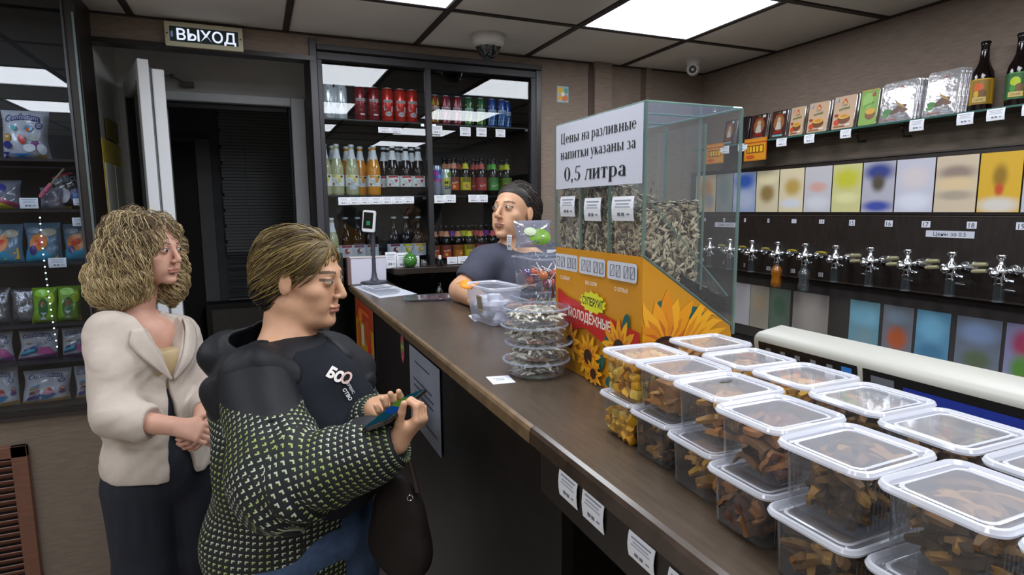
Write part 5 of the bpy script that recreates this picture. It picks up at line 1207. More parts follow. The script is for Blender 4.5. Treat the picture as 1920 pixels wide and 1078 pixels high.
# taps
def tap(kind):
    t = empty('beer_tap', (0, 0, 0)); C_ = CHROME
    m = MB(); m.tube([(.09, 0, .105), (.0, 0, .105)], .009, C_, 10); m.lathe([(.02, 0), (.02, .006), (.012, .008)], C_, 16, (.088, 0, .105), roty(-PI/2)); m.build('shank', t)
    m = MB(); m.lathe([(.013, .060), (.015, .064), (.015, .078), (.019, .084), (.022, .100), (.021, .114), (.014, .124), (.009, .130), (.0085, .146), (.015, .152), (.017, .158), (.015, .164), (.0001, .165)], C_, 20); m.build('body', t)
    for sy in (-1, 1):
        m = MB(); m.tube([(0, 0, .108), (0, sy*.027, .110)], .006, C_, 8); m.ball((0, sy*.030, .110), (.008, .009, .009), C_, 10); m.build('side_valve', t)
    m = MB(); m.lathe([(.006, .0), (.006, .018), (.011, .02), (.012, .030), (.008, .034), (.0001, .035)], C_, 14, (-.016, 0, .098), roty(-PI/2)); m.build('front_knob', t)
    m = MB(); m.lathe([(.0165, .0), (.0165, .060)], thin('#c8d4d8', .85, .08, '#a0a8b0', ior=1.6), 16, cap=False); m.lathe([(.0175, .058), (.0175, .064), (.012, .066)], C_, 16); m.lathe([(.0175, -.002), (.0175, .003)], M('#7a8084', .3, .6), 16); m.build('seal_tube', t)
    m = MB(); m.tube([(0, -.012, .082), (-.004, -.030, .076), (-.006, -.048, .074)], [.006, .005, .0065], C_, 8); m.build('lever', t)
    m = MB(); m.tube([(.06, -.062, .108), (.03, -.062, .110)], .012, C_, 12); m.ball((.028, -.062, .122), .011, C_, 10); m.tube([(.03, -.03, .106), (.03, -.062, .108)], .008, C_, 8); va = m.build('valve', t)
    if kind == 'cream':
        hm = M('#8f8a68', .45)
        for dz in (.120, .096):
            m = MB(); m.tube([(.018, -.062, dz), (.012, -.085, dz+.003), (.01, -.112, dz+.006)], [.007, .0085, .007], hm, 8); m.build('paddle', va)
    else:
        m = MB(); m.tube([(.018, -.048, .124), (.012, -.08, .126), (.008, -.105, .125)], [.004, .0055, .005], M('#9a8a24', .4), 8); m.build('paddle', va)
    return t
ty = [-.308, -.466, -.624, -.791, -.955, -1.116, -1.281, -1.438, -1.603, -1.764, -1.925, -2.086]
seen = {'cream': None, 'yellow': None}
for i, y in enumerate(ty):
    kd = 'yellow' if i < 5 else 'cream'; nm = 'chrome drink tap, %s from the far corner, with %s' % (('first', 'second', 'third', 'fourth', 'fifth', 'sixth', 'seventh', 'eighth', 'ninth', 'tenth', 'eleventh', 'twelfth')[i], 'a thin yellow lever' if kd == 'yellow' else 'a pair of cream paddles')
    loc = (-.17, y, 1.318)
    if seen[kd] is None: seen[kd] = tap(kd); o = seen[kd]; o.location = loc; tag(o, nm, 'tap', 'chrome taps on the panel')
    else: o = clone(seen[kd], loc, None, nm, 'chrome taps on the panel')
for i, (px, py) in enumerate(((1625, 513), (1705, 524), (1800, 531), (1893, 543))):
    q = fr(px, py, PX); m = MB(); m.tube([(-.0, 0, 0), (-.03, 0, 0), (-.032, -.035, -.002)], [.005, .005, .003], CHROME, 8); m.build('gas_pin', loc=q, label='small chrome pin on the tap panel, %s from the dispenser' % ORD[i], cat='fitting', group='chrome pins on the panel')
def pet(y, mat, nm):
    t = empty('drink_carafe', (-.17, y, 1.255), label=nm, cat='bottle'); m = MB()
    m.lathe([(.018, 0), (.024, .006), (.026, .03), (.021, .050), (.026, .07), (.027, .088), (.016, .108), (.010, .118), (.010, .130)], mat, 20); m.build('body', t)
    m = MB(); m.lathe([(.0115, .122), (.0115, .134)], M('#888c90', .3, .5), 14); m.build('neck_ring', t)
pet(-.791, M('#8a5210', .1, coat=1), 'amber plastic bottle hanging under the fourth tap'); pet(-.955, thin('#c0c8cc', .8, .15, '#a8b0b4', ior=1.9), 'clear plastic bottle hanging under the fifth tap')
# posters lower down, back worktop
lows = [(1375, 1404, '#b4b4b8', []), (1405, 1440, '#9c9688', [(0, .1, .3, .2, '#a89880')]), (1441, 1480, '#5e6e62', [(0, .1, .3, .2, '#48604e')]), (1485, 1552, '#8f8a86', [(0, 0, .4, .3, '#9d9690')]), (1592, 1648, '#6c98a8', [(0, .2, .4, .2, '#80b8d0'), (0, -.2, .3, .2, '#7a9aa4')]),
        (1655, 1712, '#70747e', [(0, -.1, .3, .2, '#b05a34'), (0, .3, .35, .12, '#7a8a9c')]), (1718, 1782, '#5f94b4', [(0, .2, .4, .2, '#74b0d0'), (0, -.25, .4, .15, '#4a7c9c')]), (1794, 1880, '#6c7686', [(0, .25, .4, .15, '#7a90b4'), (0, -.2, .3, .15, '#5c6a50')]), (1888, 1960, '#8a8ab0', [(0, .2, .3, .2, '#a03c5c'), (0, -.2, .3, .2, '#5a8a3c')])]
nmL = ['white', 'tan', 'dark green', 'beige grey', 'light blue', 'grey with an orange patch', 'sky blue', 'grey blue with a green patch', 'violet and green']
for i, (a_, b_, c_, sh) in enumerate(lows):
    y0 = fr(a_, 620, -.02)[1]; y1 = fr(b_, 620, -.02)[1]; z0, z1 = .99, 1.225; W_, H_ = y0-y1, z1-z0
    m = MB(); m.bx(-.002, 0, -W_/2, W_/2, -H_/2, H_/2, soft_print(c_, [(cx*W_, cz*H_, rx*W_*1.3, rz_*H_*1.3, c) for cx, cz, rx, rz_, c in sh]))
    m.build('drink_poster', loc=(-.021, (y0+y1)/2, (z0+z1)/2), smooth=0, label='%s poster on the wall below the taps' % nmL[i], cat='poster', group='posters below the taps')
t = empty('back_worktop', (-.55, -.02, 0), label='low black worktop along the right wall under the taps', cat='worktop')
m = MB(); m.bx(0, .547, -3.5, 0, .90, .93, M('#141213', .3)); m.build('top', t, smooth=0); m = MB(); m.bx(.03, .547, -3.5, 0, 0, .9, M('#100e0e', .5)); m.build('body', t, smooth=0)
m = MB(); m.bx(-.02, -.003, -3.6, -.02, .932, 1.300, M('#3a3634', .6)); m.build('splash_board', smooth=0, label='dark splash board behind the lower posters', cat='panel')
# crumpled clear wrap and small metal bits on the worktop
p = at(1400, 612, 0, -.25); m = MB(); random.seed(5)
for i in range(14): flake(m, (random.uniform(-.05, .05), random.uniform(-.08, .08), random.uniform(.01, .05)), .05, .04, M('#9aa0a8', .1, .8), rndR(1.2), .001)
m.build('foil_scraps', loc=(-.35, p[1]-.1, .935), label='crumpled shiny foil scraps on the black worktop', cat='foil', kind='stuff')
# glass shelf with packets
ZS = 1.990
t = empty('glass_shelf', (-.16, -.12, ZS), label='long green edged glass shelf high on the right wall', cat='shelf')
m = MB(); m.bx(0, .16, -3.3, 0, -.006, 0, thin('#98b0a8', .75, .1, '#6a8078')); m.build('glass', t, smooth=0); m = MB(); m.bx(-.002, .0, -3.3, 0, -.0065, .0005, M('#2f5a52', .2)); m.build('edge', t, smooth=0)
for px, py in ((1605, 255), (1690, 245)):
    y = at(px, py, 0, -.06)[1]+.12; m = MB(); m.tube([(.16, y, -.045), (.12, y, -.05), (.10, y, -.008)], .005, M('#55504c', .3, .7), 8); m.ball((.10, y, -.012), .010, M('#6a6662', .3, .7), 10); m.build('bracket', t)
def packet(px0, px1, h_, film, tray, art, nm, n=1, th=.012, lean=.12, X=-.10, dz=0):
    y0 = at(px0, 240, 0, X)[1]; y1 = at(px1, 240, 0, X)[1]; W_ = abs(y0-y1)-.004
    for k in range(n):
        t = empty('snack_packet', (X+.016*k, (y0+y1)/2-.004*k, ZS+.001+dz), label=nm if n == 1 else '%s, %s of the stack' % (nm, ('front', 'second', 'third')[k]), cat='snack packet', group='packets on the glass shelf')
        R = roty(lean)@frame((0, -1, 0), (0, 0, 1), (-1, 0, 0))
        m = MB(); m.rr([(W_, h_, .012, 0), (W_, h_, .012, .002), (W_-.010, h_-.010, .010, .003), (W_-.010, h_-.010, .010, th-.001), (W_-.014, h_-.014, .01, th)], film, 4, cap1=True, c=R@np.array([0, h_/2, 0]), R=R); fo = m.build('film', t)
        m = MB(); m.rr([(W_-.03, h_-.03, .01, -.010), (W_-.012, h_-.012, .012, -.001), (W_-.004, h_-.004, .012, -.0002)], tray, 3, cap0=True, c=R@np.array([0, h_/2, 0]), R=R); m.build('tray', t)
        if k == 0 and art:
            P = Print(); art(P, W_-.018, h_-.016); m = MB(); P.put(m, lambda u, v, d: R@np.array([u, v+h_/2, th+d+.0003])); m.build('print', fo, smooth=0)
    return t
def a_dark(P, w, h):
    P.rect(-w/2, -h/2, w, h, '#3a1714'); P.ell(0, h*.05, w*.36, h*.3, '#8a5a34'); P.ell(0, h*.16, w*.12, h*.10, '#c0a080'); P.poly([(-w*.2, -h*.2), (w*.2, -h*.2), (w*.12, h*.08), (-w*.12, h*.08)], '#b8b4ac'); P.rect(-w*.3, -h*.36, w*.6, h*.12, '#7a1c14'); P.rect(-w*.35, -h*.46, w*.7, h*.07, '#6a9aa0'); P.text('SALAMI', 0, h*.31, h*.08, '#c8503c', maxw=w*.7, arc=.006); P.ell(0, h*.42, w*.1, h*.035, '#3c6a30'); P.rect(w*.2, h*.36, w*.2, h*.09, '#c8d4dc')
def a_beige(red):
    def f(P, w, h):
        P.rect(-w/2, -h/2, w, h, '#bd9f82'); P.poly([(-w*.14, h*.28), (0, h*.44), (w*.14, h*.28)], '#b03a1c'); P.ell(0, h*.31, w*.06, h*.035, '#e0b060'); P.text('CHIPS', 0, h*.19, h*.055, '#5a4a3c', maxw=w*.6); P.text('original', 0, h*.07, h*.09, '#4f7030', maxw=w*.8, rot=.12, bold=.03)
        P.ell(w*.02, -h*.22, w*.3, h*.14, '#6a3c1c'); P.ell(w*.02, -h*.13, w*.28, h*.08, '#d0a040'); P.ell(w*.04, -h*.12, w*.18, h*.045, '#b88428'); P.ell(-w*.3, -h*.3, w*.12, h*.09, '#c03a18'); P.ell(-w*.33, -h*.08, w*.1, h*.045, '#9c2c20'); P.rect(-w*.4, -h*.45, w*.5, h*.04, '#8a5a3c'); P.rect(w*.14, -h*.44, w*.24, h*.06, '#cfc8bc'); P.rect(-w*.42, h*.34, w*.12, h*.09, '#9ab0cc')
    return f
def a_green(P, w, h):
    P.rect(-w/2, -h/2, w, h, '#78a040'); P.ell(-w*.1, h*.2, w*.3, h*.22, '#8ab858'); P.ell(w*.12, -h*.2, w*.3, h*.16, '#7a4a20'); P.ell(w*.12, -h*.12, w*.28, h*.09, '#c89a34'); P.text('onion', 0, h*.05, h*.1, '#3c6420', maxw=w*.8, rot=.3); P.poly([(w*.1, h*.3), (w*.24, h*.44), (w*.34, h*.3)], '#a82c18'); P.rect(-w/2, h*.47, w, h*.03, '#b8a830')
def a_foil(P, w, h):
    P.ell(.04*w, -h*.2, w*.28, h*.08, '#5a4434', rot=.4); P.ell(w*.1, -h*.1, w*.2, h*.03, '#a08040', rot=-.6); P.ell(-w*.3, -h*.24, w*.14, h*.07, '#3c7a34'); P.ell(-w*.36, -h*.33, w*.1, h*.04, '#4c8c3c'); P.ell(w*.2, -h*.24, w*.14, h*.05, '#6a4a3c'); P.poly([(-w*.02, h*.34), (w*.08, h*.4), (w*.16, h*.34), (w*.06, h*.36)], '#a83c2c'); P.rect(w*.1, -h*.42, w*.2, h*.05, '#9aa0a8'); P.rect(-w*.4, -h*.45, w*.4, h*.02, '#b07060')
FT = thin('#e8e8ec', .95, .3, '#b8b0ac', ior=1.9, rough=.08); TRB = M('#3a2320', .3, coat=.5); FOIL = M('#d4d4d8', .24, .75, bump=1.3, bscale=24); TRC = thin('#d8d8e0', .9, .25, '#a8a8b0', ior=1.7)
packet(1357, 1381, .148, FT, TRB, a_dark, 'dark red salami packet seen through the dispenser')
packet(1386, 1404, .148, M('#241c1e', .2, coat=1), TRB, None, 'dark packets seen edge on beside the salami packets', n=2)
packet(1407, 1441, .150, FT, TRB, a_dark, 'dark red salami packet, left one of the pair'); packet(1444, 1478, .150, FT, TRB, a_dark, 'dark red salami packet, right one of the pair')
packet(1479, 1511, .150, FT, M('#8a8020', .4), a_beige(1), 'beige crisps packet with a yellow top edge'); packet(1512, 1556, .154, FT, TRB, a_beige(1), 'beige crisps packet in the middle of three'); packet(1558, 1606, .160, FT, TRB, a_beige(1), 'beige crisps packet next to the green one')
packet(1607, 1648, .165, FT, M('#8a8020', .4), a_green, 'bright green crisps packet on the glass shelf')
packet(1647, 1716, .172, FOIL, TRC, a_foil, 'silver foil snack packet, left stack', n=3); packet(1728, 1796, .178, FOIL, TRC, a_foil, 'silver foil snack packet, right stack by the bottles', n=3)
# orange card hanging under the shelf
for (a_, b_, nm) in (((1398, 262), (1438, 299), 'orange patterned card hanging below the dark packets'), ((1326, 272), (1358, 305), 'orange patterned card seen through the dispenser')):
    q = at(*a_, 0, -.158); r_ = at(*b_, 0, -.158); W_, H_ = q[1]-r_[1], q[2]-r_[2]
    m = MB(); m.bx(-.001, 0, -W_, 0, -H_, 0, M('#b8701c', .5)); P = Print(); P.rect(W_*.05, -H_*.95, W_*.9, H_*.9, '#c8861c'); P.rect(0, -H_*.22, W_, H_*.05, '#a03818'); P.rect(W_*.12, -H_*.66, W_*.76, H_*.34, '#6a2c14'); P.rect(W_*.16, -H_*.62, W_*.68, H_*.26, '#d8a820')
    for k in range(4): P.rect(W_*(.22+.15*k), -H_*.62, W_*.04, H_*.26, '#5a2410')
    P.ell(W_*.3, -H_*.82, W_*.2, H_*.08, '#b84c18'); P.put(m, lambda u, v, d: np.array([-.0011-d, -u, v])); m.build('hanging_card', loc=(-.164, q[1], (q[2])), smooth=0, label=nm, cat='card')
for i, (a_, b_, c_, d_, nm) in enumerate(((1385, 1402, 268, 282, 'below the edge-on packets'), (1457, 1476, 256, 271, 'below the right salami packet'), (1509, 1528, 250, 266, 'below the beige packets, left'), (1577, 1597, 238, 254, 'below the beige packets, right'), (1707, 1734, 221, 242, 'between the two foil stacks'), (1796, 1827, 209, 231, 'below the left bottle'), (1852, 1886, 201, 223, 'between the two bottles'), (1918, 1950, 195, 216, 'at the edge of the photo'), (1352, 1368, 273, 287, 'seen through the dispenser'))):
    q = at(a_, c_, 0, -.163); r_ = at(b_, c_, 0, -.163); s_ = at((a_+b_)/2, d_, 0, -.163)
    price_card('price_tag', (-.1635, (q[1]+r_[1])/2, ZS-.004), q[1]-r_[1], (q[2]+r_[2])/2-s_[2], 'white price tag on the glass shelf edge %s' % nm, face='x', group='price tags on the glass shelf')
BB = [(.028, 0), (.0335, .004), (.035, .014), (.035, .125), (.032, .145), (.022, .166), (.0155, .185), (.0135, .215), (.013, .235), (.0145, .238), (.0145, .246), (.0125, .25)]
def a_bot(c1, c2, c3):
    def f(P, r, z0, z1):
        h = z1-z0; P.rect(-.03, z0, .06, h, c1, 8); P.rect(-.03, z1-.004, .06, .004, c3, 8); P.ell(-.008, z0+h*.66, .015, .016, c2); P.ell(.004, z0+h*.42, .013, .014, '#6a4a1c'); P.ell(-.014, z0+h*.4, .008, .012, c3)
        P.rect(-.026, z0+h*.08, .042, h*.2, '#c0a860', 6); P.text('CIDER', -.005, z0+h*.14, .007, '#4a3c1c', maxw=.036)
    return f
for px, a_, nm, lc in ((1838, a_bot('#8a6a14', '#c85a20', '#c8a020'), 'dark cider bottle with a yellow label on the glass shelf', '#b08a18'), (1905, a_bot('#1c5a28', '#a8c020', '#3a8a30'), 'dark cider bottle with a green apple label on the glass shelf', '#1c5a28')):
    q = at(px, 200, 0, -.07); bottle(BB, GB, (.0155, .008, M('#1c1512', .3, .5)), nm, (-.07, q[1], ZS+.001), 'cider bottles on the glass shelf', a_, (.028, .118, lc), rz=-PI/2+.45, n=28)

# ================================================================== DISPLAY CASE ON THE LEFT
YC0 = -.25; XC = -3.115
t = empty('sweets_display', (XC, YC0, .87), label='dark glazed display case with bags of sweets at the left', cat='display case')
m = MB(); m.bx(-.045, 0, 0, .22, 0, CZ-.872, M('#1d1715', .4, noise_amt=.2)); m.bx(-.047, -.038, -.006, .0, 0, CZ-.872, ALU) ; m.build('corner_post', t, bevel=.002)
m = MB(); m.bx(-1.5, -.05, .36, .38, 0, CZ-.872, M('#191718', .6)); m.build('back_panel', t, smooth=0)
m = MB(); m.bx(-1.5, -.05, .0, .36, CZ-.90, CZ-.872, DKW); m.build('top_board', t, smooth=0)
m = MB(); m.bx(-1.5, -.05, .2, .36, 0, .033, M('#191515', .35)); m.bx(-1.5, 0, -.012, .2, 0, .033, M('#191515', .35)); m.bx(-1.5, 0, -.016, -.012, .0, .012, M('#2c2626', .3)); m.build('bottom_board', t, smooth=0)
ZL = [1.85, 1.662, 1.462, 1.226, 1.083]
for i, z in enumerate(ZL):
    m = MB(); m.bx(-1.5, -.046, .02, .34, z-.87-.010, z-.87, M('#2a1f22' if i < 2 else '#20232c', .25)); m.build('shelf', t, smooth=0)
m = MB(); m.bx(-1.5, -.048, -.004, 0, .034, CZ-.90, thin('#f0f4f8', .97, ior=1.45)); m.build('glass_front', t, smooth=0)
m = MB(); m.bx(-.012, -.005, -.012, -.004, .2, CZ-.95, M('#6a7a7c', .3, .4)); m.bx(-.11, -.07, -.006, 0, CZ-.915, CZ-.90, ALU); m.build('glass_clip', t, smooth=0)
YB_ = YC0+.09
def bag(px0, px1, py0, zb, mats, art, nm, ybase=YB_, thick=.035, lean=.10, skew=0, grp='bags in the display case', crimp=True, wob=1.0, pyr=None):
    """pillow bag standing on a shelf; px0..px1 width, py0 top in the photo"""
    a = at(px0, py0, 1, ybase); b = at(px1, py0, 1, ybase); W_ = b[0]-a[0]; H_ = (a[2]+b[2])/2-zb
    H_ = max(.06, H_); cx = (a[0]+b[0])/2; seed_ = px0*.37+py0*.11
    def surf(u, v, s=1):
        x, y = u*2-1, v*2-1
        dp = max(0, (1-abs(x)**2.6))*max(0, (1-abs(y)**3.2)); dp = dp**.55
        wr_ = .10*math.sin(9*u+seed_+5*v)+.08*math.sin(17*v-7*u+seed_*2)+.06*math.sin(23*u+11*v+seed_)
        wob_ = .018*wob*math.sin(seed_+v*6)*(1-abs(y)*.2)
        fx = .04*(abs(x)**3)*math.sin(v*PI)*-np.sign(x)
        X_ = (u-.5+fx+wob_)*W_+skew*(1-v)*W_; Z_ = v*H_; Y_ = -s*thick*dp*(.55+.45*(1-v)+wr_*(.6 if s > 0 else .2))+lean*v*H_
        return np.array([X_, Y_, Z_])
    t = empty('sweets_bag', (cx, ybase, zb+.001), label=nm, cat='bag', group=grp); m = MB(); n1, n2 = 14, 16
    for s in (1, -1):
        V = [surf(i/n1, j/n2, s) for j in range(n2+1) for i in range(n1+1)]
        F = [(j*(n1+1)+i, j*(n1+1)+i+1, (j+1)*(n1+1)+i+1, (j+1)*(n1+1)+i) for j in range(n2) for i in range(n1)]
        m.add(V, F if s > 0 else [f[::-1] for f in F], mats)
    fo = m.build('film', t, smooth=70)
    if art:
        P = Print(); art(P)
        def mp(u, v, d):
            u = min(max(u, .01), .99); v = min(max(v, .01), .99); p = surf(u, v); e = .01
            nn = unit(np.cross(surf(min(u+e, 1), v)-p, surf(u, min(v+e, 1))-p)+1e-12); return p+nn*(d+.0006)
        # finer quads so the print follows the film
        L2 = []
        for V, F, c in P.L:
            if len(F) == 1 and len(V) == 4:
                a_, b_, c_, d_ = V; k = 8; VV = [(a_*(1-i/k)+b_*i/k)*(1-j/k)+(d_*(1-i/k)+c_*i/k)*j/k for j in range(k+1) for i in range(k+1)]
                L2.append((np.array(VV), [(j*(k+1)+i, j*(k+1)+i+1, (j+1)*(k+1)+i+1, (j+1)*(k+1)+i) for j in range(k) for i in range(k)], c))
            else: L2.append((V, F, c))
        P.L = L2; m = MB(); P.put(m, mp, .0005, .0004, rough=.3); m.build('print', fo, smooth=70)
    return t
FWH = M('#b9bcc6', .25, coat=.5); FS = M('#8c8c92', .18, .85, bump=1.5, bscale=40); FG = M('#6f9a18', .22, coat=.6); FK = M('#14121a', .25, coat=.5); FC = thin('#d4d8e4', .9, .45, '#b4b8c8', ior=1.8, rough=.1); FB = M('#5a7890', .25, coat=.5)
def figure_blob(P, x, y, s, c1, c2):
    P.ell(x, y, .07*s, .08*s, c1); P.ell(x-.02*s, y+.02*s, .015*s, .02*s, '#f0f0f0'); P.ell(x+.025*s, y+.02*s, .015*s, .02*s, '#f0f0f0'); P.ell(x, y-.12*s, .08*s, .06*s, c2)
def a_conf(v=0):
    def f(P):
        P.text('Confectum', .48, .80, .13, '#28306c', maxw=.72, bold=.07, arc=.05, rot=.04); P.text('Confectum', .48, .81, .105, '#c8ccdc', maxw=.66, bold=-.0, arc=.05, rot=.04)
        P.ell(.82, .68, .075, .07, '#28306c'); P.ell(.82, .68, .055, .05, '#a8b0cc'); P.text('120', .82, .655, .05, '#28306c')
        if v == 0:
            P.rect(.18, .02, .5, .09, '#2f7fc8'); P.rect(.02, .02, .2, .12, '#28307c'); P.rect(.7, .02, .28, .07, '#a8842c'); figure_blob(P, .2, .42, 1.2, '#c09030', '#28307c'); P.ell(.62, .62, .1, .07, '#4c9cd0'); P.ell(.6, .6, .045, .06, '#c8702c')
            P.ell(.5, .38, .07, .10, '#c03c38', rot=.3); P.ell(.75, .30, .09, .08, '#7a3c78'); P.ell(.62, .22, .12, .08, '#d8dce4'); P.ell(.32, .62, .06, .05, '#6cb8c0'); P.ell(.85, .2, .09, .1, '#c8ccd4'); P.ell(.72, .42, .12, .06, '#b8bcb4')
        elif v == 1:
            P.poly([(.0, .02), (.98, .06), (.98, .16), (.0, .10)], '#a07838'); P.poly([(.02, .0), (.62, .18), (.76, .30), (.44, .30), (.3, .14), (.0, .06)], '#2f88c8'); P.poly([(.12, .14), (.4, .22), (.44, .34), (.2, .26)], '#3c2c6c'); P.poly([(.18, .3), (.4, .36), (.4, .45), (.22, .4)], '#6a3038'); P.ell(.28, .5, .1, .03, '#a8743c', rot=.4); P.ell(.3, .56, .1, .03, '#4c88b0', rot=.4)
            P.ell(.58, .42, .07, .06, '#b03c34'); P.ell(.58, .34, .1, .05, '#b87c8c'); figure_blob(P, .86, .44, .8, '#9a5c50', '#5a3070')
        else:
            P.poly([(.0, .0), (.98, .04), (.98, .2), (.02, .06)], '#6a3878'); P.poly([(.08, .14), (.5, .26), (.54, .52), (.2, .38)], '#24487c'); P.poly([(.1, .2), (.46, .32), (.46, .40), (.16, .3)], '#3c9cac'); P.poly([(.5, .2), (.96, .16), (.8, .42), (.56, .46)], '#b04c88'); P.ell(.6, .55, .14, .05, '#8c8c9c'); P.ell(.3, .58, .1, .02, '#b07040')
    return f
def a_green_(P): P.poly([(.0, .0), (.98, .0), (.98, .16), (.5, .1), (.0, .22)], '#b89c18'); P.ell(.5, .45, .2, .26, '#1c5a24'); P.ell(.5, .55, .1, .09, '#8a5a34'); P.ell(.45, .85, .3, .1, '#8ac830'); P.rect(.4, .12, .26, .2, '#a8b8c0'); P.ell(.8, .7, .12, .16, '#a8c028')
def a_bbq(P): P.text('BARBECUE', .52, .70, .12, '#8aa0b0', maxw=.75, bold=.02, arc=.04, rot=.08); P.ell(.4, .84, .3, .04, '#a03040', rot=.25); P.ell(.76, .36, .17, .17, '#2c4c8c'); P.ell(.66, .45, .045, .05, '#a8986c'); P.ell(.9, .44, .04, .05, '#a8986c'); P.ell(.76, .32, .08, .08, '#4a78b8'); P.ell(.45, .34, .16, .18, '#b8b8c0'); P.ell(.3, .24, .12, .14, '#c09098'); P.ell(.34, .16, .07, .09, '#c03c5c'); P.poly([(.02, .0), (.6, .0), (.62, .09), (.02, .09)], '#a89820'); P.rect(.66, .16, .2, .1, '#d4d8e0'); P.text('1', .76, .17, .08, '#28304c')
def a_blue(P): P.poly([(.0, .0), (.9, .0), (.5, .35), (.0, .3)], '#1c8cb0'); P.ell(.4, .5, .26, .22, '#c8742c', rot=.5); P.ell(.4, .5, .15, .09, '#c83c20', rot=.5); P.poly([(.5, .1), (.9, .1), (.9, .4)], '#c8a820'); P.ell(.25, .3, .1, .12, '#3c2c70'); P.ell(.7, .75, .2, .1, '#a8a08c'); P.ell(.3, .8, .2, .08, '#7a90a0')
def a_white(P): P.ell(.35, .7, .3, .2, '#28307c'); P.ell(.3, .72, .12, .1, '#c8a430'); P.poly([(0, .0), (.9, .0), (.5, .3), (.0, .3)], '#b8b018'); P.poly([(.3, .3), (.9, .08), (.95, .16), (.4, .45)], '#903048')
def a_silver(P): P.rect(.35, .35, .05, .3, '#c8ccd0'); P.rect(.48, .3, .04, .4, '#6c6c74'); P.rect(.6, .35, .05, .3, '#c8ccd0')
z0 = .904
bag(-4, 88, 207, ZL[0], FWH, a_conf(0), 'white marshmallow bag with cartoon figures on the top shelf', thick=.05)
bag(-30, 38, 338, ZL[1], FC, a_white, 'clear marshmallow bag with yellow and blue print, cut by the left edge of the photo', thick=.05)
bag(72, 120, 352, ZL[1], FC, None, 'small clear bag of marshmallows beside the wooden skewer', thick=.04); bag(86, 160, 318, ZL[1], FK, a_bbq, 'black barbecue marshmallow bag with a blue bear', thick=.045, ybase=YB_+.03)
bag(-32, 40, 421, ZL[2], FB, a_blue, 'blue and orange sweets bag on the third shelf, leftmost', grp='blue sweets bags'); bag(42, 112, 418, ZL[2], FB, a_blue, 'blue and orange sweets bag on the third shelf, middle one', grp='blue sweets bags'); bag(114, 182, 420, ZL[2], FB, a_blue, 'blue and orange sweets bag on the third shelf, next to the post', grp='blue sweets bags', ybase=YB_+.02)
bag(-30, 17, 541, ZL[3], FS, a_silver, 'plain silver bag cut by the left edge of the photo', grp='silver bags'); bag(17, 72, 541, ZL[3], FS, a_silver, 'plain silver bag beside the green bags', grp='silver bags', lean=.05)
bag(58, 106, 540, ZL[3], FG, a_green_, 'yellow green sweets bag next to the silver bag', skew=-.1, grp='green sweets bags', ybase=YB_-.03); bag(104, 152, 537, ZL[3], FG, a_green_, 'yellow green sweets bag behind the blonde hair', skew=-.08, grp='green sweets bags', ybase=YB_-.02)
bag(-30, 22, 624, ZL[4], FWH, a_conf(2), 'pink and white sweets bag at the left edge, fifth shelf', thick=.03); bag(34, 110, 620, ZL[4], FWH, a_conf(2), 'grey sweets bag with blue and pink swirls', thick=.035, skew=-.08); bag(112, 175, 615, ZL[4], FWH, a_conf(2), 'grey sweets bag with swirls, half hidden by the blazer', thick=.035)
bag(-40, 32, 692, z0, FWH, a_conf(1), 'white sweets bag on the bottom shelf at the left edge', thick=.035); bag(40, 133, 694, z0, FWH, a_conf(1), 'white sweets bag in the middle of the bottom shelf', thick=.04, skew=-.05); bag(136, 196, 686, z0, FWH, a_conf(1), 'white sweets bag on the bottom shelf beside the blazer', thick=.04)
bag(24, 42, 722, z0, M('#5a4a58', .4), None, 'small dull brown bag squeezed between two white bags', thick=.02, ybase=YB_+.08)
a = at(75, 370, 1, YC0+.05); b = at(120, 316, 1, YC0+.05)
t = empty('marshmallow_skewer', a, label='pink wrapped wooden skewer leaning on the second shelf', cat='skewer'); d_ = (b-a)
m = MB(); m.tube([d_*.42, d_], .004, M('#8a8060', .6), 8); m.build('stick', t); m = MB(); m.tube([d_*0, d_*.1, d_*.46], [.006, .009, .008], M('#c06478', .4, noise_amt=.4, nscale=70), 10); m.build('wrapped_sweet', t)
for c, nm in (((36, 71, 371, 391), 'on the second shelf beside the clear bag'), ((90, 124, 484, 502), 'on the third shelf below the blue bags'), ((137, 158, 372, 385), 'under the black barbecue bag'), ((135, 159, 408, 424), 'hanging by the post over the blue bags')):
    a = at(c[0], c[2], 1, YC0+.012); b = at(c[1], c[2], 1, YC0+.012); e = at(c[0], c[3], 1, YC0+.012); price_card('price_tag', ((a[0]+b[0])/2, YC0+.012, a[2]), b[0]-a[0], a[2]-e[2], 'white price tag %s' % nm, group='price tags in the display case')
bag(965, 1036, 414, HC+HB1+HB2+.002, FC, lambda P: (P.ell(.6, .4, .3, .3, '#7aa83c'), P.ell(.35, .6, .15, .15, '#c8d8b8')), 'clear bag with green print lying on the upper candy box', ybase=-1.40, thick=.03, grp='bags on the candy boxes')
# hanging row of tiny glowing beads, placed just behind the case glass
pts = [at(75+32*(i/21)**1.3, 408+242*i/21, 1, YC0+.03) for i in range(22)]; o0 = pts[0]
t = empty('bead_string', o0, label='hanging row of tiny glowing white beads behind the display case glass', cat='light string'); m = MB(); m.tube([p-o0 for p in pts], .0006, M('#8a9a98', .5), 4); m.build('wire', t)
bm_ = MB(); bm_.ball((0, 0, 0), .0032, glow('#e8f4ee', 3.0), 6); bme = bm_.mesh('bulb')
for p in pts:
    o = bpy.data.objects.new('bulb', bme); COL.objects.link(o); o.parent = t; o.location = p-o0

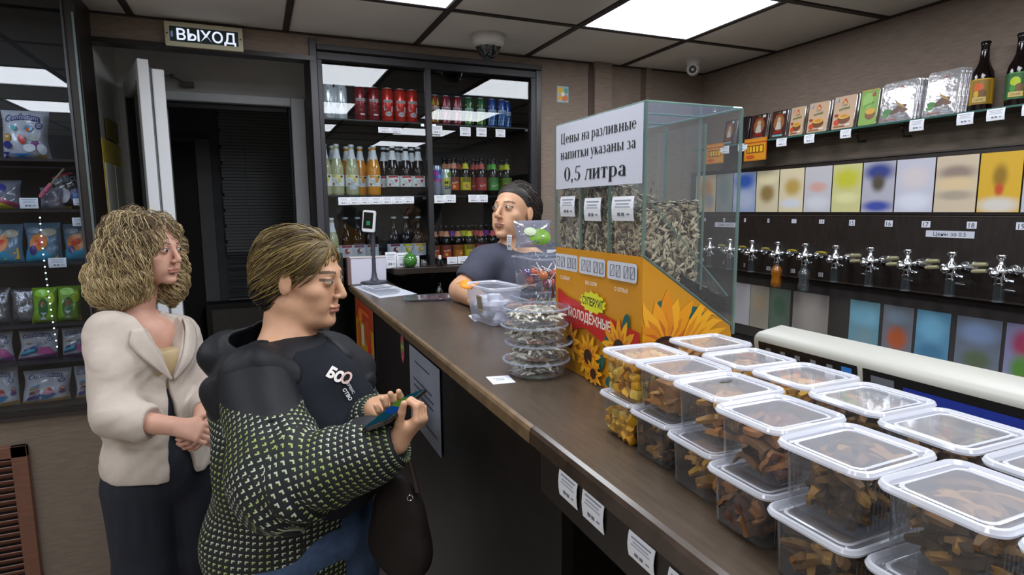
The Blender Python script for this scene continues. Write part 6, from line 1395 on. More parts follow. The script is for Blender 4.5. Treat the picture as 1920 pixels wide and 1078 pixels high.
# ================================================================== PEOPLE
SKIN = M('#c89a86', .5, spec=.35, noise_amt=.05, nscale=40, bump=.08, bscale=300)
SKIN2 = M('#c89b7c', .5, spec=.35, noise_amt=.05, nscale=40)
LIP = M('#b07468', .45); BROW = M('#65503f', .7); EYEW = M('#a89f98', .2, coat=.6); IRIS = M('#2c2018', .1, coat=1); NAIL = M('#c49a8c', .3)
def hframe(fwd, tilt=0.0):
    f = unit(fwd); l = unit(np.cross((0, 0, 1), f)); u = np.cross(f, l)
    if tilt: f, u = math.cos(tilt)*f-math.sin(tilt)*u, math.sin(tilt)*f+math.cos(tilt)*u
    return np.array([f, l, u]).T
def head(S, c, R, s=1.0, chin=1.0):
    """facial solid around eye-level centre c; R columns = forward, left, up"""
    p = lambda f, l, u: np.array(c)+R@(np.array([f, l, u])*s)
    E = lambda f, l, u, a, b, d, k=.012, sub=False: S.el(p(f, l, u), np.array([a, b, d])*s, R, k, sub)
    E(-.012, 0, .034, .095, .073, .080, .02); E(.026, 0, -.028, .060, .056, .082, .03)
    for y in (-1, 1):
        S.rc(p(.048, y*.020, -.086), p(-.014, y*.046, -.058), .020*s, .022*s, .022)
        E(.054, y*.036, -.026, .024, .024, .020, .016); E(.062, y*.030, -.058, .018, .018, .024, .02)
    E(.070, 0, -.100, .018, .021, .015, .016); S.rc(p(.079, -.026, .020), p(.079, .026, .020), .011*s, .011*s, .014)
    for y in (-1, 1): E(.098, y*.032, .001, .017, .017, .011, .012, True)
    S.rc(p(.086, 0, .012), p(.106, 0, -.030), .0065*s, .0095*s, .010); E(.104, 0, -.034, .0095, .0085, .0085, .005)
    for y in (-1, 1): E(.096, y*.0105, -.036, .009, .006, .0065, .004)
    for y in (-1, 1): E(.1, y*.006, -.0425, .004, .0028, .003, .002, True)
    for y in (-1, 1):
        E(.0795, y*.031, .0015, .0125, .0150, .0115, .004); 
    E(.087, 0, -.062, .011, .021, .0052, .004); E(.0865, 0, -.0715, .0105, .0185, .0058, .004); S.rc(p(.0985, -.017, -.0665), p(.0985, .017, -.0665), .0011*s, .0011*s, .002, True)
    for y in (-1, 1): E(-.006, y*.074, -.008, .016, .007, .029, .006); E(.0, y*.083, -.004, .008, .005, .016, .004, True)
    return p
def neck(S, p, base, r0=.050, r1=.058): S.rc(p(-.026, 0, -.07), base, r0, r1, .03)
def hand(S, w, d, n, side, curl=(.5, .6, .65, .7), thumb=(.6, .4), s=1.0, spread=.10, k=.0035, tdir=None, tcurl=.3):
    """w wrist, d towards the knuckles, n out of the back of the hand, side = +1 when the thumb is on the cross(d, n) side"""
    w = np.array(w, float); d = unit(d); n = unit(np.array(n)-d*(np.array(n)@d)); t = np.cross(d, n)*side; tips = []
    S.rc(w-d*.03*s, w+d*.015*s, .0235*s, .024*s, .012, fl=(n, .78))
    for o, r in ((.024, .0135), (.008, .0145), (-.008, .014), (-.023, .0125)): S.rc(w+t*o*.55*s+d*.01*s, w+t*o*s+d*.082*s, .0165*s, r*.86*s, .010)
    S.rc(w+t*.018*s+d*.018*s-n*.008*s, w+t*.030*s+d*.05*s-n*.008*s, .016*s, .013*s, .012)
    for i, (o, L, r) in enumerate(((.027, .070, .0085), (.009, .078, .0088), (-.009, .072, .0084), (-.026, .057, .0075))):
        b = w+t*o*s+d*.084*s; sp = spread*(1.2-.8*i); dd = unit(d+t*sp); an = 0; c = curl[i]
        for j, fr_ in enumerate((.46, .30, .24)):
            an += c*(.85 if j == 0 else 1.0); v = math.cos(an)*dd-math.sin(an)*n; e = b+v*L*fr_*s
            S.rc(b, e, r*(1-.06*j)*s, r*(.94-.08*j)*s, k); b = e
        tips.append(b)
    b = w+t*.022*s+d*.022*s-n*.006*s
    v = unit(tdir) if tdir is not None else unit(t*math.sin(thumb[0]+.4)+d*math.cos(thumb[0])-n*thumb[1])
    for j, (L, r) in enumerate(((.038, .0125), (.032, .0102), (.026, .0088))):
        e = b+v*L*s; S.rc(b, e, r*s, r*.9*s, .006 if j == 0 else k); b = e; v = unit(v-n*tcurl*.4+d*tcurl*.6)
    tips.append(b); return tips
def folds(seed_, amp, freq=55, aniso=(1, 1, 1)):
    rs = np.random.RandomState(seed_); K = rs.normal(size=(7, 3)); K /= np.linalg.norm(K, axis=1)[:, None]; K = K*np.array(aniso)*freq*rs.uniform(.5, 1.5, (7, 1)); ph = rs.uniform(0, 6, 7)
    def f(P):
        d = np.zeros(len(P)); W_ = .012*np.stack([np.sin(P@K[0]*.5), np.sin(P@K[1]*.5+2), np.sin(P@K[2]*.5+4)], 1)
        for k in range(7): d += np.sin((P+W_)@K[k]+ph[k])
        x = d/3.5; return amp*(np.abs(x)**.7*np.sign(x))*.8
    return f
def fcent(V, F): return V[F].mean(1)
def join_meshes(L):
    Vs, Fs, Ms = [], [], []; n = 0
    for V, F, m in L: Vs.append(V); Fs.append(F+n); Ms.append(m); n += len(V)
    return np.concatenate(Vs), np.concatenate(Fs), np.concatenate(Ms)
def face_paint(C, p, R, s=1.0):
    m = np.zeros(len(C), int); Q = (C-p(0, 0, 0))@R/s
    lip = ((Q[:, 0] > .080) & (np.abs(Q[:, 1]) < .0205-.8*np.abs(Q[:, 2]+.0665)) & (Q[:, 2] > -.0755) & (Q[:, 2] < -.0590)); m[lip] = 1
    for y in (-1, 1):
        a = y*Q[:, 1]; arch = .0205+.004*np.sin(np.clip((a-.012)/.034, 0, 1)*2.4)
        m[(Q[:, 0] > .05) & (a > .013) & (a < .048) & (np.abs(Q[:, 2]-arch) < .0032-.03*np.maximum(0, a-.035))] = 2
        e = ((a-.031)/.0135)**2+((Q[:, 2]-.001)/.0052)**2; m[(Q[:, 0] > .07) & (e < 1)] = 3
        e2 = ((a-.032)/.0175)**2+((Q[:, 2]-.0035)/.0072)**2; m[(Q[:, 0] > .065) & (e2 < 1) & (e >= 1) & (Q[:, 2] > .0025)] = 2
        ir = (((a-.031)/.0055)**2+((Q[:, 2]-.001)/.0052)**2 < 1) & (Q[:, 0] > .07); m[ir] = 4
    return m
def strands(name, parent, V, F, mats, n, length, curl, rad, seed_, down=(0, 0, -1), region=None, bias=None, seg=14, lift=.004, freq=2.2, pick=None, clump=False):
    rs = np.random.RandomState(seed_); fc = fcent(V, F); v = V[F]; nn = np.cross(v[:, 2]-v[:, 0], v[:, 3]-v[:, 1]); nn /= np.linalg.norm(nn, axis=1)[:, None]+1e-12
    ids = np.arange(len(F)) if region is None else np.nonzero(region(fc))[0]; m = MB(); org = np.array(parent.location)
    from mathutils.kdtree import KDTree
    kd = KDTree(len(fc)); [kd.insert(c, i) for i, c in enumerate(fc)]; kd.balance(); dn = np.array(down, float)
    for _ in range(n):
        i = ids[rs.randint(len(ids))]; p = fc[i]+nn[i]*lift; lift_ = lift*rs.uniform(.3, 2.0); L = length*rs.uniform(.6, 1.25); st = L/seg; ph = rs.uniform(0, 6.3) if not clump else 5*math.sin(p[0]*31+p[1]*23)+4*math.sin(p[1]*37+p[2]*9)+rs.uniform(-.5, .5); fq = freq*(rs.uniform(.7, 1.3) if not clump else rs.uniform(.93, 1.07)); amp = curl*rs.uniform(.7, 1.2); path = []; rr = []
        w_ = bias(fc[i]) if bias is not None else 0; lat = rs.uniform(-.35, .35)*(.3 if clump else 1)
        for k in range(seg+1):
            _, j, dd = kd.find(p); N_ = nn[j]; t = dn+w_; t = t-N_*(t@N_); 
            if np.linalg.norm(t) < .15: t = dn*.6+N_*.3
            t = unit(t); b = np.cross(t, N_); a = ph+2*PI*fq*k/seg; am = amp*min(1, k/4)
            off = b*math.cos(a)*am+N_*math.sin(a)*am*.7; path.append(p+off-org); rr.append(rad*(1 if k < seg-2 else (.7 if k < seg else .3)))
            q = fc[j]+N_*(lift_+.002*math.sin(k)); p = p+(t+b*lat*.5)*st; p = p*.6+(q+(p-q)-N_*max(-1, min(1, (p-q)@N_-lift)))*.4
        m.tube(path, rr, mats[pick(fc[i], rs)] if pick else mats[rs.randint(len(mats))], 4)
    return m.build(name, parent, smooth=180)

# ---------------------------------------------------------------- woman in the pale blazer
def woman_blazer():
    hc = pd(281, 468, 2.0); Fh = unit(RT*[1, 1, 0]*.985-unit(FW*[1, 1, 0])*.17); Rh = hframe(Fh, .02)
    cam_r = unit(RT*[1, 1, 0]); cam_d = unit(FW*[1, 1, 0]); Fb = unit(cam_r*.80-cam_d*.60); Lb = np.cross((0, 0, 1), Fb); Rb = np.array([Fb, Lb, (0, 0, 1)]).T
    base = pd(280, 1040, 2.05); t = empty('person', (base[0], base[1], 0.0), label='woman with curly blonde hair in a cream blazer, hands folded, looking towards the counter', cat='person')
    sN, sF = pd(203, 622, 1.90), pd(333, 622, 2.12); eN, wN = pd(215, 785, 1.82), pd(332, 800, 1.79); eF, wF = pd(384, 745, 2.10), pd(380, 792, 1.90)
    chest = pd(270, 668, 2.0); waist = pd(280, 768, 2.0); hip = pd(300, 865, 2.02); nb = pd(255, 592, 2.01)
    # --- skin: head, neck, upper chest
    S = SDF(); p = head(S, hc, Rh, 1.0); neck(S, p, nb, .047, .052); S.el(nb+Fb*.045-np.array([0, 0, .085]), (.062, .105, .09), Rb, .03); S.rc(nb+Lb*.05-np.array([0, 0, .03]), sF, .04, .045, .03); S.rc(nb-Lb*.05-np.array([0, 0, .03]), sN, .04, .045, .03)
    V, F = S.grid(.0032); L = [(V, F, face_paint(fcent(V, F), p, Rh))]
    # --- forearms and folded hands
    S = SDF(); S.rc(eN, wN, .040, .0265, .02); hn = pd(384, 812, 1.765); ht = hand(S, wN+unit(hn-wN)*.01, hn-wN, np.array([0, 0, 1])*.6-cam_d*.8, -1, (.45, .5, .55, .6), (.5, .35), .93, .03, tdir=unit(cam_r*.75+cam_d*.35+np.array([0, 0, .35])))
    V, F = S.grid(.0026); L.append((V, F, np.zeros(len(F), int)))
    S = SDF(); S.rc(eF, wF, .038, .026, .02); hf = pd(372, 822, 1.825); hand(S, wF, hf-wF, cam_r*.9+np.array([0, 0, .1])-cam_d*.2, 1, (.8, .85, .9, .95), (.5, .4), .93, .03)
    V, F = S.grid(.0028); L.append((V, F, np.zeros(len(F), int)))
    # --- trunk and legs under the clothes
    S = SDF(); S.el(waist, (.085, .12, .16), Rb); S.el(hip, (.10, .145, .12), Rb, .04)
    for sg in (-1, 1):
        hj = hip+Lb*.08*sg-np.array([0, 0, .04]); kn = hj*[1, 1, 0]+np.array([0, 0, .46])+Fb*.02; an = hj*[1, 1, 0]+np.array([0, 0, .09])-Fb*.01; S.rc(hj, kn, .078, .052, .03); S.rc(kn, an, .052, .034, .02); S.rc(an-[0, 0, .055], an-[0, 0, .065]+Fb*.12, .030, .024, .02, fl=(np.array([0, 0, 1.]), .9))
    V, F = S.grid(.009); L.append((V, F, np.zeros(len(F), int)))
    V, F, m = join_meshes(L); skin_obj('body', V, F, [SKIN, LIP, BROW, EYEW, IRIS], m, t)
    # --- trousers
    TR = M('#161b28', .8, noise_amt=.35, nscale=60, bump=.3, bscale=120, stretch=(1, 1, .1))
    S = SDF(); S.el(hip-[0, 0, .02], (.125, .160, .13), Rb, .03); S.el(waist, (.095, .13, .15), Rb, .03)
    for sg in (-1, 1):
        hj = hip+Lb*.075*sg-np.array([0, 0, .06]); kn = hj*[1, 1, 0]+np.array([0, 0, .46])+Fb*.015; an = hj*[1, 1, 0]+np.array([0, 0, .05]); S.rc(hj, kn, .102, .088, .02); S.rc(kn, an, .088, .100, .03)
    V, F = S.grid(.0065, folds(3, .006, 40, (1, 1, .25))); skin_obj('trousers', V, F, [TR], None, t)
    m = MB()
    for sg in (-1, 1): q = hip+Lb*.085*sg+Fb*.04; m.rr([(.09, .25, .04, 0), (.088, .245, .04, .03), (.07, .2, .035, .05)], M('#101013', .4), 5, True, True, (q[0]-base[0], q[1]-base[1], .0), Rb@rotz(-PI/2))
    m.build('shoes', t)
    # --- blazer
    BL = M('#beb3a8', .8, noise_amt=.04, nscale=50, bump=.12, bscale=420, sheen=.1)
    S = SDF(); Z = np.array([0, 0, 1.]); S.el(chest+Fb*.01, (.122, .165, .165), Rb, .03); S.el(chest+Fb*.075-Z*.02+Lb*.06, (.055, .062, .065), Rb, .03); S.el(chest+Fb*.075-Z*.02-Lb*.06, (.055, .062, .065), Rb, .03)
    S.el(waist, (.118, .150, .15), Rb, .05); S.el(hip+Z*.0, (.145, .172, .155), Rb, .05); S.rc(nb-Lb*.035-Z*.035, sN, .052, .062, .03); S.rc(nb+Lb*.035-Z*.035, sF, .052, .062, .03)
    S.rc(nb-Fb*.02-Z*.02, chest, .055, .09, .03)
    cut = pd(290, 797, 1.795); S.rc(sN, eN+Z*.02, .064, .066, .02); S.rc(eN+Z*.012, wN*.42+eN*.58, .062, .058, .03)
    S.rc(sF, eF, .062, .052, .02); S.rc(eF, eF*.6+wF*.4, .052, .05, .02)
    ax = unit(wN-eN); q = eN*.50+wN*.50; S.el(q+ax*.075, (.07, .08, .08), None, .003, True)
    ax2 = unit(wF-eF); q2 = eF*.5+wF*.5; S.el(q2+ax2*.062, (.06, .06, .06), None, .003, True)
    S.hs((0, 0, hip[2]-.075+.0), (0, 0, 1), .006) if False else None
    # open V at the front and slit below the button
    btn = S.march(waist*[1, 1, 0]+Z*pd(352, 724, 1.86)[2]+Lb*.035+Fb*.4, -Fb); S0 = SDF(); S0.ops = list(S.ops)
    top = nb+Fb*.05+Z*.03
    def wedge(P):
        Q = (P-btn)@Rb; h = Q[..., 2]; half = np.clip(h*.40, -.001, .085); front = Q[..., 0]; return np.maximum(np.maximum(np.abs(Q[..., 1]-.015*h/.2)-half, -h), -(front+.13))
    S.ops.append((wedge, btn-.35, btn+.35, .006, True))
    def slit(P):
        Q = (P-btn)@Rb; h = -Q[..., 2]-.01; half = np.clip(h*.14, -.001, .05); return np.maximum(np.maximum(np.abs(Q[..., 1]+.01)-half, -h), -(Q[..., 0]+.12))
    S.ops.append((slit, btn-.4, btn+.4, .008, True))
    zc = hip[2]-.012; dip = lambda P: (P[..., 2]-zc)+.10*((P-hip)@Fb)
    S.ops.append((dip, None, None, .006, True))
    S.el(nb+Z*.04, (.068, .068, .11), Rb, .01, True)
    f_a, f_b = folds(5, .0062, 30, (1, 1, 1.3)), folds(6, .0026, 75, (1, 1, 1.4)); V, F = S.grid(.0042, lambda P: f_a(P)+f_b(P)); bl = skin_obj('blazer', V, F, [BL], None, t)
    # lapels laid on the chest
    for sg in (-1, 1):
        V = []; n1, n2 = 16, 5
        for i in range(n1+1):
            h = -.004+.178*i/n1; wd_ = .062*math.sin(min(1, max(0.06, i/n1*1.15))*PI*.55)*(1 if i < n1*.78 else max(.45, 1-(i-n1*.78)/(n1*.22)*.5)); ed = max(.0, h*.40)+.004
            for j in range(n2+1):
                y = sg*(ed+wd_*j/n2)+.015*h/.2; st_ = btn+Rb@np.array([.16, y, h]); hit = S0.march(st_, -Fb, .4); V.append(hit+Fb*(.008+.003*(j > 0)-.004*(j == 0)))
        V = np.array(V); F = [(i*(n2+1)+j, i*(n2+1)+j+1, (i+1)*(n2+1)+j+1, (i+1)*(n2+1)+j)[::sg] for i in range(n1) for j in range(n2)]
        m = MB(); m.add(V-np.array([base[0], base[1], 0]), F, BL); o = m.build('lapel', bl, smooth=180); so_ = o.modifiers.new('solid', 'SOLIDIFY'); so_.thickness = .004; so_.offset = 1
    m = MB(); m.lathe([(.0001, .006), (.008, .005), (.009, .0)], M('#8a8078', .4), 14, btn-np.array([base[0], base[1], 0])+Fb*.002, frame(Lb, Z, Fb)); m.build('button', bl)
    # pale top seen in the neckline, dark waist, necklace
    S = SDF(); S.el(chest+Fb*.02-Z*.03, (.105, .13, .135), Rb, .02); S.el(chest+Fb*.07-Z*.02+Lb*.055, (.045, .055, .058), Rb, .03); S.el(chest+Fb*.07-Z*.02-Lb*.055, (.045, .055, .058), Rb, .03); S.hs(chest+Z*.03+Fb*.1, -Z+Fb*.0, .004)
    V, F = S.grid(.006); skin_obj('top', V, F, [M('#b09a70', .5, sheen=.2)], None, t)
    # hair
    HD, HB, HL = M('#6e5c46', .5, spec=.3), M('#b59f72', .45, spec=.35), M('#dcc99c', .45, spec=.35)
    S = SDF(); c = hc; pp = p
    S.el(pp(-.028, 0, .042), (.098, .092, .086), Rh, .02); S.el(pp(-.055, 0, -.03), (.090, .108, .10), Rh, .03); S.el(pp(-.085, -.005, -.10), (.085, .120, .085), Rh, .03)
    S.el(pp(-.065, -.060, -.105), (.070, .060, .075), Rh, .03); S.el(pp(.0, .075, -.10), (.045, .035, .075), Rh, .02); S.el(pp(.004, -.078, -.03), (.040, .026, .07), Rh, .02); S.el(pp(.005, .078, -.02), (.045, .024, .07), Rh, .02)
    S.el(pp(.105, 0, -.035), (.075, .068, .100), Rh, .012, True); S.el(pp(.07, 0, -.12), (.085, .060, .08), Rh, .012, True)
    V, F = S.grid(.0045, folds(9, .009, 75)); 
    def pickc(q, rs):
        h = (q-hc)[2]; r = rs.rand(); return 0 if r < (.62 if h > .07 else .32 if h > 0 else .14) else (1 if r < .66 else 2)
    HM = M('#54472f', .6, noise_amt=.5, nscale=60, bump=1.2, bscale=120); skin_obj('hair', V, F, [HM], None, t)  # base coloured darker than the curls: shade between strands painted in for depth
    reg = lambda C: (((C-hc)@Rh)[:, 2] > -.17); out = lambda q: unit((q-hc)*[1, 1, 0]+1e-6)*(.35 if q[2] < hc[2]+.06 else .9)
    strands('hair_curls', t, V, F, [HD, HB, HL], 3600, .17, .0105, .0008, 4, region=reg, bias=out, pick=pickc, seg=20, lift=.007, freq=2.3, clump=True)
    return t
woman_blazer()

# ---------------------------------------------------------------- woman with the phone
def uv_tubes(V, F, segs, scale):
    """cloth coordinates: round the nearest limb axis and along it"""
    C = fcent(V, F); best = None; bi = None; run = 0
    for i, (a, b, ra, rb) in enumerate(segs):
        ab = b-a; t = np.clip((C-a)@ab/(ab@ab), 0, 1); d = np.linalg.norm(C-a-t[:, None]*ab, axis=1)-(ra+(rb-ra)*t)
        if best is None: best = d; bi = np.zeros(len(C), int)
        else: k = d < best; best = np.where(k, d, best); bi[k] = i
    uv = np.zeros((len(F), 4, 2)); acc = 0
    for i, (a, b, ra, rb) in enumerate(segs):
        k = np.nonzero(bi == i)[0]
        if not len(k): continue
        ab = unit(b-a); ref = np.array([0, 0, 1.]) if abs(ab[2]) < .8 else np.array([1., 0, 0]); e1 = unit(np.cross(ab, ref)); e2 = np.cross(ab, e1); P = V[F[k]]-a
        an = np.arctan2(P@e2, P@e1); an0 = an[:, :1]; an = an0+((an-an0+PI) % (2*PI)-PI); uv[k, :, 0] = an*(ra+rb)/2*scale; uv[k, :, 1] = (P@ab)*scale
    return uv.reshape(-1, 2)
def check_cloth():
    m = bpy.data.materials.new('patterned_cloth'); m.use_nodes = True; nt = m.node_tree; b = nt.nodes['Principled BSDF']; N = nt.nodes.new; L = nt.links.new
    uv = N('ShaderNodeUVMap'); uv.uv_map = 'UVMap'; fr_ = N('ShaderNodeVectorMath'); fr_.operation = 'FRACTION'; L(uv.outputs[0], fr_.inputs[0]); sp = N('ShaderNodeSeparateXYZ'); L(fr_.outputs[0], sp.inputs[0])
    def mt(op, a, b_=None):
        n = N('ShaderNodeMath'); n.operation = op
        for i, x in enumerate((a, b_)):
            if x is None: continue
            if isinstance(x, (int, float)): n.inputs[i].default_value = x
            else: L(x, n.inputs[i])
        return n.outputs[0]
    X, Y = sp.outputs[0], sp.outputs[1]
    box = lambda x0, x1, y0, y1: mt('MULTIPLY', mt('MULTIPLY', mt('GREATER_THAN', X, x0), mt('LESS_THAN', X, x1)), mt('MULTIPLY', mt('GREATER_THAN', Y, y0), mt('LESS_THAN', Y, y1)))
    ell_ = mt('MAXIMUM', box(.18, .70, .52, .74), box(.18, .40, .28, .74)); grn = mt('MAXIMUM', box(.40, .70, .52, .60), box(.32, .40, .28, .52))
    tc = N('ShaderNodeTexCoord'); no = N('ShaderNodeTexNoise'); no.inputs['Scale'].default_value = 9; L(tc.outputs['Object'], no.inputs['Vector'])
    mr = N('ShaderNodeMapRange'); mr.inputs[1].default_value = .42; mr.inputs[2].default_value = .58; L(no.outputs[0], mr.inputs[0])
    c1 = N('ShaderNodeMix'); c1.data_type = 'RGBA'; c1.inputs['A'].default_value = (*lin('#bcc2be'), 1); c1.inputs['B'].default_value = (*lin('#94a562'), 1); L(mr.outputs[0], c1.inputs['Factor'])
    c2 = N('ShaderNodeMix'); c2.data_type = 'RGBA'; L(grn, c2.inputs['Factor']); L(c1.outputs['Result'], c2.inputs['A']); c2.inputs['B'].default_value = (*lin('#7f9c28'), 1)
    c3 = N('ShaderNodeMix'); c3.data_type = 'RGBA'; L(ell_, c3.inputs['Factor']); c3.inputs['A'].default_value = (*lin('#0d1013'), 1); L(c2.outputs['Result'], c3.inputs['B'])
    L(c3.outputs['Result'], b.inputs['Base Color']); b.inputs['Roughness'].default_value = .75; return m
def woman_phone():
    D = 1.5; cam_r = unit(RT*[1, 1, 0]); cam_d = unit(FW*[1, 1, 0]); Z = np.array([0, 0, 1.])
    hc = pd(566, 520, D); Fh = unit(cam_r*.97-cam_d*.10+cam_d*.0); Rh = hframe(Fh, .10); Fb = unit(cam_r*.82-cam_d*.57); Lb = np.cross(Z, Fb); Rb = np.array([Fb, Lb, Z]).T
    nb = pd(540, 655, 1.5); chest = pd(572, 750, 1.5); belly = pd(590, 860, 1.48); hip = pd(565, 985, 1.5)
    sN, sF = pd(478, 712, 1.36), pd(618, 692, 1.64); eN, wN = pd(528, 905, 1.24), pd(742, 828, 1.22); eF, wF = pd(690, 835, 1.52), pd(706, 765, 1.38)
    bs = pd(565, 1000, 1.5); t = empty('person', (bs[0], bs[1], 0), label='woman in a patterned green and black jacket looking at her phone at the counter', cat='person')
    S = SDF(); p = head(S, hc, Rh, 1.03); S.rc(p(-.03, 0, -.06), nb, .056, .066, .03); S.el(nb+Fb*.05-Z*.08, (.075, .12, .09), Rb, .03); S.rc(nb+Lb*.03, sF, .05, .05, .03); S.rc(nb-Lb*.03, sN, .05, .05, .03); S.el(p(.045, 0, -.095), (.035, .045, .025), Rh, .02)
    V, F = S.grid(.0036); L = [(V, F, face_paint(fcent(V, F), p, Rh, 1.03))]
    # phone
    pc = pd(742, 768, 1.225); px_ = unit(pd(776, 742, 1.285)-pd(708, 797, 1.165)); pn = unit(np.cross(px_, unit(cam_r*.5+cam_d*.6-Z*.1))); 
    if pn[2] < 0: pn = -pn
    pn = unit(-cam_d*.25+Z*.75-cam_r*.5); pn = unit(pn-px_*(pn@px_)); py_ = np.cross(pn, px_)
    # far hand: palm under the phone, thumb on top
    S = SDF(); S.rc(eF, wF, .040, .027, .02); d1 = pd(752, 774, 1.25)-wF; th1 = pd(752, 748, 1.22)
    hand(S, wF, d1, -pn*.9+cam_d*.2, 1, (.35, .4, .45, .5), (.3, .1), .93, .03, tdir=unit(th1-wF), tcurl=0)
    V, F = S.grid(.0026); L.append((V, F, np.zeros(len(F), int)))
    S = SDF(); S.rc(eN, wN, .042, .028, .02); d2 = pd(762, 785, 1.205)-wN
    hand(S, wN, pd(775, 798, 1.215)-wN, -Z*.55+cam_r*.55-cam_d*.3, -1, (1.0, 1.05, 1.1, 1.15), (.3, .2), .84, .03, tdir=unit(pd(752, 783, 1.19)-wN), tcurl=.1)
    V, F = S.grid(.0026); L.append((V, F, np.zeros(len(F), int)))
    S = SDF(); S.el(hip, (.12, .16, .14), Rb)
    for sg in (-1, 1):
        hj = hip+Lb*.09*sg-Z*.04; kn = hj*[1, 1, 0]+Z*.45+Fb*.02; an = hj*[1, 1, 0]+Z*.09; S.rc(hj, kn, .085, .058, .03); S.rc(kn, an, .058, .038, .02); S.rc(an-Z*.055, an-Z*.06+Fb*.12, .032, .026, .02)
    V, F = S.grid(.010); L.append((V, F, np.zeros(len(F), int)))
    V, F, m = join_meshes(L); skin_obj('body', V, F, [SKIN2, LIP, BROW, EYEW, IRIS], m, t)
    # t-shirt
    TS = M('#1a1d25', .85, spec=.2, noise_amt=.1, bump=.2, bscale=120); S = SDF(); S.el(chest+Fb*.02, (.135, .165, .15), Rb, .03); S.el(chest+Fb*.10-Z*.02+Lb*.05, (.065, .07, .07), Rb, .03); S.el(chest+Fb*.10-Z*.02-Lb*.05, (.065, .07, .07), Rb, .03); S.el(belly+Fb*.02, (.155, .17, .15), Rb, .05); S.rc(nb-Z*.03-Lb*.03, sN, .055, .05, .03); S.rc(nb-Z*.03+Lb*.03, sF, .055, .05, .03); S.rc(nb-Z*.02, chest, .065, .1, .04); S.el(nb+Fb*.035+Z*.045, (.075, .072, .085), Rb, .006, True); S.hs((0, 0, hip[2]-.02), Z)
    ST = S; tv = 0; V, F = S.grid(.005, folds(21, .004, 40)); tso = skin_obj('t_shirt', V, F, [TS], None, t)
    # logo on the chest
    lc = pd(634, 716, 1.15); U_ = unit(cam_r*.78+cam_d*.2-Z*.55); Vv = unit(np.cross(np.cross(U_, Z), U_)); m = MB(); P = Print()
    P.text('БО', -.014, .0, .026, '#d8d4d0', bold=.06, wx=.8); P.text('О', .012, .004, .030, '#c8a8a0', bold=.03, wx=.8); P.text('СТВО', .034, -.020, .009, '#c8ccd0', bold=.03, rot=-.5); P.text('СЕРВИС', .030, .0, .007, '#c8ccd0', rot=-.5)
    def mp(u, v, d):
        q = lc+(U_*u+Vv*v)*.78; sd_ = unit(q-CAM); h = ST.march(q, sd_, .6); return h-sd_*(.0055+d)-np.array([bs[0], bs[1], 0])
    P.put(m, mp, .0004, .0004); m.build('shirt_lettering', tso, smooth=0)
    # jeans
    S = SDF(); S.el(hip+Fb*.02, (.14, .175, .12), Rb, .03)
    for sg in (-1, 1):
        hj = hip+Lb*.095*sg-Z*.05+Fb*.03; kn = hj*[1, 1, 0]+Z*.44; an = hj*[1, 1, 0]+Z*.05; S.rc(hj, kn, .108, .082, .02); S.rc(kn, an, .082, .07, .03)
    V, F = S.grid(.007, folds(31, .005, 40)); skin_obj('jeans', V, F, [M('#3b4f6e', .8, noise_amt=.2, nscale=60, bump=.3, bscale=200)], None, t)
    m = MB()
    for sg in (-1, 1): q = hip+Lb*.095*sg+Fb*.07; m.rr([(.09, .25, .04, 0), (.088, .245, .04, .03), (.07, .2, .035, .06)], M('#17171a', .5), 5, True, True, (q[0]-bs[0], q[1]-bs[1], 0), Rb@rotz(-PI/2))
    m.build('shoes', t)
    # patterned jacket
    CH = check_cloth(); S = SDF(); bk = -Fb*.035; S.el(chest+bk-Lb*.0, (.165, .215, .17), Rb, .04); S.el(belly+bk, (.185, .225, .19), Rb, .06); S.el(hip+bk-Z*.02, (.19, .225, .19), Rb, .06)
    lowz = hip+bk-Z*.25; S.el(lowz, (.185, .215, .20), Rb, .06)
    S.rc(sN, eN, .080, .094, .03); S.rc(eN, eN*.25+wN*.75, .098, .070, .035); S.rc(eN*.25+wN*.75, wN-unit(wN-eN)*.012, .070, .052, .02); S.rc(sF, eF, .078, .075, .03); S.rc(eF, eF*.3+wF*.7, .075, .056, .03)
    def openf(P):
        Q = (P-belly)@Rb; zz = Q[..., 2]; half = .090+.05*np.clip(-zz-.12, 0, .2); return np.maximum(np.abs(Q[..., 1]-.062-.15*np.clip(-zz-.05, 0, .25))-half, -(Q[..., 0]-.035+np.clip(-zz-.1, 0, 1)*.12))
    body_ops = len(S.ops); ops = S.ops; ins = [(openf, belly-np.array([.5, .5, .75]), belly+np.array([.5, .5, .4]), .02, True)]; S.ops = ops[:4]+ins+ops[4:]
    ax = unit(wN-eN); S.el(wN+ax*.045, (.052, .052, .052), None, .003, True); S.el(wF+unit(wF-eF)*.035, (.05, .05, .05), None, .003, True); S.hs((0, 0, .52), Z, .01)
    f1 = folds(44, .006, 38); 
    def dsp(P):
        d = f1(P); a = (P-eN)@unit(wN-eN); r = np.linalg.norm(P-eN-a[:, None]*unit(wN-eN), axis=1); return d+.006*np.sin(a*95+2*np.sin(P[:, 2]*30))*np.exp(-((a-.05)/.09)**2)*(r < .13)
    V, F = S.grid(.0046, dsp); segs = [(hip+bk-Z*.5, chest+bk+Z*.15, .20, .20), (sN, eN, .085, .09), (eN, wN, .09, .06), (sF, eF, .078, .075), (eF, wF, .07, .055)]
    uv = uv_tubes(V, F, segs, 72.0); NY = M('#14161c', .6, spec=.3, noise_amt=.1, bump=.25, bscale=60); C = fcent(V, F); mi = (C[:, 2]+.05*((C-nb)@Fb) > 1.243).astype(int); skin_obj('jacket', V, F, [CH, NY], mi, t, uv=uv)
    # black yoke, hood lying on the back
    S = SDF(); S.el(chest+bk+Z*.045-Lb*.0, (.172, .222, .115), Rb, .03); S.rc(nb-Lb*.06-Z*.035, sN+Z*.012, .058, .076, .03); S.rc(nb+Lb*.06-Z*.035, sF+Z*.012, .055, .076, .03)
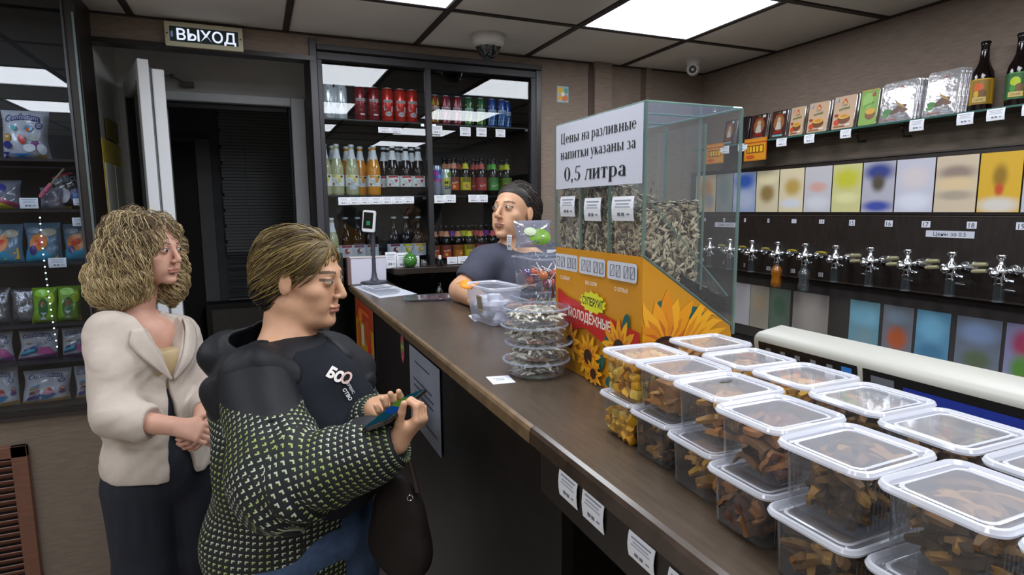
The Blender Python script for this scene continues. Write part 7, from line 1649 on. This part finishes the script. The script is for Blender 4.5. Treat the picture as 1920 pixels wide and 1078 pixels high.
    S.el(nb-Fb*.125-Z*.02, (.088, .155, .075), Rb, .02); S.el(nb-Fb*.10-Z*.02, (.05, .10, .09), Rb, .01, True); S.rc(nb-Fb*.09-Lb*.10-Z*.02, nb+Fb*.03-Lb*.115-Z*.075, .036, .026, .02); S.rc(nb-Fb*.09+Lb*.10-Z*.02, nb+Fb*.03+Lb*.115-Z*.075, .036, .026, .02)
    def open2(P):
        Q = (P-nb)@Rb; return np.maximum(np.abs(Q[..., 1])-(.068+.10*np.clip(-Q[..., 2], 0, .3)), -(Q[..., 0]+.005))
    S.ops.append((open2, nb-.4, nb+.4, .015, True)); S.el(nb+Z*.05, (.078, .074, .12), Rb, .015, True); S.hs(chest-Z*.035, Z*.9-Lb*.0, .006)
    V, F = S.grid(.0048, folds(51, .011, 38, (1, 1, 1.6))); skin_obj('hood', V, F, [NY], None, t)
    # hair: light on top, dark below, gathered
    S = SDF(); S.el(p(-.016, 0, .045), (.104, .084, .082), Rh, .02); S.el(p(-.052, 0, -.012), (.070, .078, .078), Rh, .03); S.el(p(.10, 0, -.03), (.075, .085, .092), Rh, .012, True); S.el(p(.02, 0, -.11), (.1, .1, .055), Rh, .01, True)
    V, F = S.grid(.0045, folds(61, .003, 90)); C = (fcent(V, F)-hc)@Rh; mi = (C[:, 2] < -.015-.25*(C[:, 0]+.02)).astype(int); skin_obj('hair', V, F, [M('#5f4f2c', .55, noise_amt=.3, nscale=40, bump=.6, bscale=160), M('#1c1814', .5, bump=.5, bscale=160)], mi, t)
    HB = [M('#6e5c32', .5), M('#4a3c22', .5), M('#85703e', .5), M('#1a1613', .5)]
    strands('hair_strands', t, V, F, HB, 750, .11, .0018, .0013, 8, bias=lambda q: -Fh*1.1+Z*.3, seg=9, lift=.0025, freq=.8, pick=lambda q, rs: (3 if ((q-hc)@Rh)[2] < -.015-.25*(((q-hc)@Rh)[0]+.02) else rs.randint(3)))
    # phone, a thing of its own, held in the hands
    R = np.array([px_, py_, pn]).T; ph = empty('mobile_phone', pc, label='dark mobile phone held by the woman in the patterned jacket, screen lit', cat='phone', R=Matrix(R.tolist())); m = MB()
    m.rr([(.150, .070, .010, -.004), (.154, .074, .012, -.003), (.154, .074, .012, .003), (.150, .070, .010, .004)], M('#0c0e12', .2, coat=.8), 5, True, True); m.build('case', ph)
    m = MB(); P = Print(); P.rect(-.072, -.033, .144, .066, glow('#1c5a70', .35)); P.poly([(-.02, -.033), (.03, -.033), (.07, .033), (.03, .033)], glow('#5c8a30', .5)); P.poly([(-.05, -.033), (-.02, -.033), (.03, .033), (.0, .033)], glow('#1c50a0', .45)); P.put(m, lambda u, v, d: np.array([u, v, .0042+d])); m.build('screen', ph, smooth=0)
    # handbag
    hb = pd(748, 965, 1.33); b = empty('handbag', (hb[0], hb[1], hb[2]-.14), label='dark brown leather handbag hanging between the woman and the counter', cat='handbag'); S = SDF(); o = hb; S.el(o-Z*.02, (.075, .04, .12), Rb, .02); S.el(o-Z*.08, (.085, .045, .07), Rb, .03)
    V, F = S.grid(.007, folds(71, .005, 40)); skin_obj('bag_body', V, F, [M('#1a1310', .7, spec=.25, noise_amt=.2, bump=.3, bscale=80)], None, b)
    m = MB(); q0 = o+Fb*.06+Z*.07-np.array(b.location); q1 = o-Fb*.06+Z*.07-np.array(b.location); m.tube([q1, q1*.6+q0*.4+Z*.13, q0*.6+q1*.4+Z*.15, q0], .006, M('#2c1d16', .5), 8); m.build('strap', b)
    q = pd(769, 933, 1.26)-np.array(b.location); m = MB(); m.tube([q+np.array([.006*math.cos(a), 0, .006*math.sin(a)]) for a in np.linspace(0, 2*PI, 13)[:-1]], .0012, CHROME, 6, closed=True); m.build('ring', b)
    return t
woman_phone()

# ---------------------------------------------------------------- man behind the counter
def man():
    Z = np.array([0, 0, 1.]); cam_r = unit(RT*[1, 1, 0]); cam_d = unit(FW*[1, 1, 0]); D = 2.42
    hc = pd(965, 398, D); Fh = unit(-cam_r*.55-cam_d*.6-Z*.15); Rh = hframe(Fh, .25) if False else hframe(unit(-cam_r*.6-cam_d*.75), -.2); Fb = unit(-cam_r*.5-cam_d*.86); Lb = np.cross(Z, Fb); Rb = np.array([Fb, Lb, Z]).T
    nb = pd(972, 462, D+.03); chest = pd(985, 545, D+.02); sA = pd(912, 494, D-.02); sB = pd(1058, 490, D+.12); eA = pd(858, 560, D-.08); 
    el = at(838, 556, 2, HC+.035); eB = pd(1075, 590, D+.05); t = empty('person', (chest[0], chest[1], 0), label='man in a grey blue T-shirt standing behind the counter, arm on the counter', cat='person')
    S = SDF(); p = head(S, hc, Rh, 1.03); neck(S, p, nb, .058, .066); S.el(nb-Z*.06, (.08, .13, .07), Rb, .03); S.rc(nb, sA, .05, .055, .03); V, F = S.grid(.0045); L = [(V, F, face_paint(fcent(V, F), p, Rh, 1.03))]
    S = SDF(); el = pd(866, 545, D-.10); wr = at(905, 566, 2, HC+.032); S.rc(sA, el, .055, .047, .02); S.rc(el, wr, .047, .030, .02); hand(S, wr, cam_r*.9-cam_d*.2-Z*.02, Z, -1, (.3, .3, .35, .4), (.5, .2), 1.05)
    V, F = S.grid(.0038); L.append((V, F, np.zeros(len(F), int))); S = SDF(); S.rc(sB, eB, .055, .042, .02); S.rc(eB, eB-Z*.18+Fb*.12, .042, .03, .02); hand(S, eB-Z*.19+Fb*.13, Fb-Z*.6, -Lb, 1, (.4, .4, .5, .5)); S.el(chest-Z*.3, (.13, .17, .2), Rb)
    for sg in (-1, 1): hj = chest+Lb*.09*sg-Z*.45; kn = hj*[1, 1, 0]+Z*.48; an = hj*[1, 1, 0]+Z*.1; S.rc(hj, kn, .09, .06, .03); S.rc(kn, an, .06, .04, .02)
    V, F = S.grid(.009); L.append((V, F, np.zeros(len(F), int))); V, F, m = join_meshes(L); skin_obj('body', V, F, [SKIN2, M('#8c5c50', .5), BROW, EYEW, IRIS], m, t)
    S = SDF(); S.el(chest+Z*.02, (.13, .19, .15), Rb, .03); S.el(chest-Z*.2, (.135, .18, .2), Rb, .05); S.rc(nb-Z*.03, sA, .062, .07, .03); S.rc(nb-Z*.03, sB, .062, .07, .03); S.rc(sA, sA*.45+el*.55, .072, .068, .02); S.rc(sB, sB*.4+eB*.6, .072, .068, .02); S.el(nb+Z*.05+Fb*.02, (.07, .068, .08), Rb, .008, True)
    ax = unit(el-sA); S.el(sA*.42+el*.58+ax*.075, (.075, .075, .075), None, .003, True); S.el(sB*.36+eB*.64+unit(eB-sB)*.075, (.075, .075, .075), None, .003, True); S.hs(chest-Z*.36, Z)
    V, F = S.grid(.0055, folds(81, .005, 40)); skin_obj('t_shirt', V, F, [M('#3d4050', .85, noise_amt=.08, bump=.2, bscale=120)], None, t)
    S = SDF(); S.el(chest-Z*.42, (.135, .175, .13), Rb, .03)
    for sg in (-1, 1): hj = chest+Lb*.09*sg-Z*.48; an = hj*[1, 1, 0]+Z*.05; S.rc(hj, an, .1, .075, .02)
    V, F = S.grid(.012); skin_obj('trousers', V, F, [M('#1a1b20', .8)], None, t)
    S = SDF(); S.el(p(-.018, 0, .046), (.101, .080, .078), Rh, .02); S.el(p(-.05, 0, .0), (.062, .076, .07), Rh, .03); S.el(p(.105, 0, -.02), (.07, .09, .09), Rh, .01, True); V, F = S.grid(.005, folds(91, .003, 90)); skin_obj('hair', V, F, [M('#241e1a', .6, bump=.6, bscale=150)], None, t)
    strands('hair_strands', t, V, F, [M('#241e1a', .6), M('#3a302a', .6)], 500, .05, .002, .0014, 12, region=lambda C: ((C-hc)@Rh)[:, 0]-.5*((C-hc)@Rh)[:, 2] < -.01, bias=lambda q: -Fh*.8, seg=6, lift=.002)
    return t
man()
